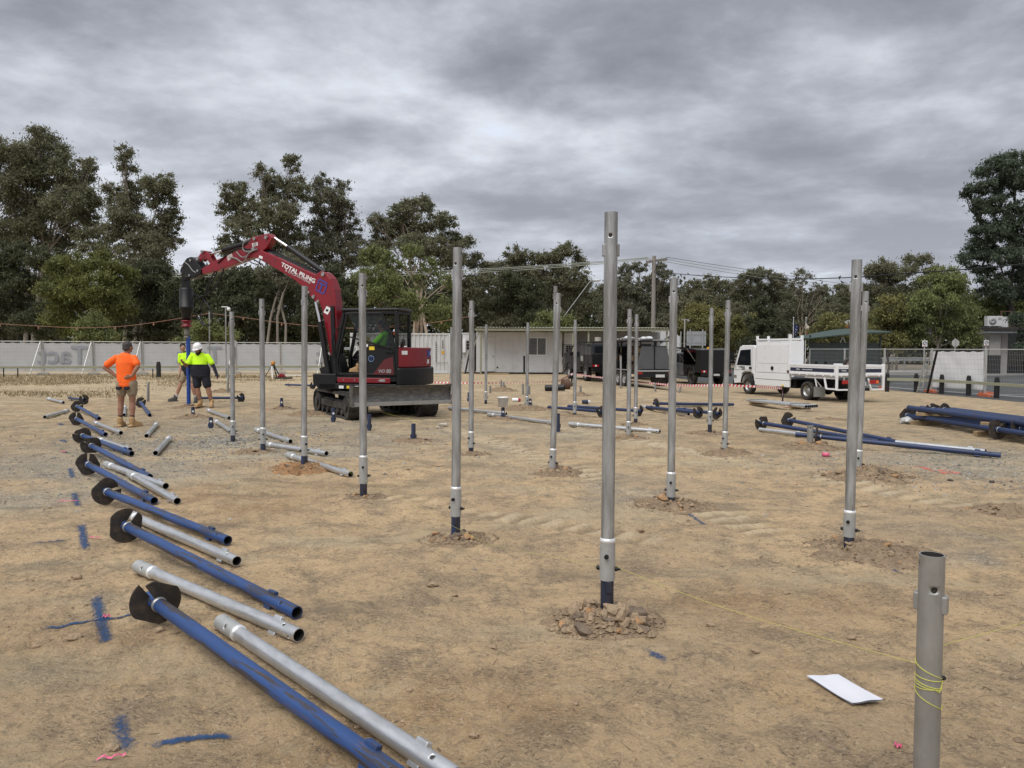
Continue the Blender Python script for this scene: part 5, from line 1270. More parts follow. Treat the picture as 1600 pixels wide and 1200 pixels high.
# swing post at the foot
sp = plate([(1085, 1085), (1100, 1140), (1150, 1190), (1240, 1260), (1260, 1180), (1215, 985), (1165, 985), (1150, 1060), (1110, 1075)], .30, 'swing_post', M['black'], bevel=.02)
plate([(1168, 640), (1192, 640), (1206, 1000), (1180, 1000)], .03, 'hose_guard', M['black'], bm_, .004, .15)
# bundles of hoses on the boom's back
def hose(pts, r, par, off=.0, name='hose', mtl=None):
    P_ = [BM @ Vector((sz(*z2(*p))[0], off, sz(*z2(*p))[1])) for p in pts]; out_ = []
    for i in range(len(P_) - 1):
        p0, p1, p2, p3 = P_[max(0, i - 1)], P_[i], P_[i + 1], P_[min(len(P_) - 1, i + 2)]
        for t in (0, .25, .5, .75): out_.append(.5 * ((2 * p1) + (p2 - p0) * t + (2 * p0 - 5 * p1 + 4 * p2 - p3) * t * t + (3 * p1 - p0 - 3 * p2 + p3) * t ** 3))
    out_.append(P_[-1]); q = MB(); q.M = EI; q.path(out_, r, 7); return q.build(name, mtl or M['black'], par)
for k, dy_ in enumerate((0, 9, 18, 27)):
    hose([(560, 244 + dy_), (620, 220 + dy_ * .6), (700, 232 + dy_ * .5), (800, 284 + dy_ * .5), (900, 330 + dy_ * .5), (1000, 376 + dy_ * .5), (1080, 420 + dy_ * .5), (1150, 470 + dy_ * .5), (1186, 560), (1200, 700), (1204, 900), (1206, 1000)], .016, bm_, -.10 + .045 * k)
M['hose_grey'] = mat('grey hose', (.20, .20, .19), .5)
hose([(590, 158), (548, 180), (532, 222), (560, 250), (640, 236)], .016, arm, .13, mtl=M['hose_grey'])
hose([(440, 290), (490, 300), (540, 328), (580, 262), (640, 232)], .018, arm, .14, mtl=M['hose_grey']); hose([(490, 250), (530, 290), (570, 280)], .016, arm, .14, mtl=M['hose_grey'])
hose([(575, 300), (600, 330), (650, 340), (660, 300)], .014, bm_, .14)
hose([(360, 310), (330, 370), (270, 480), (235, 600), (210, 690), (240, 770), (290, 770), (300, 720), (270, 640), (220, 580), (150, 550)], .020, arm, .06)
hose([(390, 370), (370, 430), (320, 520), (260, 560), (200, 590), (180, 640), (200, 720), (250, 782)], .020, arm, .10)
hose([(345, 345), (300, 440), (240, 560), (190, 575), (150, 552)], .016, arm, .02); hose([(620, 240), (500, 225), (430, 260), (350, 330)], .016, arm, .12)
# stickers on the boom and arm
def stick(poly, mtl, par, off): plate(poly, .004, 'sticker', mtl, par, 0, off)
stick([(1135, 640), (1168, 656), (1142, 702), (1112, 684)], M['white'], bm_, .124); stick([(1134, 660), (1150, 666), (1144, 680), (1128, 676)], M['black'], bm_, .128)
stick([(652, 276), (676, 286), (672, 304), (646, 294)], M['white'], bm_, .124); stick([(594, 190), (634, 180), (636, 204), (598, 214)], M['white'], arm, .104)
stick([(412, 276), (450, 262), (456, 290), (420, 318)], mat('pale sticker', (.5, .42, .42), .5), arm, .104)
for k in range(3): stick([(600, 192 + 7 * k), (628, 185 + 7 * k), (628, 188 + 7 * k), (600, 195 + 7 * k)], M['black'], arm, .107)
def on_boom(p, off=.126): s_, z_ = sz(*z2(*p), off); return EI @ (BM @ Vector((s_, off, z_)))
a_, b_ = on_boom((782, 330)), on_boom((1030, 462)); dirn = b_ - a_; 
zup = EI.to_3x3() @ Vector((0, 0, 1))
def fit_lettering(txt, p, q_, cap, mtl, bold):
    a_, b_ = on_boom(p), on_boom(q_); wd = (b_ - a_).length
    me = text_mesh(txt, cap / .70, .002, mtl, bold); xs = [v.co.x for v in me.vertices]; k = wd / (max(xs) - min(xs)); me.transform(Matrix.Diagonal((k, 1, 1, 1)))
    x = (b_ - a_).normalized(); z = (zup - x * zup.dot(x)).normalized(); me.transform(Matrix((x, z, x.cross(z))).transposed().to_4x4())
    link('lettering', me, bm_, loc=(a_ + b_) / 2)
fit_lettering('TOTAL PILING', (784, 337), (1026, 462), .100, M['white'], .004)
fit_lettering('& EXCAVATIONS', (812, 378), (992, 472), .052, mat('pale decal', (.55, .48, .48), .5), .0005)
# framed T mark
c_ = on_boom((1073, 497)); xd = dirn.normalized(); zu = (zup - xd * zup.dot(xd)).normalized(); nn_ = xd.cross(zu)
MT = Matrix((xd, zu, nn_)).transposed().to_4x4(); MT.translation = c_
q = MB(); q.M = MT
def rr(w, r, n=5):
    o_ = []
    for cx, cy, a0 in ((w - r, w - r, 0), (-w + r, w - r, 90), (-w + r, -w + r, 180), (w - r, -w + r, 270)):
        for k in range(n): a = R(a0 + 90 * k / (n - 1)); o_.append((cx + r * math.cos(a), cy + r * math.sin(a)))
    return o_
o1, o2 = rr(.152, .06), rr(.122, .045); n = len(o1)
q.add([(x, y, .003) for x, y in o1] + [(x, y, .003) for x, y in o2], [(i, (i + 1) % n, n + (i + 1) % n, n + i) for i in range(n)])
q.bx(-.085, .085, .045, .078, .001, .0045); q.bx(-.03, .012, -.11, .044, .001, .0045); q.build('emblem', M['decal_blue'], bm_)
# quick hitch and auger drive head
hit = plate([(80, 384), (96, 340), (128, 296), (155, 286), (188, 306), (222, 352), (234, 380), (226, 412), (180, 436), (132, 446), (120, 420), (84, 426)], .26, 'quick_hitch', M['black'], bevel=.02)
for p in ((100, 352), (150, 420), (210, 386), (158, 312), (90, 408)):
    s_, z_ = sz(*z2(*p)); q = BB(); q.cyl((s_, -.15, z_), (s_, .15, z_), .035, n=12); q.build('pin', M['steel'], hit)
hose([(120, 325), (150, 350), (175, 385), (200, 400)], .014, hit, .145, 'hose', M['hose_grey'])
AX = G(295, 637); AY = AX.y
def az(py): return at(294, py, AY).z
def aw(w): return w / 4.615 / FPX * AY
zt = lambda zy: az(340 + zy / 4.615)
q = MB(); q.M = EI @ Matrix.Translation((AX.x - .02, AY, 0))
q.bx(-aw(22), aw(22), -.10, .10, zt(520), zt(425)); q.cyl((0, -.14, zt(440)), (0, .14, zt(440)), .06, n=12); q.build('head_bracket', M['black'], ex, .02)
q = MB(); q.M = EI @ Matrix.Translation((AX.x - .02, AY, 0))
q.lathe([(.001, zt(505)), (aw(40), zt(507)), (aw(46), zt(520)), (aw(47), zt(640)), (aw(50), zt(642)), (aw(50), zt(656)), (aw(46), zt(660)), (aw(34), zt(700)), (aw(28), zt(740)), (.001, zt(742))], 20)
ad_ = q.build('auger_drive', M['black'], ex)
q = MB(); q.M = EI @ Matrix.Translation((AX.x - .02, AY, 0)); q.lathe([(.001, zt(741)), (aw(38), zt(742)), (aw(38), zt(750)), (aw(27), zt(752)), (aw(27), zt(776)), (aw(40), zt(778)), (aw(40), zt(787)), (.001, zt(788))], 16); q.build('drive_flange', M['red'], ex)
q = MB(); q.M = EI @ Matrix.Translation((AX.x - .02, AY, 0)); q.lathe([(.001, zt(788)), (aw(19), zt(789)), (aw(20), zt(840)), (aw(20), zt(846)), (aw(16), zt(847)), (aw(16), zt(856)), (aw(21), zt(857)), (aw(21), zt(872)), (.001, zt(873))], 14); q.build('pile_socket', mat('earthy steel', (.16, .145, .12), .7, .2), ex)
hose([(60, 520), (62, 560), (64, 640), (62, 660)], .012, ad_, .2)

# ------------------------------------------------------------------ utes, trailer, truck
def heading(F_): return math.atan2(F_[1], F_[0])
def ute(cp, F_, label, body, lights=True, roof_rack=True, gull=False, wr=.39):
    rz = heading(F_); Lf = Vector((-F_[1], F_[0], 0))
    root = empty('utility_vehicle', Vector(cp) - Lf * .80, label, 'ute', None, rz)
    q = E()
    q.prism([(1.25, .52), (3.95, .52), (4.12, .62), (4.12, 1.02), (3.95, 1.14), (2.9, 1.20), (2.75, 1.22), (1.0, 1.22), (1.0, .52)], -.90, .90); bd = q.build('body', body, root, .05)
    q = E(); q.prism([(1.0, 1.222), (2.78, 1.222), (2.18, 1.80), (1.15, 1.84), (1.0, 1.80)], -.80, .80); q.build('cabin', body, root, .05)
    for sy in (-1, 1):
        q = E(); y = sy * .803; q.prism([(1.62, 1.26), (2.62, 1.26), (2.12, 1.72), (1.62, 1.74)], y - .004, y + .004); q.prism([(1.08, 1.26), (1.55, 1.26), (1.55, 1.74), (1.14, 1.74)], y - .004, y + .004); q.build('side_window', M['glass_dark'], root)
        q = E(); y = sy * .902; q.bx(1.58, 1.60, y - .003, y + .003, .55, 1.2); q.bx(2.65, 2.67, y - .003, y + .003, .62, 1.2); q.bx(1.66, 1.82, y - .004, y + .02, 1.07, 1.11); q.build('door_seam', M['black'], root)
        q = E(); q.bx(2.35, 2.5, sy * .98 - .1, sy * .98 + .1, 1.26, 1.46); q.build('mirror', M['black'], root, .02)
    q = E(); q.add([(2.76, -.72, 1.25), (2.76, .72, 1.25), (2.22, .68, 1.76), (2.22, -.68, 1.76)], [(0, 1, 2, 3)]); q.build('windscreen', M['glass_dark'], root)
    q = E(); q.bx(-1.15, .95, -.92, .92, .72, .86); q.bx(-.9, 3.6, -.45, .45, .45, .62); q.bx(-1.25, -1.15, -.92, .92, .52, .70); q.build('tray', M['black'], root, .015)
    can = None
    if not gull:
        q = E(); q.prism([(-1.12, .865), (.92, .865), (.92, 1.86), (-.98, 1.86), (-1.12, 1.35)], -.90, .90); can = q.build('canopy', body, root, .03)
        for sy in (-1, 1):
            q = E(); y = sy * .903
            q.bx(.25, .88, y - .004, y + .004, 1.32, 1.78); q.bx(-.42, .20, y - .004, y + .004, 1.32, 1.78); q.bx(-.98, -.47, y - .004, y + .004, 1.32, 1.72); q.build('canopy_window', M['glass_dark'], can)
            q = E(); q.bx(.45, .85, y - .005, y + .006, 1.0, 1.26); q.build('side_plate', M['grey'], can)
            q = E(); q.bx(-1.0, .88, y - .006, y + .010, 1.275, 1.30); q.bx(.205, .235, y - .006, y + .01, .9, 1.80); q.bx(-.455, -.43, y - .006, y + .01, .9, 1.80); q.build('trim', M['black'], can)
        q = E(); q.bx(-1.135, -1.128, -.75, .75, 1.45, 1.75); q.build('rear_window', M['glass_dark'], can)
    else:
        q = E(); t = .03
        q.bx(-1.15, .95, -.92, -.92 + t, .865, 1.98); q.bx(-1.15, -1.15 + t, -.889, .92, .865, 1.98); q.bx(.95 - t, .95, -.889, .92, .865, 1.98); q.bx(-1.119, .919, -.889, .92, 1.95, 1.98); q.bx(-1.119, -.55, .89, .92, .865, 1.949); q.bx(-.549, .919, .89, .92, .865, 1.15)
        q.bx(-.56, -.53, -.88, .889, .87, 1.94); q.bx(-.529, .91, -.5, .3, 1.2, 1.24); can = q.build('canopy', M['black'], root, .008)
        q = E(); q.bar((-.52, .93, 1.99), (-.52, .93, 1.99 + .001), .01, .01) if False else None
        q.add([(-.55, .92, 1.985), (.93, .92, 1.985), (.93, 1.62, 2.10), (-.55, 1.62, 2.10), (-.55, .92, 2.015), (.93, .92, 2.015), (.93, 1.62, 2.13), (-.55, 1.62, 2.13)], [(0, 3, 2, 1), (4, 5, 6, 7), (0, 1, 5, 4), (1, 2, 6, 5), (2, 3, 7, 6), (3, 0, 4, 7)]); q.build('gull_door', M['black'], can)
        q = E(); q.bar((-.50, .92, 1.35), (-.50, 1.45, 2.07), .025, .025); q.bar((.88, .92, 1.35), (.88, 1.45, 2.07), .025, .025); q.build('gas_strut', M['steel'], can)
        for k, (x, w_, z_, mm) in enumerate(((-.3, .3, 1.28, 'steel'), (.1, .22, 1.30, 'grey'), (.5, .34, 1.27, 'dark'), (.0, .25, 1.0, 'steel'), (.55, .2, 1.0, 'grey'))):
            q = E(); q.bx(x - w_ / 2, x + w_ / 2, -.2, .2, z_ - .03, z_ + .13); q.build('tool_tray', M[mm], can, .02)
        q = E(); q.prism([(-.55, .70), (-.42, .70), (-.28, .98), (.28, .98), (.42, .70), (.55, .70), (.34, 1.05), (-.34, 1.05)], .80, .97); q.build('mudguard', M['dark'], root, .01)
        q = E(); q.bx(.7, 1.0, -.7, .7, 1.84, 1.95); q.build('pink_light_bar', mat('pinkish light bar', (.55, .10, .17), .4), root, .02)
        q = E(); q.cyl((-.8, .3, 1.98), (-.8, .3, 2.14), .06, n=12); q.build('beacon', mat('amber beacon', (.85, .38, .02), .3), root)
        q = E()
        for k in range(5): q.bar((-1.0, -.7 + .3 * k, 2.06), (.8, -.7 + .3 * k, 2.06), .05, .05, )
        q.bar((-.9, -.8, 2.01), (-.9, .8, 2.01), .05, .06); q.bar((.7, -.8, 2.01), (.7, .8, 2.01), .05, .06); q.build('roof_load', M['steel'], root)
        q = E(); q.bx(-1.16, -1.151, .1, .42, 1.0, 1.5); q.build('rear_panel', M['dark'], can)
    if roof_rack and not gull:
        q = E()
        for y in (-.75, .75): q.bar((-.95, y, 1.95), (1.9, y, 1.95), .04, .04)
        for x in (-.8, 0, .8, 1.6): q.bar((x, -.78, 1.95), (x, .78, 1.95), .03, .03); [q.bar((x, y, 1.8), (x, y, 1.95), .03, .03) for y in (-.75, .75)]
        q.build('roof_rack', M['black'], root)
        q = E(); q.path([(4.1, .6, .6), (4.3, .6, .95), (4.25, .5, 1.25), (4.25, -.5, 1.25), (4.3, -.6, .95), (4.1, -.6, .6)], .03, 7); q.bx(4.12, 4.28, -.88, .88, .55, .78); q.build('bull_bar', M['black'], root)
        q = E(); q.path([(2.9, .82, 1.2), (2.95, .84, 1.5), (2.7, .82, 1.78), (2.3, .8, 1.9)], .035, 7); q.build('snorkel', M['black'], root)
        q = E(); q.cyl((.2, .2, 2.0), (.2, .2, 2.2), .16, n=14); q.build('roof_roll', mat('pale canvas roll', (.4, .37, .31), .8), root)
    if lights:
        for sy in (-1, 1):
            q = E(); q.bx(-1.175, -1.152, sy * .72 - .16, sy * .72 + .16, .74, .85); tl = q.build('tail_light', M['red_light'], root); q = E(); q.bx(-1.182, -1.176, sy * .72 - .05, sy * .72 + .03, .75, .84); q.build('lens', M['white'], tl)
    q = E(); q.bx(-1.262, -1.252, -.18, .18, .56, .66); q.build('number_plate', M['white_dull'], root)
    q = E(); q.bx(-1.5, -1.1, -.04, .04, .45, .53); q.build('tow_bar', M['black'], root)
    for x in (0, 3.2):
        for sy in (-1, 1): wheel(root, (x, sy * .80, wr), wr, .27, M['dark'] if gull else M['grey'], sy)
        for sy in (-1, 1):
            if not (gull and x == 0):
                q = E(); q.path([(x + .50 * math.cos(a), sy * .90, wr + .02 + .50 * math.sin(a)) for a in np.linspace(.1, 3.04, 12)], .05, 6); q.build('wheel_arch', M['black'], root)
    return root
p1_, p2_ = G(888, 591), G(917.5, 595.5); F1 = (p1_ - p2_).normalized()
ute(p2_, F1, 'black four wheel drive with a windowed canopy and roof rack parked before the office', M['dark'])
pg = G(1082, 601.5); F2 = Vector((-.24, .97, 0)).normalized()
ute(pg, F2, 'grey cab ute with a black canopy whose side door is lifted open', mat('gunmetal paint', (.16, .17, .19), .3, .5, .05), gull=True, wr=.40)
# tool trailer
pt = G(975, 603.5); F3 = Vector((-.22, .975, 0)).normalized(); Lf = Vector((-F3.y, F3.x, 0))
root = empty('tool_trailer', pt - Lf * .95, 'dark grey tandem axle tool trailer with open side shelves and a loaded roof rack', 'trailer', None, heading(F3))
q = E(); q.bx(-1.0, 2.9, -.85, .85, .55, .68); q.bx(-1.12, -1.0, -.88, .88, .42, .74); q.build('chassis', M['dark'], root, .02)
q = E(); q.bx(-1.16, -1.125, -.86, .86, .66, .72); q.build('step_bar', M['grey'], root, .01)
q = E(); q.prism([(-.98, .69), (-.94, .69), (-.88, 1.70), (-.92, 1.70)], -.62, .62) if False else None
def tap(x0, x1, z0_, z1, yb, yt, t=.0): return [(x0, -yb, z0_), (x0, yb, z0_), (x0, yt, z1), (x0, -yt, z1), (x1, -yb, z0_), (x1, yb, z0_), (x1, yt, z1), (x1, -yt, z1)]
BF = [(0, 3, 2, 1), (4, 5, 6, 7), (0, 1, 5, 4), (1, 2, 6, 5), (2, 3, 7, 6), (3, 0, 4, 7)]
for sy in (-1, 1):
    q = E(); a_, b_ = sorted((sy * .012, sy * .80)); a2, b2 = sorted((sy * .012, sy * .56))
    q.add([(-1.03, a_, .76), (-1.03, b_, .76), (-1.0, b2, 1.72), (-1.0, a2, 1.72), (-.98, a_, .76), (-.98, b_, .76), (-.95, b2, 1.72), (-.95, a2, 1.72)], BF); q.build('rear_door', mat('slate grey paint', (.075, .08, .085), .5, 0, .15, 2), root, .012)
q = E(); q.bx(-1.05, -1.031, -.02, .02, .78, 1.9); q.build('door_bar', M['black'], root)
q = E(); q.add(tap(-.97, 2.8, .69, 1.72, -.0, -.0), []) if False else None
q.add([(-.97, -.80, .69), (2.8, -.80, .69), (2.8, -.56, 1.72), (-.97, -.56, 1.72), (-.97, -.76, .69), (2.8, -.76, .69), (2.8, -.52, 1.72), (-.97, -.52, 1.72)], BF); q.bx(2.76, 2.8, -.7, .7, .69, 1.7); q.bx(-.97, 2.8, -.56, .56, 1.721, 1.75); q.bx(1.0, 1.04, -.6, .7, .69, 1.72); q.build('box_body', M['dark'], root)
for z_ in (1.02, 1.36): q = E(); q.bx(-.93, 2.75, -.5, .58, z_, z_ + .03); q.build('shelf', M['dark'], root)
for k, (x, z_, w_, mm) in enumerate(((-.6, .69, .45, 'timber'), (0, .69, .5, 'rust'), (.6, .69, .5, 'timber'), (1.4, .69, .5, 'rust'), (-.55, 1.05, .5, 'rust'), (.1, 1.05, .5, 'timber'), (1.5, 1.05, .5, 'timber'), (2.2, 1.05, .4, 'rust'), (-.5, 1.39, .45, 'timber'), (.3, 1.39, .5, 'rust'), (1.6, 1.39, .5, 'timber'))):
    o = E().bx(-w_ / 2, w_ / 2, -.35, .12, 0, .26).build('crate', M[mm], None, .01); o.parent = None
    Mw = Matrix.Translation(root.location) @ Matrix.Rotation(root.rotation_euler.z, 4, 'Z') @ Matrix.Translation((x, .40 if z_ < 1.3 else .3, z_ + .001 + (.03 if z_ > .7 else 0)))
    o.matrix_world = Mw; tag(o, '%s crate on the %s shelf of the grey trailer, %s' % ('pale wooden' if mm == 'timber' else 'rusty brown', {.69: 'bottom', 1.05: 'middle', 1.39: 'top'}[z_], 'number %d from its rear doors' % 1 if False else {-.6: 'beside the rear door', -.55: 'beside the rear door', -.5: 'beside the rear door', 0: 'second from the rear door', .1: 'second from the rear door', .3: 'second from the rear door', .6: 'above the wheels', 1.4: 'before the divider', 1.5: 'before the divider', 1.6: 'before the divider', 2.2: 'at the front end'}[x]), 'crate', 'crates on the trailer shelves')
q = E(); q.bx(-1.1, 2.9, -.95, 1.35, 1.93, 1.97); q.build('awning_roof', M['dark'], root, .01)
for x in (-1.02, .9, 2.7):
    for y in (-.9, 0.0 if x == -1.02 else .75, .9): q = E(); q.bx(x - .025, x + .025, y - .025, y + .025, .74 if abs(y) > .8 else 1.72, 1.93); q.build('rack_post', M['dark'], root)
q = E(); g = np.random.default_rng(4)
for k in range(9): x, y = g.uniform(-.7, 2.2), g.uniform(-.7, .7); q.bar((x, y, 2.0 + .03 * (k % 3)), (x + g.uniform(-.9, .9), y + g.uniform(-.3, .3), 2.06 + .03 * (k % 4)), .06, .06)
q.bx(-.9, -.1, -.9, -.3, 1.972, 2.02); q.build('rack_load', M['fence_tube'], root)
for c_, r_, s_ in (((.3, -.3, 2.08), .16, (2.0, 1, .6)), ((1.2, .3, 2.10), .18, (1.6, 1.1, .6)), ((-.3, .2, 2.06), .13, (1.7, 1, .7))): q = E(); q.ball(c_, r_, sc=s_); q.build('tarp_bundle', M['white_dull'], root)
for x in (0, .78):
    for sy in (-1, 1): wheel(root, (x, sy * .88, .33), .33, .20, M['grey'], sy)
for sy in (-1, 1):
    q = E(); q.bx(-.42, 1.2, sy * .88 - .12, sy * .88 + .12, .70, .73); q.build('mudguard', M['grey'], root, .008)
    q = E(); q.bx(-1.145, -1.123, sy * .70 - .12, sy * .70 + .12, .56, .64); q.build('tail_light', M['red_light'], root)
q = E(); q.bx(-1.15, -1.13, -.42, -.02, .42, .54); q.build('number_plate', M['white_dull'], root)
q = E(); q.bar((2.8, .5, .6), (4.0, 0, .55), .08, .1); q.bar((2.8, -.5, .6), (4.0, 0, .55), .08, .1); q.build('drawbar', M['dark'], root)
o = E().lathe([(.001, 0), (.33, 0), (.33, .2), (.001, .2)], 20).build('spare_tyre', M['rubber']); me = o.data; me.transform(Matrix.Rotation(R(90), 4, 'Y')); o.parent = root; o.location = (-1.0, -.25, .36)

# white truck
pf, pr_ = G(1169.7, 615.8), G(1263, 625.2); F4 = (pf - pr_).normalized(); F4.z = 0; WB = (pf - pr_).length
Lf = Vector((-F4.y, F4.x, 0)); TW = 1.06
tr = empty('flatbed_truck', pr_ - Lf * .93, 'white tray truck with a big white toolbox behind its cab, parked facing away', 'truck', None, heading(F4))
tr.location.z = ZR + .0
M['truck_white'] = mat('truck white', (.76, .77, .78), .3, 0, .03, 2, dirt=(.66, .655, .64), dirt_amt=.2, ds=2)
q = E(); q.bx(-1.5, WB + .9, -.42, -.30, .55, .80); q.bx(-1.5, WB + .9, .30, .42, .55, .80)
for x in (-1.4, .0, 1.4, 2.6): q.bx(x - .06, x + .06, -.299, .299, .58, .76)
q.bx(.9, 2.2, .45, .85, .42, .80); q.bx(.9, 2.4, -.85, -.45, .40, .80); q.cyl((0, -.9, .40), (0, .9, .40), .09, n=12); q.ball((0, 0, .40), .2); q.build('chassis', M['black'], tr, .01)
for sy in (-1, 1):
    wheel(tr, (WB, sy * .88, .375), .375, .24, M['steel'], sy, lugs=False)
    wheel(tr, (0, sy * .93, .375), .375, .24, M['steel'], sy, lugs=False); wheel(tr, (0, sy * .66, .375), .375, .22, M['black'], sy, lugs=False)
# cab
x0 = 3.52; x1 = WB + 1.05
q = E(); side = [(x0, .62), (WB - .52, .62), (WB - .46, .90), (WB - .25, 1.02), (WB + .25, 1.02), (WB + .46, .90), (WB + .52, .50), (x1, .45), (x1 + .04, .95), (x1 - .02, 1.30), (x1 - .42, 2.12), (x1 - .62, 2.20), (x0 + .1, 2.20), (x0, 2.12)]
q.prism(side, -TW + .04, TW - .04); cabo = q.build('cab', M['truck_white'], tr, .05)
for sy in (-1, 1):
    y = sy * (TW - .037)
    q = E(); q.prism([(x0 + .30, 1.30), (x1 - .22, 1.30), (x1 - .50, 1.98), (x0 + .34, 2.02)], y - .006, y + .006); q.build('side_window', M['glass_dark'], cabo)
    q = E(); q.bx(x0 + .22, x0 + .235, y - .005, y + .005, .9, 2.1); q.bx(x0 + .24, x1 - .1, y - .005, y + .005, 1.085, 1.10); q.build('door_seam', M['grey'], cabo)
    q = E(); q.bx(x0 + .25, x0 + .42, y - .01, y + .03, 1.14, 1.24); q.build('door_handle', M['black'], cabo, .01)
    q = E(); q.path([(WB + .47 * math.cos(a), y, .42 + .54 * math.sin(a)) for a in np.linspace(.2, 2.95, 12)], .035, 6); q.build('wheel_arch', M['black'], cabo)
    q = E(); q.bar((x1 - .15, sy * (TW + .12), 1.35), (x1 - .12, sy * (TW + .12), 1.85), .12, .10); q.build('mirror', M['black'], cabo, .02)
    q = E(); q.box((x1 - .12, sy * (TW - .03), .78), (.22, .03, .12)); q.build('headlamp', M['steel'], cabo, .01)
q = E(); q.add([(x1 + .005, -.9, 1.33), (x1 + .005, .9, 1.33), (x1 - .40, .85, 2.08), (x1 - .40, -.85, 2.08)], [(0, 1, 2, 3)]); q.build('windscreen', M['glass_dark'], cabo)
q = E(); q.bx(x1 - .1, x1 + .12, -1.0, 1.0, .36, .60); q.build('bumper', M['black'], cabo, .02)
lettering('T TOTAL', .125, cabo, (WB + .42, TW - .028, 1.20), M['dark'], (-1, 0, 0), .003)
lettering('PILING', .07, cabo, (WB + .30, TW - .028, 1.12), M['dark'], (-1, 0, 0), .001)
# toolbox
bx0, bx1, bz0, bz1 = 1.05, 3.42, 1.02, 2.36
q = E(); q.bx(bx0, bx1, TW - .68, TW - .02, bz0, bz1); tb = q.build('toolbox', M['truck_white'], tr, .012)
for a, b, z1_, z2_ in ((bx0 + .02, bx0 + .12, bz0 + .02, bz1 - .12), (bx0 + .14, bx1 - .14, 1.42, bz1 - .12), (bx0 + .14, bx1 - .14, bz0 + .02, 1.405)):
    q = E(); q.bx(a, b, TW - .02, TW + .0, z1_, z2_); q.build('side_panel', M['truck_white'], tb, .006)
q = E(); q.cyl((bx0 + 1.15, TW + .001, 1.22), (bx0 + 1.15, TW + .03, 1.22), .085, n=16); q.build('latch', M['black'], tb)
q = E(); q.bx(bx0 + .02, bx0 + .13, TW + .002, TW + .03, 1.05, 1.16); q.build('hinge_block', M['rust'], tb)
q = E(); q.bx(bx0 + .1, bx1 - .05, TW - .16, TW - .02, .50, .66); q.prism([(bx0 - .02, .46), (bx1 + .02, .46), (bx1 + .02, .72), (bx0 - .02, .72)], TW - .06, TW + .012); q.bx(bx0 - .02, bx1 + .02, TW - .08, TW + .02, .74, 1.0); q.build('under_box', M['truck_white'], tr, .012)
q = E()
for x in (bx0 + .06, bx1 - .02):
    for yy in (TW - .06, TW - .62): q.bx(x - .05, x + .05, yy - .04, yy + .04, bz1 + .001, 2.60)
for yy in (TW - .06, TW - .62): q.bx(bx0 + .111, bx1 - .071, yy - .035, yy + .035, 2.40, 2.47)
for x in (bx0 + .06, bx1 - .02): q.bx(x - .04, x + .04, TW - .579, TW - .101, 2.41, 2.48)
q.build('ladder_rack', M['truck_white'], tr, .008)
q = E()
for k in range(6): q.bar((bx1 + .1, -.8 + .32 * k, 2.28), (bx1 + .9, -.8 + .32 * k, 2.30), .03, .03)
for x in (bx1 + .12, bx1 + .88): q.bar((x, -.9, 2.30), (x, .95, 2.30), .04, .04); q.bar((x, -.9, 2.50), (x, .95, 2.50), .03, .03); [q.bar((x, y, 2.3), (x, y, 2.5), .03, .03) for y in (-.88, -.2, .4, .93)]
q.bar((bx1 + .12, .93, 2.50), (bx1 + .88, .93, 2.50), .03, .03); q.build('cab_rack', M['black'], tr)
q = E(); q.cyl((bx0 + .5, .7, 2.40), (bx0 + .5, .7, 2.66), .08, n=12); q.bx(bx0 + .2, bx0 + .8, .55, .9, bz1 + .002, 2.42); q.build('rack_fitting', M['fence_tube'], tr)
# tray and drop sides
q = E(); q.bx(-1.72, bx0 - .01, -TW - .02, TW + .02, .96, 1.03); q.build('tray', M['fence_tube'], tr, .01)
def dropside(a, b, label=None):
    """a, b: ends of the side in truck coordinates"""
    a, b = Vector(a), Vector(b); d = (b - a).normalized(); n_ = Vector((d.y, -d.x, 0)); Lg = (b - a).length
    MX = Matrix((d, -n_, Vector((0, 0, 1)))).transposed().to_4x4(); MX.translation = a
    q = E(); q.M = MX; q.bx(0, Lg, 0, .03, 1.035, 1.42); q.bx(0, Lg, -.014, .035, 1.36, 1.44); q.bx(0, Lg, -.014, .035, 1.03, 1.10); o = q.build('drop_side', M['truck_white'], tr, .006)
    q = E(); q.M = MX; q.bx(.06, Lg - .06, -.006, -.001, 1.15, 1.29); q.build('blue_stripe', M['decal_navy'], o)
    for k in range(max(2, int(Lg / .45))): q = E(); q.M = MX; x = .18 + k * (Lg - .36) / max(1, int(Lg / .45) - 1); q.bx(x - .03, x + .03, -.03, -.0, 1.0, 1.09); q.build('hinge', M['truck_white'], o)
    return o, MX
o, MX = dropside((bx0 - .04, TW + .03, 0), (-1.70, TW + .03, 0))
lettering('TOTAL', .07, o, MX @ Vector((.55, -.009, 1.22)), M['white'], (-1, 0, 0), .002); lettering('PILING & EXCAVATIONS', .055, o, MX @ Vector((1.12, -.009, 1.22)), M['white'], (-1, 0, 0), .001)
o, MX = dropside((-1.75, TW - .02, 0), (-1.75, -TW + .02, 0))
lettering('TOTAL', .07, o, MX @ Vector((.30, -.009, 1.22)), M['white'], MX.to_3x3() @ Vector((1, 0, 0)), .002); lettering('PILING & EXCAVATIONS', .055, o, MX @ Vector((.90, -.009, 1.22)), M['white'], MX.to_3x3() @ Vector((1, 0, 0)), .001)
lettering('0400 000 000', .05, o, MX @ Vector((1.72, -.009, 1.22)), M['fence_tube'], MX.to_3x3() @ Vector((1, 0, 0)), .0) if False else None
dropside((-1.70, -TW - .03, 0), (bx0 - .04, -TW - .03, 0))
q = E(); [q.bx(-1.80, -1.72, sy * TW - .05, sy * TW + .05, .96, 1.47) for sy in (-1, 1)]; q.build('corner_post', M['truck_white'], tr, .01)
q = E()
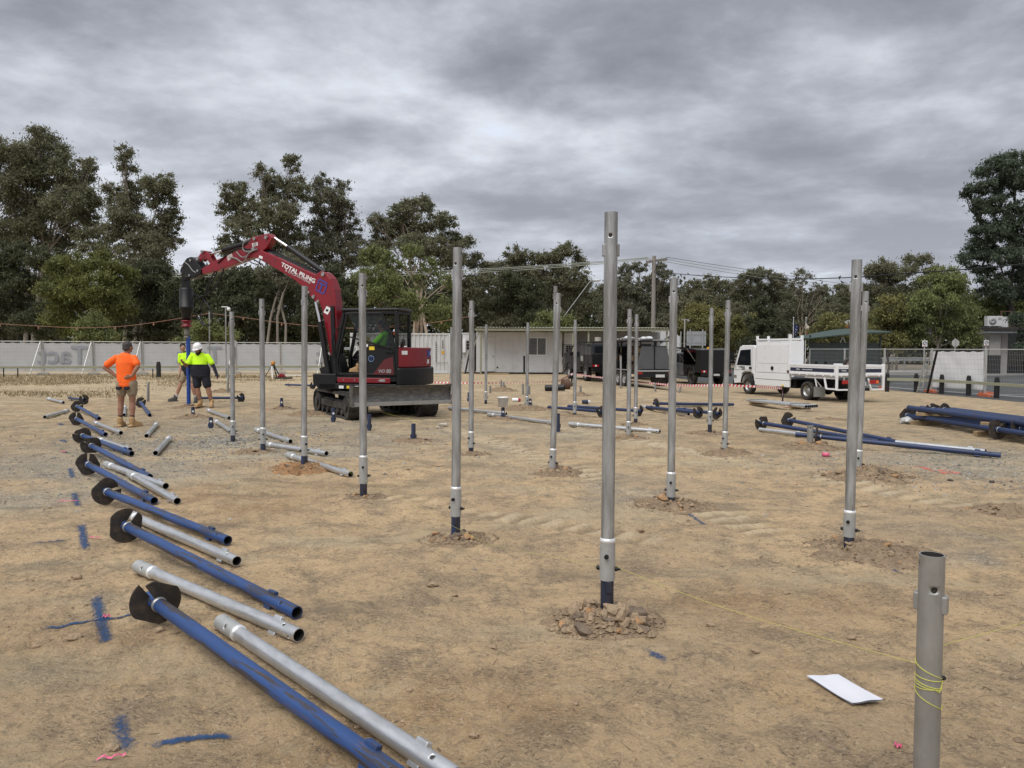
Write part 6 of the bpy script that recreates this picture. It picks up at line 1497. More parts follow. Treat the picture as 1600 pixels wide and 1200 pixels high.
for sy in (-1, 1):
    q.bx(-1.80, -1.73, sy * TW - .04, sy * TW + .04, .48, .955)
    q.bar((-1.76, sy * TW, .50), (-1.76, sy * (TW - .55), .50), .06, .06); q.bar((-1.76, sy * (TW - .55), .50), (-1.76, sy * (TW - .70), .92), .06, .06)
q.bar((-1.76, TW, .52), (-1.20, TW, .52), .06, .06); q.bar((-1.20, TW, .52), (-1.08, TW, .95), .06, .06); q.bx(-1.77, .1, TW - .05, TW - .01, .90, .955); q.build('step_frame', M['truck_white'], tr, .008)
for sy in (-1, 1):
    q = E(); q.bx(-1.80, -1.77, sy * .62 - .22, sy * .62 + .22, .72, .86); o = q.build('tail_light', M['red_light'], tr, .006); q = E(); q.bx(-1.806, -1.801, sy * .62 - .20, sy * .62 - .08, .735, .845); q.build('indicator', M['orange'], o)
    q = E(); q.prism([(-.62, .25), (-.42, .25), (-.42, .50), (-.62, .50)], sy * .93 - .14, sy * .93 + .14) if False else None
    q.bx(-.62, -.60, sy * .90 - .26, sy * .90 + .26, .17, .56); mf = q.build('mud_flap', mat('grey mud flap', (.24, .24, .23), .8), tr)
    q = E(); q.bar((-.50, sy * (TW - .02), .95), (-.62, sy * (TW - .02), .57), .03, .04); q.bar((-.30, sy * .95, .95), (-.61, sy * .80, .55), .03, .03); q.build('flap_bracket', M['truck_white'], tr)
lettering('KUMLEYS', .085, mf, (-.625, -.90, .44), M['black'], (0, -1, 0), .002) if False else None
q = E(); q.bx(-1.80, -1.78, -.25, .25, .68, .80); q.build('number_plate', M['white_dull'], tr); q = E(); q.bx(-1.7, -1.5, -.5, .5, .45, .56); q.build('rear_bar', M['black'], tr)
# wheel jig on the tray
Mw = Matrix.Translation(tr.location) @ Matrix.Rotation(tr.rotation_euler.z, 4, 'Z')
tj = empty('wheel_jig', Mw @ Vector((-1.0, .25, 1.035)), 'old wheel with a long steel handle lying upright on the truck tray', 'trolley', None, heading(F4) + R(90))
wheel(tj, (-.45, -.1, .42), .25, .12, mat('dusty pink rim', (.36, .22, .20), .7), -1, lugs=False)
E().bar((-.45, -.19, .42), (.55, -.25, .03), .05, .05).build('handle', M['steel'], tj)
E().bx(-.45 + .75, -.38 + .75, -.5, -.42, 0, .52).bx(.74, .81, -.5, -.42, 0, .52).bx(.371, .739, -.49, -.43, .2, .28).build('frame', M['black'], tj)
o = E().lathe([(.001, 0), (.13, 0), (.10, .06), (.06, .22), (.02, .26), (.001, .26)], 12).build('marker_cone', M['orange'], loc=Mw @ Vector((-.25, -.75, 1.031))); tag(o, 'orange cone tip standing on the truck tray by the toolbox', 'cone')

# red car by the kiosk
rc_ = G(1590, 583); F5 = Vector((1, .12, 0)).normalized()
rc = empty('parked_car', Vector((rc_.x + .1, 61.5 + .8, ZR + .006)), 'red car parked by the small building at the right edge', 'car', None, heading(F5))
q = E(); q.prism([(-.95, .45), (-.42, .40), (-.36, .62), (0, .74), (.36, .62), (.42, .38), (2.4, .38), (3.6, .5), (3.6, .85), (2.6, 1.02), (1.9, 1.5), (.2, 1.56), (-.75, 1.22), (-1.0, 1.1)], -.85, .85); q.build('body', M['car_red'], rc, .06)
for sy in (-1, 1):
    q = E(); y = sy * .853; q.prism([(-.45, 1.12), (1.9, 1.06), (1.65, 1.42), (.25, 1.48)], y - .004, y + .004); q.build('side_window', M['glass_dark'], rc)
    for x in (0, 2.65): wheel(rc, (x, sy * .76, .33), .33, .22, M['steel'], sy, lugs=False)
    q = E(); q.bx(-1.0, -.78, sy * .855 - .01, sy * .855 + .006, .95, 1.12); q.build('tail_light', M['red_light'], rc)
# ------------------------------------------------------------------ piles and extension poles
def tube(r, L_, wall=.006, holes=(), nseg=24, z0_=0.0, close_bottom=False):
    """hollow pipe along +z with real bolt holes: holes = [(z, angle, radius)]; returns an MB (mi 0 outside, 1 inside)"""
    q = MB(); kk = nseg // 12; hs = .016 * max(1, r / .038)
    zs = sorted({z0_, z0_ + L_} | {z0_ + z + hs * (j / kk - 1) for z, a, hr in holes for j in range(2 * kk + 1)})
    nz = len(zs); idx = lambda i, k: i * nseg + k % nseg
    vs = [(r * math.cos(2 * math.pi * k / nseg), r * math.sin(2 * math.pi * k / nseg), z) for z in zs for k in range(nseg)]
    skip = set(); extra_f = []
    for z, a, hr in holes:
        i0 = min(range(nz), key=lambda i: abs(zs[i] - (z0_ + z - hs))); k0 = int(round(a / (2 * math.pi) * nseg)) - kk
        for i in range(2 * kk):
            for k in range(2 * kk): skip.add((i0 + i, (k0 + k) % nseg))
        ring = [(i0, k0 + k) for k in range(2 * kk)] + [(i0 + i, k0 + 2 * kk) for i in range(2 * kk)] + [(i0 + 2 * kk, k0 + 2 * kk - k) for k in range(2 * kk)] + [(i0 + 2 * kk - i, k0) for i in range(2 * kk)]
        ac = 2 * math.pi * (k0 + kk) / nseg; m_ = len(ring); b0 = len(vs)
        for j, (i, k) in enumerate(ring):
            dz = zs[i] - (z0_ + z); da = (k - k0 - kk) * 2 * math.pi / nseg * r; t = math.atan2(dz, da)
            th = ac + hr * math.cos(t) / r; zz_ = z0_ + z + hr * math.sin(t); vs.append((r * math.cos(th), r * math.sin(th), zz_))
        for j in range(m_):
            i1, k1 = ring[j]; i2, k2 = ring[(j + 1) % m_]; extra_f.append((idx(i1, k1), idx(i2, k2), b0 + (j + 1) % m_, b0 + j))
        for j, (i, k) in enumerate(ring):
            dz = zs[i] - (z0_ + z); da = (k - k0 - kk) * 2 * math.pi / nseg * r; t = math.atan2(dz, da)
            th = ac + hr * math.cos(t) / r; zz_ = z0_ + z + hr * math.sin(t); vs.append(((r - wall) * math.cos(th), (r - wall) * math.sin(th), zz_))
        for j in range(m_): extra_f.append((b0 + j, b0 + (j + 1) % m_, b0 + m_ + (j + 1) % m_, b0 + m_ + j))
    fs = [(idx(i, k), idx(i, k + 1), idx(i + 1, k + 1), idx(i + 1, k)) for i in range(nz - 1) for k in range(nseg) if (i, k) not in skip]
    q.add(vs, fs + extra_f, 0, True)
    ri = r - wall
    vi = [(rr_ * math.cos(2 * math.pi * k / nseg), rr_ * math.sin(2 * math.pi * k / nseg), z) for z, rr_ in ((z0_, r), (z0_, ri), (z0_ + L_, ri), (z0_ + L_, r)) for k in range(nseg)]
    q.add(vi, [((k + 1) % nseg, k, nseg + k, nseg + (k + 1) % nseg) for k in range(nseg)] + [(2 * nseg + (k + 1) % nseg, 2 * nseg + k, 3 * nseg + k, 3 * nseg + (k + 1) % nseg) for k in range(nseg)], 0)
    q.add(vi[nseg:3 * nseg], [((k + 1) % nseg, k, nseg + k, nseg + (k + 1) % nseg) for k in range(nseg)], 1, True)
    return q
PR = .0385
TUBE = [M['galv_pole'], M['inside']]
def facing(P, yaw):                     # angle (about z) of the side turned to the camera, plus yaw
    return math.atan2(-P.y, -P.x) + yaw
def lugs(par, zc, r, ang, mtl, h=.07):
    for a in (ang + R(90), ang - R(90)):
        q = MB(); c, s_ = math.cos(a), math.sin(a)
        q.box((c * r, s_ * r, zc), (.022, .032, h), a); q.build('lug', mtl, par, .004)
def bolts(par, z1, z2, r, ang):
    for z, a in ((z1, ang), (z2, ang + R(90))):
        for sg in (1, -1):
            c, s_ = math.cos(a) * sg, math.sin(a) * sg; q = MB()
            q.cyl((c * (r - .004), s_ * (r - .004), z), (c * (r + .016), s_ * (r + .016), z), .014, n=6); q.cyl((c * r, s_ * r, z), (c * (r + (.032 if sg > 0 else .02)), s_ * (r + (.032 if sg > 0 else .02)), z), .0085, n=8); q.build('bolt', M['bolt'], par)
GPOLE = 'galvanised extension poles bolted onto driven piles'
def pole(t, b, cz, label, mound_=None, stub='navy', yaw=.15, r=PR):
    B = G(*b); T = at(t[0], t[1], B.y); Lg = (T - B).length
    z1, z2 = [(at(b[0], y, B.y).z - B.z) for y in (cz[1], cz[0])]        # collar bottom, top
    ns = 32 if B.y < 9 else 16 if False else 24
    root = empty('galvanised_pole', B, label, 'steel pole', GPOLE, quat=zq(B, T))
    ang = facing(B, yaw)
    # keep the yaw meaningful after tilting: the tilt is a fraction of a degree
    tube(r, Lg - z2 + .03, .005, [(Lg - z2 + .03 - .05, ang + R(82), .0115), (Lg - z2 + .03 - .135, ang - R(8), .0115)] if B.y < 14 else [(Lg - z2 + .03 - .135, ang, .0115)], ns, z2 - .03).build('tube', TUBE, root)
    lugs(root, Lg - .215, r, ang, M['galv_pole'])
    cl = tube(.0455, z2 - z1, .007, (), ns, z1).build('collar', [M['collar'], M['inside']], root)
    q = MB(); q.lathe([(r - .001, z2 + .012), (r + .004, z2 + .010), (.0462, z2 - .001), (.0462, z2 - .012), (.0450, z2 - .013)], ns); q.build('weld_ring', M['weld'], root)
    bolts(root, z1 + .62 * (z2 - z1), z1 + .28 * (z2 - z1), .0455, ang - R(12))
    tube(r, z1 + .20, .006, (), ns, -.15).build('pile_stub', [M[stub], M['inside']], root)
    q = MB(); a = ang + R(6); q.box((math.cos(a) * (r + .004), math.sin(a) * (r + .004), z1 - .035), (.02, .03, .065), a); q.build('key', M['navy'], root, .003)
    return B
POLES = [
 ((955, 332), (948, 971), (843, 905), 'tallest galvanised pole, standing near the centre in a cracked clay mound', 'navy', .10),
 ((715, 387), (712, 843), (762, 806), 'galvanised pole on a blue stub in a heap of grey crumbs, second largest upright', 'blue_dark', -.25),
 ((566, 427), (568, 776), (713, 755), 'galvanised pole standing in front of the digger cab', 'navy', .1),
 ((476, 447), (475, 733), (682, 712), 'galvanised pole rising from an orange clay mound left of the digger', 'blue_dark', .7),
 ((409, 467), (411, 706), (669, 693), 'galvanised pole with two pipes lying past its foot, second upright left of the digger', 'blue_dark', .3),
 ((362, 487), (364, 690), (658, 680), 'galvanised pole right of the bearded man, leftmost of the uprights', 'navy', .2),
 ((737, 470), (736, 709), (675, 699), 'galvanised pole just right behind the blue stubbed pole with grey crumbs', 'blue_dark', -.5),
 ((872, 458), (863, 738), (702, 731), 'leaning galvanised pole with a second one peeking out behind its top', 'blue_dark', -.2),
 ((868, 447), (866, 672), (640, 660), 'galvanised pole almost hidden behind the leaning pole', 'navy', .2),
 ((1053, 435), (1048, 790), (739, 776), 'galvanised pole right of the tallest one, in a cracked mound with blue paint', 'navy', .15),
 ((1112, 481), (1109, 678), (643, 663), 'slim galvanised pole before the black canopy, left of a close pair', 'navy', .3),
 ((1138, 469), (1132, 707), (675, 700), 'slim galvanised pole left of the white truck cab', 'blue_dark', -.3),
 ((984, 483), (982, 685), (659, 680), 'slim galvanised pole just right of the tallest, with a pipe end beside its foot', 'blue_dark', .1),
 ((995, 491), (993, 663), (637, 654), 'thinnest galvanised pole of the pair right of the tallest pole', 'navy', .5),
 ((1339, 406), (1326, 862), (799, 838), 'tall leaning galvanised pole in front of the truck tail', 'navy', .0),
 ((1353, 455), (1340, 745), (704, 733), 'galvanised pole close behind the tall leaning pole at the truck tail', 'navy', .2),
 ((899, 500), (898, 650), (628, 645), 'far galvanised pole before the dark four wheel drive', 'navy', .1),
 ((825, 504), (823, 640), (620, 634), 'far galvanised pole beside the grilled shed window', 'navy', .5),
 ((760, 507), (759, 631), (612, 625), 'far galvanised pole near the door of the site shed', 'navy', .1),
 ((705.5, 511), (704, 622), (604, 616), 'far galvanised pole at the right end of the white container', 'navy', .1)]
PB = {}
for t, b, cz, lb, st, yw in POLES: PB[lb] = pole(t, b, cz, lb, None, st, yw)
PBL = [PB[x[3]] for x in POLES]
# the cut short pole wound with string, right foreground
B20 = at(1447, 1200, 2.42); d_ = (at(1456.5, 862, 2.42) - B20); B20 = B20 + d_ * ((0 - B20.z) / d_.z); T20 = at(1456.5, 866, 2.42)
sp = empty('short_pole', B20, 'short bare steel pole wound with yellow string at the bottom right', 'steel pole', None, quat=zq(B20, T20))
L20 = (T20 - B20).length; ang = facing(B20, 0)
M['bare_tube'] = mat('satin bare tube', (.335, .338, .328), .42, .55, .16, 9, .05, 60, dirt=(.235, .225, .205), dirt_amt=.5, ds=5, stretch=(1, 1, .4))
tube(.0385, L20 + .1, .005, [(L20 + .1 - .035, ang - R(80), .010), (L20 + .1 - .108, ang + R(18), .0105)], 48, -.1).build('tube', [M['bare_tube'], M['inside']], sp)
lugs(sp, L20 - .158, .0385, ang + R(-12), M['bare_tube'], .058)
q = MB()
def wrap(za, zb, a0, a1, n=24): q.path([((.0398) * math.cos(ang + R(a0 + (a1 - a0) * i / n)), .0398 * math.sin(ang + R(a0 + (a1 - a0) * i / n)), za + (zb - za) * i / n) for i in range(n + 1)], .0011, 5)
zc = L20 - .395
wrap(zc + .045, zc - .01, -100, 95); wrap(zc - .008, zc - .004, 95, 300); wrap(zc - .004, zc - .012, -60, 95); wrap(zc - .016, zc - .038, -90, 80); wrap(zc - .028, zc - .040, -90, 70); wrap(zc - .046, zc - .036, -100, 30); wrap(zc - .048, zc - .105, -95, 75); wrap(zc - .105, zc - .05, 75, 260)
q.path([(.040 * math.cos(ang + R(30)), .040 * math.sin(ang + R(30)), zc - .036), (.043 * math.cos(ang + R(45)), .043 * math.sin(ang + R(45)), zc - .044), (.040 * math.cos(ang + R(60)), .040 * math.sin(ang + R(60)), zc - .038), (.04 * math.cos(ang + R(82)), .04 * math.sin(ang + R(82)), zc - .012)], .0014, 5)
wr = q.build('string_winding', M['string']); wr.location = B20; wr.rotation_mode = 'QUATERNION'; wr.rotation_quaternion = zq(B20, T20); tag(wr, 'yellow string wound round the short pole at the bottom right', 'string')
MB().ball((math.cos(ang + R(88)) * .042, math.sin(ang + R(88)) * .042, zc - .004), .008).build('knot_bolt', M['bolt'], sp)
def string(pts, label, r=.0008):
    o0 = Vector(pts[0]); o = MB().path([Vector(p) - o0 for p in pts], r, 5).build('string_line', M['string'], loc=o0); return tag(o, label, 'string')
zs_ = (T20 - B20) * ((L20 - .36) / L20) + B20
p1_ = PBL[0] + Vector((.045, .0, .33)); a_, b_ = zs_ + Vector((-.04, 0, .0)), p1_
string([a_.lerp(b_, k / 8) - Vector((0, 0, .03 * math.sin(math.pi * k / 8))) for k in range(9)], 'yellow string line running from the short pole to the tallest pole')
string([zs_ + Vector((.04, 0, .06)), at(1640, 962, 3.4)], 'yellow string line leaving the short pole to the right edge')
e_ = G(735, 690); string([p1_ + Vector((-.09, 0, 0)), G(760, 850, .22), G(620, 775, .20), G(470, 700, .15)], 'faint yellow string line running back from the tallest pole', .0006)
string([G(1490, 820, .1), G(1560, 838, .1), G(1640, 860, .1)], 'yellow string line crossing at the right edge behind the short pole')
string([G(535, 632, .12), G(600, 645, .10), G(660, 660, .03)], 'thin string line passing before the digger tracks', .003)

# short stubs left in the ground
def stub(px, pyt, pyb, label, mtl, group, r=PR, hole=True, dot=False, cap=None, lean=0):
    B = G(px, pyb); T = at(px + lean, pyt, B.y); root = empty('pile_stub_post', B, label, 'pile stub', group, quat=zq(B, T)); Lg = (T - B).length; ang = facing(B, 0)
    tube(r, Lg + .1, .006, [(Lg + .1 - .05, ang, .012)] if hole else (), 24, -.1).build('tube', [M[mtl], M['inside']], root)
    if dot:
        q = MB(); q.cyl((math.cos(ang) * r, math.sin(ang) * r, Lg * .62), (math.cos(ang) * (r + .008), math.sin(ang) * (r + .008), Lg * .62), .022, n=14); q.build('white_dot', M['white'], root)
    if mtl.startswith('blue'):
        for a in (ang + R(70), ang - R(70)): q = MB(); q.box((math.cos(a) * (r + .005), math.sin(a) * (r + .005), Lg * .25), (.02, .03, .07), a); q.build('lug', M[mtl], root)
    return B, T
GB2 = 'blue pile stubs standing in the ground'
SB = []
for px, a, b, lb, dt in ((301.5, 636, 653, 'blue pile stub close beside the pile being driven', True), (329.5, 652, 668, 'blue pile stub left of the leftmost upright pole', True), (440, 622, 639, 'blue pile stub between the two poles left of the digger', True), (521, 637, 660, 'blue pile stub with a white dot beside the near digger track', True), (577, 647, 672, 'dark blue pile stub just right of the pole before the cab', False), (646, 662, 688, 'blue pile stub alone in front of the digger blade', False), (872, 646, 672, 'blue pile stub beside the leaning pole', False), (732.5, 613, 628, 'small dark blue pile stub left of the shed door pole', False), (828.5, 623, 634, 'tiny blue pile stub behind the pole by the grilled window', True)):
    SB.append(stub(px, a, b, lb, 'blue_dark', GB2, dot=dt)[0])
bB, bT = stub(786, 636, 655, 'blue pile stub wearing a white bucket', 'blue_dark', GB2, dot=True); SB.append(bB)
root = empty('bucket', bT + Vector((0, 0, -.01)), 'white plastic bucket sitting on a blue pile stub', 'bucket')
MB().lathe([(.001, .012), (.105, .012), (.12, .22), (.13, .22), (.13, .24), (.118, .24), (.104, .03), (.001, .03)], 20).build('pail', M['white'], root)
MB().path([(.12 * math.cos(a), .12 * math.sin(a) - .0, .20 - .09 * math.sin(a) if False else .19 - .06 * abs(math.sin(a))) for a in np.linspace(-math.pi, 0, 12)], .004, 5).build('handle', M['steel'], root)
GS2 = 'grey steel stubs standing in the ground'
for px, a, b, lb, ln in ((231.5, 598, 627, 'grey stub behind the orange shirted man, right of his legs', 0), (356, 569, 614, 'tall grey stub just left behind the leftmost upright pole', 0), (512, 598, 612, 'grey stub left behind the digger track', 0), (663, 567, 601, 'grey stub between the digger and the container', 0), (970, 556, 607, 'tall grey stub in front of the tool trailer wheels', 0), (1024, 598, 612, 'grey stub below the trailer number plate', 0), (1061, 603, 614, 'slanted grey stub behind the pole right of the tallest', 3), (907, 603, 618, 'grey stub in a small dirt heap before the dark four wheel drive', 0), (787, 597, 611, 'left grey stub of a close pair in the dirt heap before the shed', 0), (783, 594, 608, 'right rear grey stub of the close pair before the shed', 0), (817, 600, 616, 'grey stub left of the pole by the grilled window', 0), (827, 603, 616, 'grey stub right of the pole by the grilled window', 0), (766, 603, 614, 'grey stub right of the shed door pole', 0)):
    SB.append(stub(px, a, b, lb, 'galv_pole', GS2, hole=False, lean=ln)[0])
sB, sT = stub(1266, 664, 698, 'stout grey stub with bolt holes in a round dirt heap before the blue pipes', 'bare_tube', None, r=.05); SB.append(sB)

# lying steel
def helix_mb(ro, ri, pitch, th, n=36, clip=.80, z0_=0.0):
    q = MB(); vs = []
    rows = []
    for k in range(n + 1):
        a = 2 * math.pi * k / n * .985; z = z0_ + pitch * k / n
        rr_ = min(ro, ro * clip / max(.2, abs(math.cos((a - .5) % math.pi - math.pi / 2)) * 1.0)) if clip else ro
        rows.append([(r_ * math.cos(a), r_ * math.sin(a), zz_) for r_, zz_ in ((ri, z), (rr_, z), (rr_, z + th), (ri, z + th))])
    for j in range(4):
        j2 = (j + 1) % 4; vs = [r_[jj] for r_ in rows for jj in (j, j2)]
        q.add(vs, [(2 * k, 2 * k + 2, 2 * k + 3, 2 * k + 1) for k in range(n)], 0, True)
    q.add(rows[0], [(0, 1, 2, 3)]); q.add(rows[-1], [(3, 2, 1, 0)])
    return q
GH = 'blue screw piles laid out on the ground'
GE = 'galvanised extension pipes lying on the ground'
def screw_pile(A, Bp, label, mtl='blue', rot=0.0, group=GH, ro=.138, hpos=.10, r=PR, r_helix=True, holes=True):
    """A: centre of the helix plate; Bp: open end"""
    d = (Bp - A).normalized(); root = empty('screw_pile', A - d * hpos, label, 'screw pile', group, quat=zq(A, Bp)); Lg = (Bp - A).length + hpos
    near = A.y < 12
    tube(r, Lg, .006, [(Lg - .06, R(40), .0125), (Lg - .14, R(130), .0125)] if holes else (), 32 if near else 16 if False else 24).build('shaft', [M[mtl], M['inside']], root)
    if r_helix:
        q = helix_mb(ro, r * .98, .07, .011, 40, .84, hpos - .035); me = q.mesh('helix_plate', M['helix']); me.transform(Matrix.Rotation(rot, 4, 'Z')); link('helix_plate', me, root)
        MB().lathe([(r - .001, hpos + .045), (r + .006, hpos + .05), (r + .006, hpos + .062), (r - .001, hpos + .07)], 24).build('weld_ring', M['steel'], root)
    for a in (R(70), R(250)): q = MB(); q.box((math.cos(a) * (r + .006), math.sin(a) * (r + .006), Lg - .30), (.022, .032, .075), a); q.build('lug', M[mtl], root, .004)
    return root
def ext_pipe(A, Bp, label, group=GE, mtl='galv', r=PR, collar=True):
    """A: collar end; Bp: plain end with lugs"""
    root = empty('extension_pipe', A, label, 'pipe', group, quat=zq(A, Bp)); Lg = (Bp - A).length
    tube(r, Lg - .20, .005, [(Lg - .20 - .05, R(20), .0115), (Lg - .20 - .12, R(110), .0115), (Lg - .2 - .05, R(200), .0115)], 32 if A.y < 10 else 24, .20).build('tube', [M[mtl], M['inside']], root)
    if collar:
        tube(.0455, .23, .007, [(.06, R(60), .012), (.14, R(150), .012)], 24).build('collar', [M['collar'], M['inside']], root)
        MB().lathe([(r - .001, .245), (r + .004, .243), (.0462, .231), (.0462, .219), (.0450, .218)], 24).build('weld_ring', M['weld'], root)
    else: tube(r, .20, .005, (), 24).build('tube_end', [M[mtl], M['inside']], root)
    for a in (R(60), R(240)): q = MB(); q.box((math.cos(a) * (r + .005), math.sin(a) * (r + .005), Lg - .22), (.022, .032, .07), a); q.build('lug', M[mtl], root, .004)
    return root
zA, zB = .135, .045
def Gn(px, py, z): p = G(px, py, z); p.z += (gh(p.x, p.y) - float(z0(p.x, p.y))) * .6; return p
SP = [((243, 937), (655, 1232), 'nearest blue screw pile, scratched to rust, running out at the bottom', 2.2), ((196, 820), (464, 960), 'second nearest blue screw pile, its open end near a galvanised pipe end', 1.0), ((165, 765), (356, 845), 'third nearest blue screw pile in the left row', .2),
      ((137, 725), (241, 782), 'fourth blue screw pile of the left row, its plate split at the top', 1.55), ((142, 697), (234, 743), 'fifth blue screw pile of the left row', 2.6), ((128, 680), (206, 709), 'sixth blue screw pile of the left row, touching a galvanised pipe', 2.9), ((119, 653), (165, 679), 'seventh blue screw pile of the left row with a bright split in its plate', 1.55), ((120, 634), (155, 653), 'eighth and last long blue screw pile of the left row', .4), ((220, 628), (234, 648), 'short looking blue screw pile lying right of the orange shirted man', .8)]
for a, b, lb, rt in SP: screw_pile(Gn(*a, zA), Gn(*b, zB), lb, rot=rt)
screw_pile(G(131, 624.5, .14), G(108, 622, .06), 'small blue screw pile facing the camera at the far end of the row', 'blue_dark', 1.2)
screw_pile(G(377, 621.5, .14), G(304, 622, .06), 'blue screw pile lying behind the bearded man with its plate at the right', 'blue_dark', .8)
screw_pile(G(489, 602.5, .14), G(446, 601, .08), 'blue screw pile lying left of the digger in front of the tripod', 'blue_dark', 1.6)
EP = [((346, 972), (712, 1212), 'nearest galvanised pipe, running out of the bottom of the picture beside the blue pile'), ((216, 883), (467, 993), 'second nearest galvanised pipe, its open end showing a bolt hole'), ((198, 803), (370, 875), 'third nearest galvanised pipe between two blue piles'), ((203, 741), (277, 783), 'fourth galvanised pipe of the left row, the lower of a crossing pair'), ((166, 725), (259, 759), 'fifth galvanised pipe of the left row, the upper of a crossing pair'), ((154, 685), (203, 703), 'galvanised pipe lying along the sixth blue pile'), ((148, 660), (189, 676), 'galvanised pipe left of the orange shirted man\'s boots'),
      ((75, 623), (99, 629), 'small far galvanised pipe at the back left of the row'), ((106, 641), (70, 652), 'galvanised pipe pointing left with its dark end outward'), ((195, 636), (194, 648), 'galvanised pipe seen end on between the man\'s legs'), ((245, 662), (229, 681), 'galvanised pipe lying right of the orange shirted man'), ((265, 683), (243, 708), 'galvanised pipe lying on the grey gravel, nearest of the two slanted ones'),
      ((325, 640), (358, 653), 'galvanised pipe at the bearded man\'s boots'), ((337, 658), (366, 677), 'galvanised pipe ending behind the leftmost upright pole'), ((400, 671), (454, 690), 'galvanised pipe passing behind the second upright, upper of two'), ((412, 692), (510, 708), 'galvanised pipe passing behind the second upright, lower of two'), ((450, 710), (548, 742), 'galvanised pipe lying behind the orange clay mound'),
      ((702, 638), (791, 646), 'galvanised pipe lying behind the white bucket'), ((763, 647), (869, 661), 'galvanised pipe lying in front of the white bucket'), ((890, 662), (1031, 674), 'galvanised pipe passing behind the tallest pole')]
for a, b, lb in EP: ext_pipe(Gn(*a, .05), Gn(*b, .045), lb)
# middle and right groups
GM = 'dull blue piles lying behind the tallest pole'
screw_pile(G(940, 643, .14), G(857, 636, .08), 'dull blue pile with its tip left of the far pole, front of the pair', 'blue_dark', .6, GM)
screw_pile(G(998, 642, .14), G(888, 634.5, .08), 'dull blue pile behind the front one, plate right of the thin pole pair', 'blue_dark', 1.6, GM)
screw_pile(G(1026, 630.5, .14), G(1146, 632, .09), 'dull blue pile with its plate at the left, behind the black canopy poles', 'blue_dark', .5, GM)
ext_pipe(G(1052, 633.5, .06), G(1142, 632.5, .06), 'bright galvanised pipe resting along the farthest dull blue pile')
screw_pile(G(1091, 644.5, .14), G(1010, 636, .08), 'dull blue pile with its plate left of the slim pole', 'blue_dark', 1.1, GM)
screw_pile(G(1120, 646, .14), G(1060, 639, .12), 'dull blue pile with its plate between the two slim poles', 'blue_dark', 2.0, GM)
ext_pipe(G(1003, 635.5, .06), G(1076, 647, .06), 'bright galvanised pipe slanting down to the plate left of the slim pole')
GR = 'dull blue piles lying in front of the truck'
screw_pile(G(1190, 661, .15), G(1372, 690, .05), 'dull blue pile with a broken plate, leftmost of the group before the truck', 'blue_dark', 2.6, GR, .16)
screw_pile(G(1231, 656, .15), G(1408, 692, .06), 'dull blue pile behind the others of the group before the truck', 'blue_dark', .5, GR, .16)
ext_pipe(G(1187, 671, .05), G(1262, 680, .05), 'bright galvanised pipe leading into the long dark blue pile', collar=False)
root_ = screw_pile(G(1277, 682, .15), G(1564, 711.5, .05), 'longest dark blue pile before the truck, its drilled end pointing right', 'blue_dark', .5, GR, .17, hpos=.35)
ext_pipe(G(1400, 691, .085), G(1540, 705.5, .085), 'bright galvanised pipe resting along the longest dark blue pile', collar=False)

# stacked piles on timber bearers at the right
def bearer(P_, Q_, label, th=.09, name='timber_bearer'):
    o = MB().bar((0, 0, 0), Q_ - P_, .10, th).build(name, M['timber'], loc=P_, bevel=.006); return tag(o, label, 'timber', 'timber bearers under the stacked blue piles')
A0 = G(1405, 660); A1 = G(1660, 704); dS = (A1 - A0); dS.z = 0; dS.normalize(); nS = Vector((-dS.y, dS.x, 0))      # nS points away from the camera
if nS.y < 0: nS = -nS
ro_ = .058
GSK = 'stacked dull blue piles on timber bearers'
ordn = ['front', 'second', 'third', 'rear']
zb_ = float(z0(A0.x, A0.y))
for k in range(4):
    a = A0 + nS * (.16 + .19 * k) + dS * (.0 + .05 * (k % 2)) + Vector((0, 0, .155)); b = a + dS * 4.0
    screw_pile(a, b, ordn[k] + ' pile in the lower layer of the blue stack at the right', 'blue_dark', .3 + k, GSK, .16 if k in (0, 1) else .13, hpos=.12, r=ro_, r_helix=k != 3)
for k in range(4):
    a = A0 + nS * (.14 + .19 * k) + dS * (.62 + .06 * k) + Vector((0, 0, .335)); b = a + dS * 4.0
    screw_pile(a, b, ordn[k] + ' pile in the upper layer of the blue stack at the right', 'blue_dark', 1.3 + k, GSK, .15, hpos=.42 if k != 0 else .5, r=ro_, r_helix=k in (1, 2))
for j, (u, wh) in enumerate(((.55, 'left'), (2.6, 'right'))):
    p = A0 + dS * u; bearer(p + Vector((0, 0, .045)) - nS * .05, p + Vector((0, 0, .045)) + nS * 1.1, 'lower timber bearer under the ' + wh + ' part of the blue stack')
    p = A0 + dS * (u + .12); bearer(p + Vector((0, 0, .245)) - nS * .03, p + Vector((0, 0, .245)) + nS * .9 + dS * .5, 'upper timber bearer between the layers at the ' + wh + ' of the blue stack', .065)
a = A0 + dS * 3.15 - nS * .02 + Vector((0, 0, .18)); screw_pile(a, a + dS * 2, 'pile with a round worn plate facing left in front of the blue stack', 'blue_dark', 1.0, GSK, .18, hpos=.4, r=.05)
a = A0 + dS * 3.45 + nS * .18 + Vector((0, 0, .24)); screw_pile(a, a + dS * 2, 'pile with a worn plate at the very right edge of the blue stack', 'blue_dark', 2.0, GSK, .16, hpos=.3, r=.05)

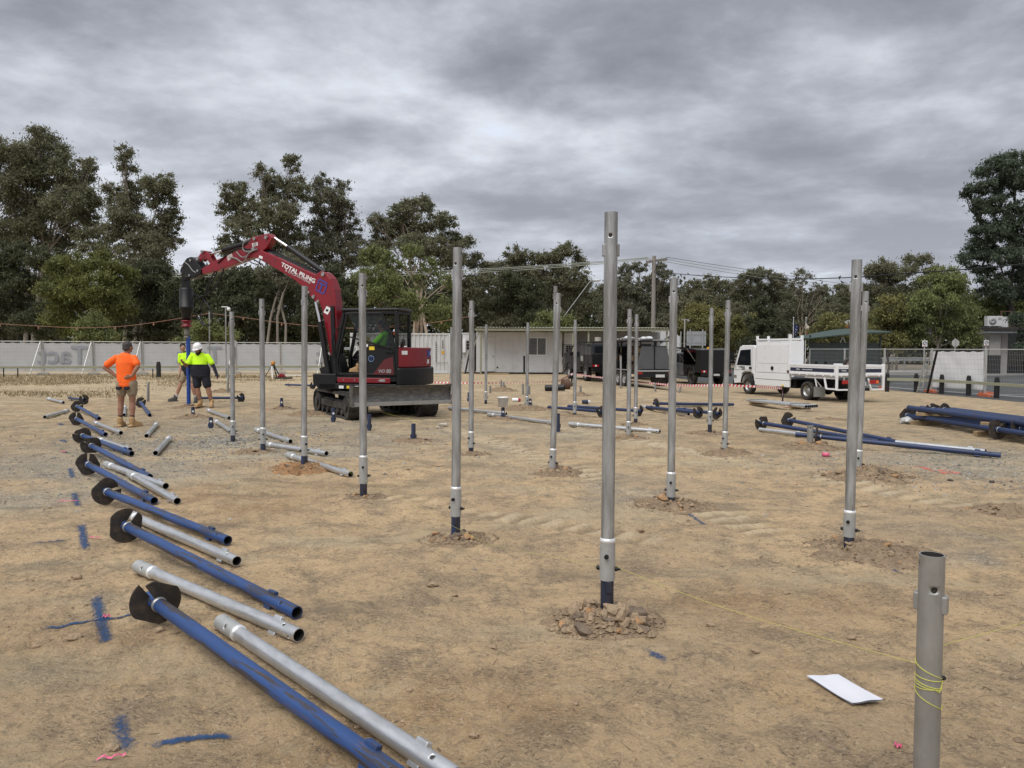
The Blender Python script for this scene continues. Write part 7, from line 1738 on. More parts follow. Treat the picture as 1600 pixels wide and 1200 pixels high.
# bundle of galvanised pipes by the truck
a0, b0 = G(1187, 625.5, .16), G(1276, 634.5, .16); dd = (b0 - a0).normalized(); nn = Vector((-dd.y, dd.x, 0)); nn = nn if nn.y > 0 else -nn
dd2 = (G(1283, 633.5, .16) - G(1258, 634.5, .16)); 
GBU = 'galvanised pipes bundled on bearers by the truck'
for k in range(6):
    o_ = nn * (.10 * k); ext_pipe(a0 + o_ + dd * .03 * k, b0 + o_ + dd * .10 * k, ordn[min(k, 1)] + ' pipe of the bundle by the truck' if k < 2 else ('third pipe of the bundle by the truck', 'fourth pipe of the bundle by the truck', 'fifth pipe of the bundle by the truck', 'rear pipe of the bundle by the truck')[k - 2], GBU, collar=False, r=.046)
for u, wh in ((.12, 'left'), (.88, 'right')):
    p = a0.lerp(b0, u); o = MB().bar((0, 0, 0), nn * .62, .09, .08).build('timber_bearer', M['timber'], loc=p - nn * .06 + Vector((0, 0, -.09))); tag(o, 'timber bearer under the ' + wh + ' end of the pipe bundle by the truck', 'timber', 'bearers under the pipe bundle')
    q = MB(); q.path([Vector((0, 0, -.05)) - nn * .05, Vector((0, 0, .055)) - nn * .05, Vector((0, 0, .055)) + nn * .55, Vector((0, 0, -.05)) + nn * .55], .008, 5); o = q.build('strap', M['bolt'], loc=p); tag(o, 'black strap round the ' + wh + ' end of the pipe bundle', 'strap')

# the pile being driven
AXB = G(295, 637); Tt = at(294, 528, AXB.y)
root = empty('driven_pile', AXB, 'upright bright blue pile being screwed into the ground by the digger', 'screw pile', None, quat=zq(AXB, Tt))
M['blue_new'] = mat('fresh blue paint', (0.012, 0.055, 0.27), .35, 0, .1, 4)
tube(.052, (Tt - AXB).length + .25, .006, (), 24, -.2).build('shaft', [M['blue_new'], M['inside']], root)
q = MB(); q.bar((0, -.02, .01), (.1, .12, .05), .02, .10); q.build('label_tag', M['galv'], root)

# ------------------------------------------------------------------ dirt heaps thrown up round the piles
M['clay_dark'] = mat('damp clay', (0.16, 0.125, 0.095), .95, 0, .35, 9, .9, 45, spec=.1)
def mound(P_, rad, h, label, seed, nclod=0, mtl='clay', squash=1.0, cs=.06, crumbs=160, off=(0, 0)):
    g = np.random.default_rng(seed)
    P_ = Vector((P_.x + off[0], P_.y + off[1], 0)); P_.z = float(z0(P_.x, P_.y))
    root = empty('dirt_mound', P_, label, 'dirt mound', 'dirt mounds round the piles')
    na, nr = 84, 26
    A_, T_ = np.meshgrid(np.arange(na) * 2 * np.pi / na, np.arange(nr + 1) / nr)
    e_ = 1 + 1.0 * (fbm(np.cos(A_) * 1.9 + seed, np.sin(A_) * 1.9, 3, seed) - .5); r_ = rad * T_ * e_
    x, y = r_ * np.cos(A_), r_ * np.sin(A_) * squash
    prof = (1 - T_) ** 1.1 * (.62 + .38 * np.minimum(1, T_ * 5))
    n1 = fbm(x * 9 + seed, y * 9, 4, seed + 3) - .45; cr = np.abs(fbm(x * 16 + seed, y * 16, 2, seed + 5) - .5); n3 = fbm(x * 38, y * 38 + seed, 2, seed + 8) - .5
    z = h * prof * (1 + 1.5 * n1) - np.clip(.07 - cr, 0, 1) * 9 * h * .45 * np.sqrt(np.clip(1 - T_, 0, 1)) + n3 * h * .35 * np.sqrt(np.clip(1 - T_, 0, 1))
    z = z + ground_h(P_.x + x, P_.y + y) - P_.z + .004 * (1 - T_); z[-1] = ground_h(P_.x + x[-1], P_.y + y[-1]) - P_.z - .015
    V = np.stack([x, y, z], -1).reshape(-1, 3)
    VX = V[:, :2]
    def hz(px_, py_):
        px_, py_ = np.atleast_1d(px_), np.atleast_1d(py_); j = np.argmin((VX[None, :, 0] - px_[:, None]) ** 2 + (VX[None, :, 1] - py_[:, None]) ** 2, axis=1)
        inside = np.hypot(px_, py_ / squash) < rad * 1.05
        return np.where(inside, V[j, 2], ground_h(P_.x + px_, P_.y + py_) - P_.z)
    F = [(i * na + k, i * na + (k + 1) % na, (i + 1) * na + (k + 1) % na, (i + 1) * na + k) for i in range(nr) for k in range(na)]
    F = [f[::-1] for f in F]
    link('heap', np_mesh('heap', V, F, M[mtl], True), root)
    crumbs = int(crumbs * 1.7)
    if crumbs:
        rr_ = rad * np.sqrt(g.uniform(.02, 1.25, crumbs)); a = g.uniform(0, 2 * np.pi, crumbs); x, y = rr_ * np.cos(a), rr_ * np.sin(a) * squash
        z = hz(x, y) + .003; s_ = g.gamma(1.6, cs * .075, crumbs) + .002
        tag(link('crumbs', scatter_mesh('crumbs', M[mtl], np.stack([x, y, z], 1), s_, .7, seed), root), kind='stuff')
    for c in range(nclod):
        a = g.uniform(0, 2 * math.pi); r_ = rad * g.uniform(.25, .95); x, y = r_ * math.cos(a), r_ * math.sin(a) * squash; s_ = cs * g.uniform(.45, 1.1) * (1.15 - .5 * r_ / rad)
        bm = bmesh.new(); bmesh.ops.create_icosphere(bm, subdivisions=2, radius=1)
        co = np.array([v.co[:] for v in bm.verts]); ns_ = fbm(co[:, 0] * 1.5 + c * 7.1 + seed, co[:, 1] * 1.5 + co[:, 2] * 1.9, 2, seed + c)
        for v, n_ in zip(bm.verts, ns_):
            v.co *= .62 + .75 * float(n_)
            for ax in ((1, .3, .2), (-.6, .8, .3), (.1, -.9, .5), (-.3, -.3, 1), (.5, .6, -.6)):
                ax = Vector(ax).normalized(); dt = v.co.dot(ax)
                if dt > .62: v.co -= ax * (dt - .62)
        Mx = Matrix.Rotation(g.uniform(0, 6), 4, 'Z') @ Matrix.Rotation(g.uniform(-.6, .6), 4, 'X') @ Matrix.Diagonal((s_ * g.uniform(.9, 1.6), s_, s_ * g.uniform(.5, .8), 1))
        bm.transform(Mx); me = bpy.data.meshes.new('clod'); bm.to_mesh(me); bm.free(); me.materials.append(M['clay_orange'] if g.uniform() < .2 and mtl == 'clay' else M['clay_dark'] if g.uniform() < .3 else M[mtl])
        zc_ = float(hz(x, y)[0]) + s_ * .22; link('clod', me, root, loc=(x, y, zc_))
    return root
mound(PBL[0], .30, .115, 'cracked clay mound with big clods round the tallest pole', 101, 60, 'clay', .85, .068, 1000, (-.01, -.03))
mound(PBL[1], 0.30, .075, 'heap of grey crumbs round the blue stub of the second largest upright', 102, 44, 'clay', .8, .036, 600, (.02, -.02))
mound(PBL[9], 0.42, .085, 'cracked mound with blue paint round the pole right of the tallest', 103, 26, 'clay', .9, .05, 380)
mound(PBL[14], .50, .10, 'wide smooth mound round the tall leaning pole', 104, 20, 'clay', .9, .04, 420, (.15, .0))
mound(PBL[15], .60, .13, 'dark lumpy mound round the pole behind the tall leaning pole', 105, 26, 'clay', .8, .07, 380, (.1, .0))
mound(PBL[3], .42, .11, 'orange clay mound round the pole left of the digger', 106, 12, 'clay_orange', .8, .05, 300)
mound(PBL[7], .36, .07, 'crumbly mound round the leaning pole with another behind', 107, 12, 'clay', .8, .045, 280, (.08, 0))
mound(PBL[11], .40, .09, 'crumbly mound round the slim pole left of the truck', 108, 12, 'clay', .8, .05, 260)
mound(PBL[12], .34, .06, 'low mound round the slim pole with a pipe beside its foot', 109, 8, 'clay', .8, .045, 200)
mound(PBL[10], .42, .05, 'low mound round the slim pole before the black canopy', 110, 8, 'clay', .8, .045, 200)
mound(PBL[6], .30, .04, 'low crumbs round the pole behind the blue stubbed pole', 111, 7, 'clay', .8, .04, 160, (.05, -.05))
mound(PBL[2], .26, .03, 'low crumbs round the pole in front of the digger cab', 112, 6, 'clay', .8, .03, 200, (.0, -.05))
mound(PBL[4], .34, .05, 'low mound behind the second upright left of the digger', 113, 8, 'clay', .8, .04, 180, (-.15, 0))
mound(B20, .30, .10, 'brown clod heap at the foot of the short pole', 114, 14, 'clay', .9, .055, 420, (-.02, .03))
mound(sB, .50, .12, 'round dirt heap round the stout grey stub', 115, 14, 'clay', .8, .06, 260)
for k, (pt_, lb, rad, h) in enumerate(((SB[2], 'small dark heap round the blue stub between the two poles', .35, .08), (bB, 'small heap round the bucket topped stub', .42, .07), (SB[0], 'grey heap beside the pile being driven', .5, .10), (PBL[13], 'tiny heap at the thinnest pole of the pair', .3, .05), (SB[17], 'tiny heap round the stub before the dark four wheel drive', .4, .12), (SB[18], 'brown heap round the pair of stubs before the shed', .6, .16), (PBL[17], 'brown heap round the pole by the grilled window', .7, .14), (G(350, 613), 'low heap at the foot of the leftmost pole', .6, .12), (G(512, 612), 'low heap left behind the digger track', .5, .14), (G(480, 648), 'clods pushed up beside the near digger track', .55, .12), (G(1580, 798), 'dark gravelly heap cut by the right edge', .45, .08), (G(1300, 655), 'low dark heap behind the blue pipes', .4, .05), (SB[5], 'faint crumbs round the lone stub before the blade', .4, .03), (PBL[16], 'low crumbs round the pole before the dark vehicle', .4, .05), (AXB, 'fresh soil round the pile being driven', .5, .09), (G(1000, 640), 'crumbs beside the thin pole pair', .4, .05))):
    mound(pt_, rad, h, lb, 130 + k, 6, 'clay', .8, .055, 120)

# ------------------------------------------------------------------ paint, tape and small things on the ground
def paint_mat(name, col, thr=.46):
    m = mat(name, col, .95, 0, .25, 12, spec=.1); t = m.node_tree; n, l = t.nodes.new, t.links.new; b = t.nodes['Principled BSDF']
    co = n('ShaderNodeTexCoord'); nz = n('ShaderNodeTexNoise'); l(co.outputs['Object'], nz.inputs['Vector']); nz.inputs['Scale'].default_value = 55; nz.inputs['Detail'].default_value = 7; nz.inputs['Roughness'].default_value = .75
    uv = n('ShaderNodeAttribute'); uv.attribute_name = 'cover'
    am = n('ShaderNodeMath'); am.operation = 'MULTIPLY_ADD'; l(nz.outputs['Fac'], am.inputs[0]); am.inputs[1].default_value = 2.2; am.inputs[2].default_value = -.6
    ad = n('ShaderNodeMath'); ad.operation = 'ADD'; l(am.outputs[0], ad.inputs[0]); l(uv.outputs['Fac'], ad.inputs[1])
    mr = n('ShaderNodeMapRange'); l(ad.outputs[0], mr.inputs[0]); mr.inputs[1].default_value = thr + .24; mr.inputs[2].default_value = thr + .68; mr.inputs[4].default_value = .85
    l(mr.outputs[0], b.inputs['Alpha']); return m
M['spray_blue'] = paint_mat('blue ground spray', (.028, .070, .160)); M['spray_red'] = paint_mat('fluorescent red ground spray', (.75, .13, .10)); M['spray_pale'] = paint_mat('pale ground scuff', (.40, .33, .22))
def spray(pts, w, label, mtl='spray_blue', k=1.0):
    """a sprayed line on the dirt through photo points, laid on the uneven ground"""
    P_ = [G(*p) for p in pts]; o0 = P_[0].copy(); V, C = [], []; res = []
    for a, b in zip(P_, P_[1:]):
        m_ = max(2, int((b - a).length / .03)); res += [a.lerp(b, i / m_) for i in range(m_)]
    res.append(P_[-1]); n = len(res); cr = 9
    for i, p in enumerate(res):
        d = (res[min(i + 1, n - 1)] - res[max(i - 1, 0)]).normalized(); s_ = Vector((-d.y, d.x, 0)); e_ = min(1, i / 3, (n - 1 - i) / 3)
        for j in range(cr):
            u = j / (cr - 1) * 2 - 1; q_ = p + s_ * (u * w * .5); V.append((q_.x - o0.x, q_.y - o0.y, gh(q_.x, q_.y) - o0.z + .0055)); C.append(max(0, (1 - abs(u) ** 1.5) * e_ * .62 * k))
    F = [(i * cr + j, i * cr + j + 1, (i + 1) * cr + j + 1, (i + 1) * cr + j) for i in range(n - 1) for j in range(cr - 1)]
    F = [f[::-1] for f in F]
    me = np_mesh('paint_mark', V, F, M[mtl], True); at_ = me.attributes.new('cover', 'FLOAT', 'POINT'); at_.data.foreach_set('value', C)
    return tag(link('paint_mark', me, None, loc=o0), label, 'paint mark', 'sprayed set-out marks')
spray([(150, 930), (157, 968), (168, 1005)], .10, 'upright stroke of the blue cross left of the nearest pile plate')
spray([(60, 980), (110, 973), (158, 966), (222, 955)], .075, 'flat stroke of the blue cross left of the nearest pile plate', k=1.4)
spray([(184, 1108), (194, 1150), (204, 1178)], .095, 'upright stroke of the blue cross at the bottom left', k=.85)
spray([(222, 1172), (290, 1156), (380, 1136)], .075, 'long flat stroke of the blue cross at the bottom left', k=1.3)
spray([(130, 1198), (190, 1182)], .05, 'short blue stroke beside the pink ribbon at the bottom left')
spray([(126, 821), (134, 860)], .10, 'blue stroke left of the second nearest pile plate'); spray([(40, 851), (85, 846), (122, 843)], .06, 'faint flat blue line left of the second nearest pile', k=1.0)
spray([(115, 768), (123, 791)], .10, 'blue stroke left of the third pile plate', k=.9); spray([(109, 733), (114, 746)], .10, 'blue stroke left of the fourth pile plate', k=.9); spray([(45, 743), (100, 739)], .08, 'faint flat blue line left of the fourth pile plate', k=.7)
spray([(95, 688), (104, 692)], .14, 'small blue dab left of the fifth pile plate'); spray([(93, 660), (96, 664)], .14, 'small blue dab left of the seventh pile plate'); spray([(98, 707), (106, 709)], .16, 'small blue dab with pink ribbon left of the sixth pile')
spray([(1000, 1016), (1022, 1026), (1052, 1038)], .08, 'blue streak right of the tallest pole\'s mound'); spray([(1282, 1160), (1330, 1174)], .035, 'blue streak left of the short pole\'s foot', k=1.1)
spray([(1355, 868), (1400, 890), (1425, 900)], .05, 'blue streak right of the tall leaning pole', k=.8); spray([(1063, 792), (1080, 805), (1105, 822)], .07, 'blue streak by the mound right of the tallest pole', k=.8)
spray([(735, 888), (752, 895)], .05, 'blue fleck right below the grey crumb heap', k=.8); spray([(655, 868), (668, 872)], .05, 'blue fleck left below the grey crumb heap', k=.8); spray([(588, 800), (600, 806)], .06, 'blue fleck under the pole before the cab', k=.7)
spray([(1424, 727), (1450, 731), (1508, 737)], .14, 'red sprayed streak on the gravel at the right', 'spray_red', .9); spray([(1438, 732), (1475, 740), (1505, 737)], .08, 'thin red sprayed loop under the red streak', 'spray_red', .8); spray([(1392, 727), (1412, 728)], .09, 'small red dab left of the red streak', 'spray_red', .7)
for k, (x, y) in enumerate(((430, 618), (455, 621), (470, 634), (412, 640))): spray([(x, y), (x + 11, y + .6)], .16, ('upper left', 'upper right', 'lower right', 'lower left')[k] + ' faint orange fleck between the two poles left of the digger', 'spray_red', .55)
spray([(365, 752), (368, 776)], .10, 'left pale scuff on the dirt below the gravel', 'spray_pale', .8); spray([(393, 765), (399, 776)], .09, 'right pale scuff on the dirt below the gravel', 'spray_pale', .7)
spray([(1420, 684), (1480, 684)], .12, 'faint blue grey line before the blue stack', 'spray_blue', .45)

def ribbon(px, py, ang_, L_, w, label, mtl='pink'):
    P_ = G(px, py); P_.z = gh(P_.x, P_.y) + .004; q = MB(); n = 8; vs = []
    for i in range(n + 1):
        t = i / n; x = (t - .5) * L_; z = .012 * math.sin(t * 7) ** 2 + .003; vs += [(x, -w / 2 + .006 * math.sin(t * 9), z), (x, w / 2 + .006 * math.sin(t * 8), z + .004)]
    q.add(vs, [(2 * i, 2 * i + 2, 2 * i + 3, 2 * i + 1) for i in range(n)]); o = q.build('flagging_ribbon', M[mtl], loc=P_); o.rotation_euler.z = ang_
    return tag(o, label, 'ribbon')
ribbon(174, 1188, .35, .10, .009, 'pink ribbon lying on the blue cross at the bottom left'); ribbon(166, 964, .3, .045, .022, 'pink ribbon at the middle of the blue cross by the nearest pile plate')
ribbon(147, 843, .0, .10, .014, 'pink ribbon by the blue stroke left of the second nearest pile'); ribbon(105, 781, .15, .2, .012, 'reddish ribbon left of the third pile plate'); ribbon(98, 708, .0, .1, .04, 'pink ribbon scrap at the blue dab left of the sixth pile')
ribbon(150, 655, .3, .5, .03, 'pinkish ribbon near the seventh and eighth pile ends'); ribbon(1403, 1163, -.5, .03, .022, 'coral ribbon scrap in the clods by the short pole')
ribbon(941, 980, 1.2, .075, .03, 'blue cloth scrap draped on the tallest pole\'s mound', 'decal_blue').location.z += .05
o = bpy.data.objects[-1] if False else None
# folded paper
c = [G(1260, 1060), G(1310, 1057), G(1380, 1098), G(1331, 1104)]
P0 = c[0].copy(); P0.z = gh(P0.x, P0.y); V = []
nu, nv = 14, 8
for j in range(nv + 1):
    for i in range(nu + 1):
        u, v = i / nu, j / nv; p = c[0].lerp(c[3], u).lerp(c[1].lerp(c[2], u), v) - P0
        V.append((p.x, p.y, .014 + .004 * math.sin(u * 5 + 1) * (1 - v) + .008 * u * u + .002 * math.sin(v * 9 + u * 3)))
F = [(j * (nu + 1) + i, j * (nu + 1) + i + 1, (j + 1) * (nu + 1) + i + 1, (j + 1) * (nu + 1) + i) for j in range(nv) for i in range(nu)]
root = empty('folded_paper', P0, 'folded sheet of white paper lying on the dirt left of the short pole', 'paper')
link('upper_sheet', np_mesh('upper_sheet', V, F, M['paper'], True), root)
link('lower_sheet', np_mesh('lower_sheet', [(x * .985 + .004, y * .985 + .003, z * .45 + .001) for x, y, z in V], F, M['paper'], True), root)
# tape spool, stick, rocks, litter
P_ = G(1290, 713); root = empty('tape_roll', P_, 'bright pink roll of flagging tape lying on the dirt', 'tape roll'); MB().lathe([(.022, .0), (.052, .0), (.052, .055), (.022, .055), (.022, .0)], 20).build('tape', M['pink'], root); MB().lathe([(.021, .002), (.018, .002), (.018, .053), (.021, .053)], 16).build('core', M['white'], root)
P_ = G(680, 730); tag(MB().path([(-.13, 0, .015), (-.05, .01, .02), (.04, -.01, .018), (.14, .02, .014)], .009, 6, taper=.005).build('stick', M['twig'], loc=P_), 'dark stick lying on the dirt below the lone blue stub', 'stick')
def rock(px, py, s_, label, mtl, seed, name='rock', cat='rock'):
    P_ = G(px, py); bm = bmesh.new(); bmesh.ops.create_icosphere(bm, subdivisions=2, radius=1)
    co = np.array([v.co[:] for v in bm.verts]); ns_ = fbm(co[:, 0] * 1.6 + seed, co[:, 1] * 1.6 + co[:, 2] * 2.1, 3, seed)
    for v, n_ in zip(bm.verts, ns_): v.co *= .5 + .9 * float(n_)
    bm.transform(Matrix.Diagonal((s_ * 1.3, s_, s_ * .7, 1))); me = bpy.data.meshes.new(name); bm.to_mesh(me); bm.free(); me.materials.append(mtl); P_.z = gh(P_.x, P_.y) + s_ * .35
    return tag(link(name, me, None, loc=P_), label, cat)
rock(693, 667, .085, 'pale broken rock on the dirt right of the lone blue stub', mat('pale rock', (.42, .38, .31), .9, 0, .2, 8, .5), 5); rock(686, 669, .05, 'smaller pale rock touching the broken pale rock', mat('pale rock dull', (.36, .32, .26), .9, 0, .2, 8, .5), 8)
rock(1350, 790, .03, 'small dried leaf scrap below the pole behind the tall leaning one', M['twig'], 9, 'leaf_scrap', 'leaf'); 
rock(1485, 750, .025, 'dark flat stone on the gravel below the red streak', M['helix'], 12); rock(1550, 755, .03, 'long dark scrap on the gravel near the right edge', M['helix'], 14, 'scrap', 'scrap')
# loose clods and dry leaves scattered in the foreground
g = np.random.default_rng(77)
for k, (px, py, s_) in enumerate(((676, 915, .03), (710, 930, .02), (55, 1005, .02), (115, 1000, .035), (175, 1165, .03), (250, 985, .025), (345, 985, .03), (120, 905, .03), (560, 1130, .015), (740, 1150, .02), (1180, 1020, .02), (1330, 1000, .02), (1000, 830, .035), (770, 1010, .02), (640, 1080, .014), (1230, 930, .02), (1110, 985, .02), (1540, 1000, .015), (1560, 930, .02), (900, 1100, .012))):
    rock(px, py, s_, ['dark', 'brown', 'crumbly', 'flat'][k % 4] + ' loose dirt clod ' + ['below the grey crumb heap', 'right of the clod under the grey crumb heap', 'at the far left near the blue cross', 'left of the blue cross by the nearest pile plate', 'above the pink ribbon at the bottom left', 'under the nearest pile plate', 'at the collar of the nearest galvanised pipe', 'above the blue cross on the left', 'at the nearest galvanised pipe, near the bottom', 'at the bottom, right of the nearest pipe', 'in the open dirt left of the white paper', 'above the white paper', 'left of the mound right of the tallest pole', 'left of the tallest pole\'s mound', 'in the dirt right of the nearest pipe', 'below the string left of the short pole', 'under the string right of the tallest mound', 'right of the short pole', 'at the right edge behind the short pole', 'at the bottom middle of the picture'][k], M['clay'], 300 + k, 'clod', 'clod')
# plastic bag, bottle, litter and steel bits further back
rock(1421, 661, .17, 'crumpled clear plastic bag beside the blue stack', mat('clear plastic', (.45, .45, .44), .25, 0, .3, 20, .8, 20), 21, 'plastic_bag', 'bag')
def can(px, py, L_, r, ang_, label, ma, mb):
    P_ = G(px, py); root = empty('drink_bottle', P_, label, 'bottle', rz=ang_); MB().cyl((-L_ / 2, 0, r), (L_ * .2, 0, r), r, n=14).build('body', ma, root); MB().cyl((L_ * .2 + .001, 0, r), (L_ / 2, 0, r), r, r * .5, n=14).build('cap', mb, root)
can(916, 631, .24, .06, .1, 'blue and white bottle lying behind the far pole', M['decal_navy'], M['white']); can(807, 628, .26, .06, .0, 'red and white can lying left of the pole by the grilled window', M['white'], M['red_light'])
P_ = G(888, 608); root = empty('auger_head', P_, 'rusty round drive head lying before the dark four wheel drive', 'drive head', rz=.4)
MB().cyl((-.25, 0, .20), (.0, 0, .20), .20, .22, 18).build('drum', M['rust'], root); MB().cyl((.001, 0, .20), (.16, 0, .20), .13, .10, 14).build('hub', M['steel_worn'], root)
P_ = G(852, 611); root = empty('dark_pipe', P_, 'dark short pipe lying left of the rusty drive head', 'pipe', rz=-.25); tube(.12, .75, .01, (), 20).build('tube', [M['dark'], M['inside']], root).rotation_euler = (0, R(88), 0); root.location.z += .12
# striped barrier tape
def tape_mat():
    m = bpy.data.materials.new('red and white barrier tape'); m.use_nodes = True; t = m.node_tree; n, l = t.nodes.new, t.links.new; b = t.nodes['Principled BSDF']; b.inputs['Roughness'].default_value = .5
    uv = n('ShaderNodeAttribute'); uv.attribute_name = 'run'; fr = n('ShaderNodeMath'); fr.operation = 'FRACT'; l(uv.outputs['Fac'], fr.inputs[0]); gt = n('ShaderNodeMath'); gt.operation = 'GREATER_THAN'; l(fr.outputs[0], gt.inputs[0]); gt.inputs[1].default_value = .5
    mx = n('ShaderNodeMix'); mx.data_type = 'RGBA'; l(gt.outputs[0], mx.inputs[0]); mx.inputs[6].default_value = (.72, .70, .68, 1); mx.inputs[7].default_value = (.55, .03, .045, 1); l(mx.outputs[2], b.inputs['Base Color']); return m
M['tape'] = tape_mat()
def tape(pts, label, w=.075, per=.17, flat=False):
    o0 = pts[0].copy(); res = []
    for a, b in zip(pts, pts[1:]):
        m_ = max(2, int((b - a).length / .08)); res += [a.lerp(b, i / m_) for i in range(m_)]
    res.append(pts[-1]); V, C, s_ = [], [], 0
    for i, p in enumerate(res):
        if i: s_ += (p - res[i - 1]).length
        tw = .25 * math.sin(s_ * 1.7)
        for j in (-1, 1):
            if flat: V.append((p.x - o0.x, p.y - o0.y + j * w / 2, p.z - o0.z + .01 * math.sin(s_ * 20)))
            else: V.append((p.x - o0.x, p.y - o0.y + j * w / 2 * math.sin(tw), p.z - o0.z + j * w / 2 * math.cos(tw)))
            C.append(s_ / per + (j * .12))
    F = [(2 * i, 2 * i + 2, 2 * i + 3, 2 * i + 1) for i in range(len(res) - 1)]
    me = np_mesh('barrier_tape', V, F, M['tape']); a_ = me.attributes.new('run', 'FLOAT', 'POINT'); a_.data.foreach_set('value', C); return tag(link('barrier_tape', me, None, loc=o0), label, 'tape', 'red and white barrier tape')
pk = G(1222, 632); pk.z = float(z0(pk.x, pk.y)); picket(pk, 1.0 * (632 - 602) / 1180 * pk.y, 'yellow capped black picket holding barrier tape before the truck', None, M['yellow'], r=.045)
tp = at(1222, 607, pk.y); t1 = at(1055, 602.5, 30.0); t2 = at(893, 584, 39.0); t0 = at(1140, 602, 27.0)
tape([tp, at(1180, 604, 26), t0, t1, at(970, 594, 34), t2], 'long barrier tape sagging from the yellow capped picket past the trailer to the far pole')
tape([tp, at(1223, 615, pk.y - .02), at(1220, 630, pk.y - .03)], 'barrier tape end hanging down the yellow capped picket')
tape([G(1216, 633.5, .04), G(1230, 632.5, .06), G(1242, 634, .03), G(1224, 635, .05), G(1250, 634.5, .05)], 'heap of barrier tape on the ground below the pipe bundle', .12, flat=True)
tape([t2, at(870, 597, 36.5), at(800, 599.5, 35), at(730, 598.5, 34.5), at(655, 597, 35)], 'far barrier tape sagging across before the shed and the container')
pk2 = G(893, 603); picket(pk2, 18 / 1180 * pk2.y, 'rusty picket holding barrier tape before the dark four wheel drive', None, M['white'], r=.04)
# survey tripod with laser level, its case and bag
P_ = G(427, 591); P_.z = 0; root = empty('survey_tripod', P_, 'survey tripod with an orange laser level before the sheeted fence', 'tripod')
top = at(427, 570, P_.y).z
for a in (R(200), R(-20), R(85)): MB().bar((math.cos(a) * .48, math.sin(a) * .48, 0), (math.cos(a) * .06, math.sin(a) * .06, top - .03), .05, .035).build('leg', M['black'], root)
MB().lathe([(.001, top - .04), (.09, top - .04), (.09, top), (.001, top)], 14).build('head', M['black'], root)
MB().lathe([(.001, top + .001), (.10, top + .001), (.12, top + .05), (.10, top + .16), (.07, top + .20), (.001, top + .20)], 14).build('laser_level', mat('amber level', (.45, .20, .04), .5), root)
MB().prism([(-.02, .05), (.06, .0), (.03, top - .1), (-.05, top - .06)], -.22, -.20).build('white_rag', M['white'], root)
P_ = G(443, 592); root = empty('instrument_case', P_, 'open black instrument case with red lining at the tripod foot', 'case'); MB().bx(-.42, .42, -.2, .2, 0, .09).build('tray', M['black'], root, .02); MB().prism([(-.3, .092), (.1, .092), (.05, .22), (-.12, .30), (-.22, .20)], -.12, .12).build('red_bag', M['red'], root, .03)
P_ = G(463, 588); tag(MB().bx(-.6, .45, -.04, .04, .02, .08).build('white_plank', M['white'], loc=P_), 'thin white plank lying right of the instrument case', 'plank'); 
P_ = G(373, 590); tag(MB().bx(-.12, .12, -.1, .1, 0, .2).build('brown_block', M['timber'], loc=P_, bevel=.01), 'brown block at the fence foot right of the leftmost pole', 'block')
# grass tuft by the nearest pipe
P_ = G(447, 1053); g = np.random.default_rng(5); q = MB()
for k in range(26):
    a = g.uniform(0, 6.28); r_ = g.uniform(.01, .035); h_ = g.uniform(.015, .05); q.add([(math.cos(a) * .004, math.sin(a) * .004, 0), (math.cos(a + .3) * .006, math.sin(a + .3) * .006, 0), (math.cos(a) * r_, math.sin(a) * r_, h_)], [(0, 1, 2)])
tag(q.build('grass_tuft', mat('weed green', (.12, .15, .07), .8, 0, .3, 30), loc=P_), 'tiny green weed tuft against the nearest galvanised pipe', 'weed')
# ------------------------------------------------------------------ people
def remeshed(name, q, voxel, smooth, mtls, parent, fold=0.0, seed=1, split=None, fscale=9.0):
    me = q.mesh(name, mtls); o = bpy.data.objects.new(name, me); COL.objects.link(o)
    md = o.modifiers.new('r', 'REMESH'); md.mode = 'VOXEL'; md.voxel_size = voxel; md.use_smooth_shade = True
    if smooth: sm = o.modifiers.new('s', 'SMOOTH'); sm.iterations = smooth; sm.factor = .5
    dg = bpy.context.evaluated_depsgraph_get(); m2 = bpy.data.meshes.new_from_object(o.evaluated_get(dg))
    bpy.data.objects.remove(o); bpy.data.meshes.remove(me); m2.name = name
    n = len(m2.vertices); V = np.empty(n * 3, np.float32); m2.vertices.foreach_get('co', V); V = V.reshape(-1, 3)
    if fold:
        Nn = np.empty(n * 3, np.float32); m2.vertices.foreach_get('normal', Nn); Nn = Nn.reshape(-1, 3)
        d = fbm(V[:, 0] * fscale * 1.3 + V[:, 1] * 7 + seed, V[:, 2] * fscale * .35 + V[:, 0] * 2, 3, seed) - .5; d += .5 * (np.abs(fbm(V[:, 2] * 7 + V[:, 0] * 15 + seed, V[:, 1] * 10, 2, seed + 4) - .5) - .2)
        V = V + Nn * (d * fold * 2)[:, None]; m2.vertices.foreach_set('co', V.astype(np.float32).ravel())
    m2.materials.clear()
    for m_ in (mtls if isinstance(mtls, list) else [mtls]): m2.materials.append(m_)
    mi = np.zeros(len(m2.polygons), np.int32)
    if split is not None:
        c = np.empty(len(m2.polygons) * 3, np.float32); m2.polygons.foreach_get('center', c); c = c.reshape(-1, 3); mi = split(c).astype(np.int32)
    m2.polygons.foreach_set('material_index', mi); m2.polygons.foreach_set('use_smooth', np.ones(len(m2.polygons), bool)); m2.update()
    return link(name, m2, parent)
def cap(q, a, b, ra, rb, n=14): q.cyl(a, b, ra, rb, n); q.ball(a, ra, n); q.ball(b, rb, n)
def ell(q, c, sc, fr):
    o = q.M; q.M = Matrix.Translation(c) @ fr; q.ball((0, 0, 0), 1.0, 16, 0, sc); q.M = o
def frame(rt, fw, up=None):
    rt = Vector(rt).normalized(); fw = Vector(fw); fw = (fw - rt * fw.dot(rt)).normalized(); up = rt.cross(fw)
    if up.z < 0: up = -up
    return Matrix((rt, fw, up)).transposed().to_4x4()
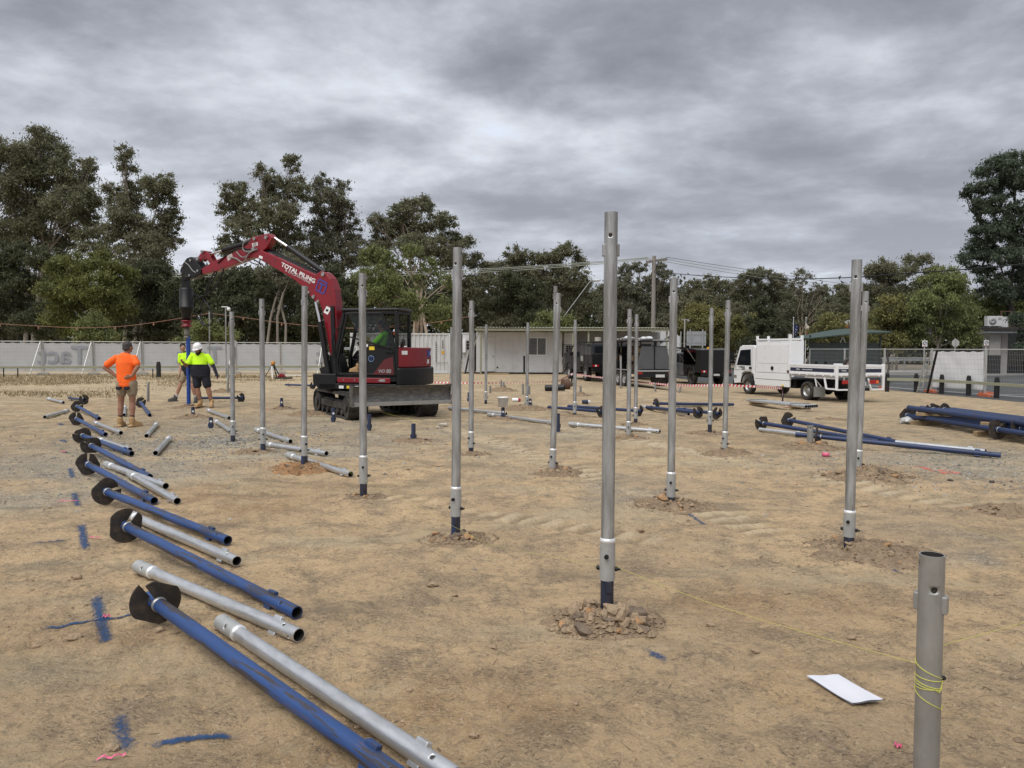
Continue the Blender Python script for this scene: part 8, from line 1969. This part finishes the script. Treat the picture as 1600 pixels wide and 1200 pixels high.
def person(origin, rz, label, J, fwd, look, k):
    V_ = lambda n: Vector(J[n]); root = empty('person', origin, label, 'person', None, rz)
    shL, shR, hpL, hpR = V_('shL'), V_('shR'), V_('hpL'), V_('hpR'); st = k.get('stout', 1.0)
    fr = frame(shR - shL, fwd); mid = (shL + shR) / 2; hip = (hpL + hpR) / 2; hd = V_('head'); fl = frame(Vector(look).cross(Vector((0, 0, 1))) * 1.0, look)
    R3 = fl.to_3x3(); neck = mid.lerp(hd, .35)
    w = (shR - shL).length / 2
    def torso(q, g):
        ks = ((0, .74, .080), (.2, .93, .110), (.45, .92, .116 * st), (.7, .95 * st, .118 * st), (.92, .95 * st, .120 * st))
        for t in np.linspace(.02, .92, 11):
            sx = np.interp(t, [a[0] for a in ks], [a[1] for a in ks]); sy = np.interp(t, [a[0] for a in ks], [a[2] for a in ks])
            ell(q, mid.lerp(hip, t), (w * sx + g, sy + g, .12 + g * .5), fr)
        cap(q, shL, shR, .048 + g, .048 + g)
    def arm(q, s, g, part='all', f=.62):
        a, b, c = V_('sh' + s), V_('el' + s), V_('ha' + s); t = k.get('arm', 1.0)
        if part == 'sleeve': cap(q, a, a.lerp(b, f), .052 * t + g, .052 * t + g + .010); return
        cap(q, a, b, .052 * t, .042 * t); cap(q, b, b.lerp(c, .45), .043 * t, .042 * t); cap(q, b.lerp(c, .4), c, .042 * t, .029 * t)
        if part == 'all':
            d = V_('fi' + s) - c; d.normalize(); sd = Vector(k.get('thumb' + s, (0, -1, 0))); sd = (sd - d * sd.dot(d)).normalized(); nn_ = d.cross(sd)
            fr2 = Matrix((sd, nn_, d)).transposed().to_4x4(); ell(q, c + d * .05, (.040, .017, .055), fr2)
            for j, (o_, L_) in enumerate(((.027, .066), (.009, .075), (-.009, .070), (-.026, .055))):
                p = c + d * .09 + sd * o_; p2 = p + d * L_ * .55 + nn_ * .012; p3 = p2 + d * L_ * .35 + nn_ * .024; cap(q, p - d * .02, p2, .0095, .009, 8); cap(q, p2, p3, .009, .0078, 8)
            p = c + d * .03 + sd * .033; cap(q, p, p + d * .032 + sd * .022, .011, .0095, 8); cap(q, p + d * .032 + sd * .022, p + d * .062 + sd * .022, .0095, .0085, 8)
    def leg(q, s, g=0, part='all', f=.6):
        a, b, c = V_('hp' + s), V_('kn' + s), V_('an' + s); t = k.get('leg', 1.0)
        if part == 'short': cap(q, a, a.lerp(b, f), .092 * t + g, .080 * t + g); return
        cap(q, a, b, .086 * t, .058 * t); cap(q, b, b.lerp(c, .35), .056 * t, .060 * t); cap(q, b.lerp(c, .3), c, .058 * t, .037)
        d = Vector(k['toe' + s]).normalized(); cap(q, c + Vector((0, 0, -.035)), c + d * .16 + Vector((0, 0, -.06)), .040, .032)
    q = MB(); torso(q, 0); cap(q, neck + Vector((0, 0, -.05)), hd + R3 @ Vector((0, -.015, -.06)), .055, .052)
    F_ = lambda x, y, z: hd + R3 @ Vector((x, y, z))
    ell(q, hd + R3 @ Vector((0, -.012, .025)), (.076, .095, .095), fl); ell(q, F_(0, .022, -.045), (.058, .066, .070), fl); ell(q, F_(0, .062, -.085), (.030, .026, .024), fl)
    cap(q, F_(0, .088, .012), F_(0, .108, -.025), .010, .015, 8); ell(q, F_(0, .086, .028), (.055, .012, .012), fl); ell(q, F_(0, .086, -.055), (.026, .012, .007), fl); ell(q, F_(0, .084, -.066), (.024, .011, .007), fl)
    for s in (-1, 1): ell(q, F_(s * .078, -.008, -.012), (.010, .022, .034), fl); ell(q, F_(s * .042, .070, -.018), (.022, .018, .02), fl)
    for s in 'LR': arm(q, s, 0); leg(q, s)
    body = remeshed('body', q, .0115, 3, k.get('skin', M['skin']), root)
    for s in (-1, 1):
        q = MB(); q.ball(F_(s * .031, .079, .010), .011, 10); e = q.build('eye', M['white'], body); q = MB(); q.ball(F_(s * .031, .0868, .009), .0055, 8); q.build('pupil', M['bolt'], body)
    # clothes
    q = MB(); torso(q, .014)
    for s in 'LR': arm(q, s, .012, 'sleeve', k.get('sleeve', .62))
    ell(q, hip + Vector((0, 0, -.02)), (w * .92 * st + .015, .130 * st, .12), fr)
    remeshed('shirt', q, .013, 4, k['shirt'], root, .010, 3, k.get('split'))
    q = MB(); cap(q, neck + Vector((0, 0, -.055)), neck + Vector((0, 0, -.02)), .072, .066); remeshed('collar', q, .010, 2, k.get('collar', M['navy_fab']), root)
    q = MB(); ell(q, hip + Vector((0, 0, -.03)), (w * .78 * st, .120 * st, .12), fr)
    for s in 'LR': leg(q, s, .016, 'short', k.get('shorts_len', .55))
    sh = remeshed('shorts', q, .013, 3, k['shorts'], root, .008, 8)
    for s in 'LR':
        b, c = V_('kn' + s), V_('an' + s); d = Vector(k['toe' + s]).normalized()
        q = MB(); cap(q, c.lerp(b, .30), c, .047, .045); remeshed('sock', q, .010, 2, k.get('sock', M['sock']), root)
        q = MB(); z_ = Vector((0, 0, 1)); cap(q, c + z_ * .055, c - z_ * .02, .056, .056); cap(q, c - z_ * .045, c + d * .17 - z_ * .058, .050, .044); cap(q, c + d * .06 - z_ * .025, c + d * .12 - z_ * .045, .046, .044)
        q.M = Matrix.Translation(c + d * .065 - z_ * .092) @ Matrix.Rotation(math.atan2(d.y, d.x), 4, 'Z'); q.box((0, 0, 0), (.29, .095, .022))
        bt_ = remeshed('boot', q, .010, 2, k.get('boot', M['boot']), root, .003, 2)
        q = MB(); q.M = Matrix.Translation(c + d * .065 - z_ * .100) @ Matrix.Rotation(math.atan2(d.y, d.x), 4, 'Z'); q.box((0, 0, 0), (.30, .102, .018)); q.build('sole', mat('tan sole', (.22, .15, .09), .9) if k.get('boot', M['boot']) == M['boot'] else M['rubber'], bt_, .006)
    # hair, beard, hat
    q = MB(); ell(q, F_(0, -.022, .042), (.084, .098, .092), fl); ell(q, F_(0, -.050, -.015), (.077, .062, .07), fl)
    if not k.get('hat'): remeshed('hair', q, .010, 2, k.get('hair', M['hair']), root, .006, 12, None, 30)
    else:
        q = MB(); ell(q, F_(0, -.055, -.015), (.076, .055, .06), fl); remeshed('hair', q, .010, 2, k.get('hair', M['hair']), root)
        q = MB(); o = q.M; q.M = Matrix.Translation(hd) @ fl
        q.lathe([(.128, .040), (.128, .050), (.118, .055), (.115, .09), (.098, .145), (.062, .178), (.001, .188)], 24); q.M = Matrix.Translation(hd) @ fl @ Matrix.Diagonal((1, 1, 1, 1)); q.add([(x * 1.0, .06 + .105 * math.sin(a) + .0, .043) for a in np.linspace(0, math.pi, 14) for x in (.105 * math.cos(a),)] + [(x, .06 + .085 * math.sin(a), .056) for a in np.linspace(0, math.pi, 14) for x in (.100 * math.cos(a),)], [(i, i + 1, 15 + i, 14 + i) for i in range(13)] + [tuple(range(13, -1, -1))])
        q.path([(0, -.11, .08), (0, -.08, .15), (0, 0, .192), (0, .08, .15), (0, .112, .08)], .011, 7); q.build('hard_hat', M['hat'], root)
    if k.get('beard'):
        q = MB(); ell(q, F_(0, .045, -.085), (.066, .060, .055), fl); ell(q, F_(0, .058, -.135), (.052, .042, .055), fl); [ell(q, F_(s * .062, .012, -.05), (.018, .045, .05), fl) for s in (-1, 1)]; remeshed('beard', q, .010, 2, M['hair'], root, .006, 12, None, 30)
    return root, sh, body
def foot(px, py): p = G(px, py); p.z = gh(p.x, p.y); return p
P1o = foot(199, 667)
JO = dict(head=(.035, .02, 1.60), shL=(-.20, .0, 1.385), shR=(.185, -.03, 1.385), elL=(-.43, -.02, 1.20), haL=(-.205, .02, 1.02), fiL=(-.08, .06, .97), elR=(.285, -.10, 1.22), haR=(.185, -.14, 1.03), fiR=(.07, -.16, .99),
          hpL=(-.095, 0, .88), hpR=(.115, -.02, .88), knL=(-.135, .03, .50), knR=(.105, .02, .50), anL=(-.145, .0, .115), anR=(.11, -.03, .115))
o1, sh1, _ = person(P1o, 0, 'man in an orange shirt and khaki shorts standing with hands on hips, seen from behind', JO, (.15, 1, 0), (.35, 1, -.05),
    dict(shirt=M['orange_fab'], shorts=M['khaki'], hair=M['hair_grey'], toeL=(-.1, 1, 0), toeR=(.55, 1, 0), thumbL=(0, -.3, 1), thumbR=(0, -.3, 1), sleeve=.66, stout=1.0, shorts_len=.50))
for x in (-.085, .075): q = MB(); q.prism([(x - .06, .815), (x + .055, .820), (x + .05, .775), (x, .745), (x - .05, .76)], -.160, -.120); q.build('black_pocket', M['navy_fab'], sh1, .01)
P2o = foot(321, 637.5)
JB = dict(head=(-.145, -.06, 1.525), shL=(-.335, .0, 1.35), shR=(.075, .0, 1.35), elL=(-.44, -.06, 1.10), haL=(-.445, -.26, 1.16), fiL=(-.46, -.34, 1.22), elR=(.225, -.02, 1.11), haR=(.335, -.08, .90), fiR=(.38, -.12, .81),
          hpL=(-.235, .02, .86), hpR=(-.01, .02, .86), knL=(-.19, -.02, .48), knR=(.09, -.02, .48), anL=(-.14, .02, .115), anR=(.17, .0, .115))
o2, _, b2 = person(P2o, 0, 'bearded man in a white hard hat and yellow and navy shirt facing the driven pile', JB, (-.1, -1, 0), (-.25, -1, -.42),
    dict(shirt=[M['yellow_fab'], M['navy_fab']], split=lambda c: (c[:, 2] < 1.135) & (c[:, 0] < .16) & (c[:, 0] > -.42), shorts=M['navy_fab'], toeL=(-.25, -1, 0), toeR=(.3, -1, 0), thumbL=(1, 0, 0), thumbR=(-.6, -.6, .2), hat=True, beard=True, stout=1.3, arm=1.12, leg=1.12, sleeve=.72, shorts_len=.72))
q = MB(); a, b, c = Vector(JB['elR']), Vector(JB['haR']), Vector(JB['shR']); cap(q, c.lerp(a, .66), a, .055, .050); cap(q, a, b, .050, .040); remeshed('arm_sleeve', q, .010, 2, M['navy_fab'], o2, .004, 3)
q = MB(); d = (Vector(JB['fiR']) - b).normalized(); cap(q, b, b + d * .085, .038, .036); 
for j in range(4): cap(q, b + d * .08 + Vector((.012, -.03 + .02 * j, .006)), b + d * (.14 - .01 * j) + Vector((.0, -.03 + .02 * j, 0)), .013, .011, 8)
cap(q, b + d * .03 + Vector((-.02, -.03, .0)), b + d * .08 + Vector((-.03, -.05, 0)), .014, .012, 8); remeshed('glove', q, .008, 1, M['navy_fab'], o2)
P3o = foot(292, 629)
J3 = dict(head=(-.085, -.02, 1.605), shL=(-.175, .0, 1.375), shR=(.20, .03, 1.395), elL=(-.165, .02, 1.09), haL=(-.165, -.05, .86), fiL=(-.19, -.08, .76), elR=(.30, .0, 1.14), haR=(.27, -.12, .92), fiR=(.26, -.16, .83),
          hpL=(-.06, .02, .88), hpR=(.14, .05, .88), knL=(-.165, -.04, .53), knR=(.17, .0, .50), anL=(-.315, -.02, .150), anR=(.22, .10, .115))
person(P3o, 0, 'young man in a yellow shirt stepping out from behind the blue driven pile', J3, (.2, -1, 0), (.55, -1, -.1),
    dict(shirt=[M['yellow_fab'], M['navy_fab']], split=lambda c: (c[:, 2] < 1.10) & (c[:, 0] > -.2), shorts=M['khaki'], skin=M['skin_pale'], boot=M['boot_dark'], sock=mat('white sock', (.55, .54, .52), .9), toeL=(-.9, -.6, 0), toeR=(.3, -1, 0), thumbL=(.3, -1, 0), thumbR=(-.3, -1, 0), sleeve=.62, shorts_len=.62))
JP = dict(head=(-0.46, .54, 2.13), shL=(-0.54, .74, 1.89), shR=(-0.54, .34, 1.89), elL=(-0.35, .84, 1.66), haL=(-.22, .86, 1.70), fiL=(-.10, .86, 1.73), elR=(-0.35, .26, 1.66), haR=(-.22, .24, 1.70), fiR=(-.10, .24, 1.73),
          hpL=(-0.42, .64, 1.43), hpR=(-0.42, .44, 1.43), knL=(-.10, .70, 1.57), knR=(-.10, .42, 1.55), anL=(.06, .72, 1.15), anR=(.02, .42, 1.13))
person(EC, EA, 'digger operator in a green yellow shirt and tan boots seated in the cab', JP, (1, 0, 0), (1, .0, -.12),
    dict(shirt=mat('hi vis green cotton', (.22, .80, .02), .8, 0, .08, 6, .3, 14), shorts=M['khaki'], toeL=(1, .15, -.05), toeR=(1, 0, -.05), thumbL=(0, -1, .2), thumbR=(0, 1, .2), sleeve=.66, shorts_len=.75))
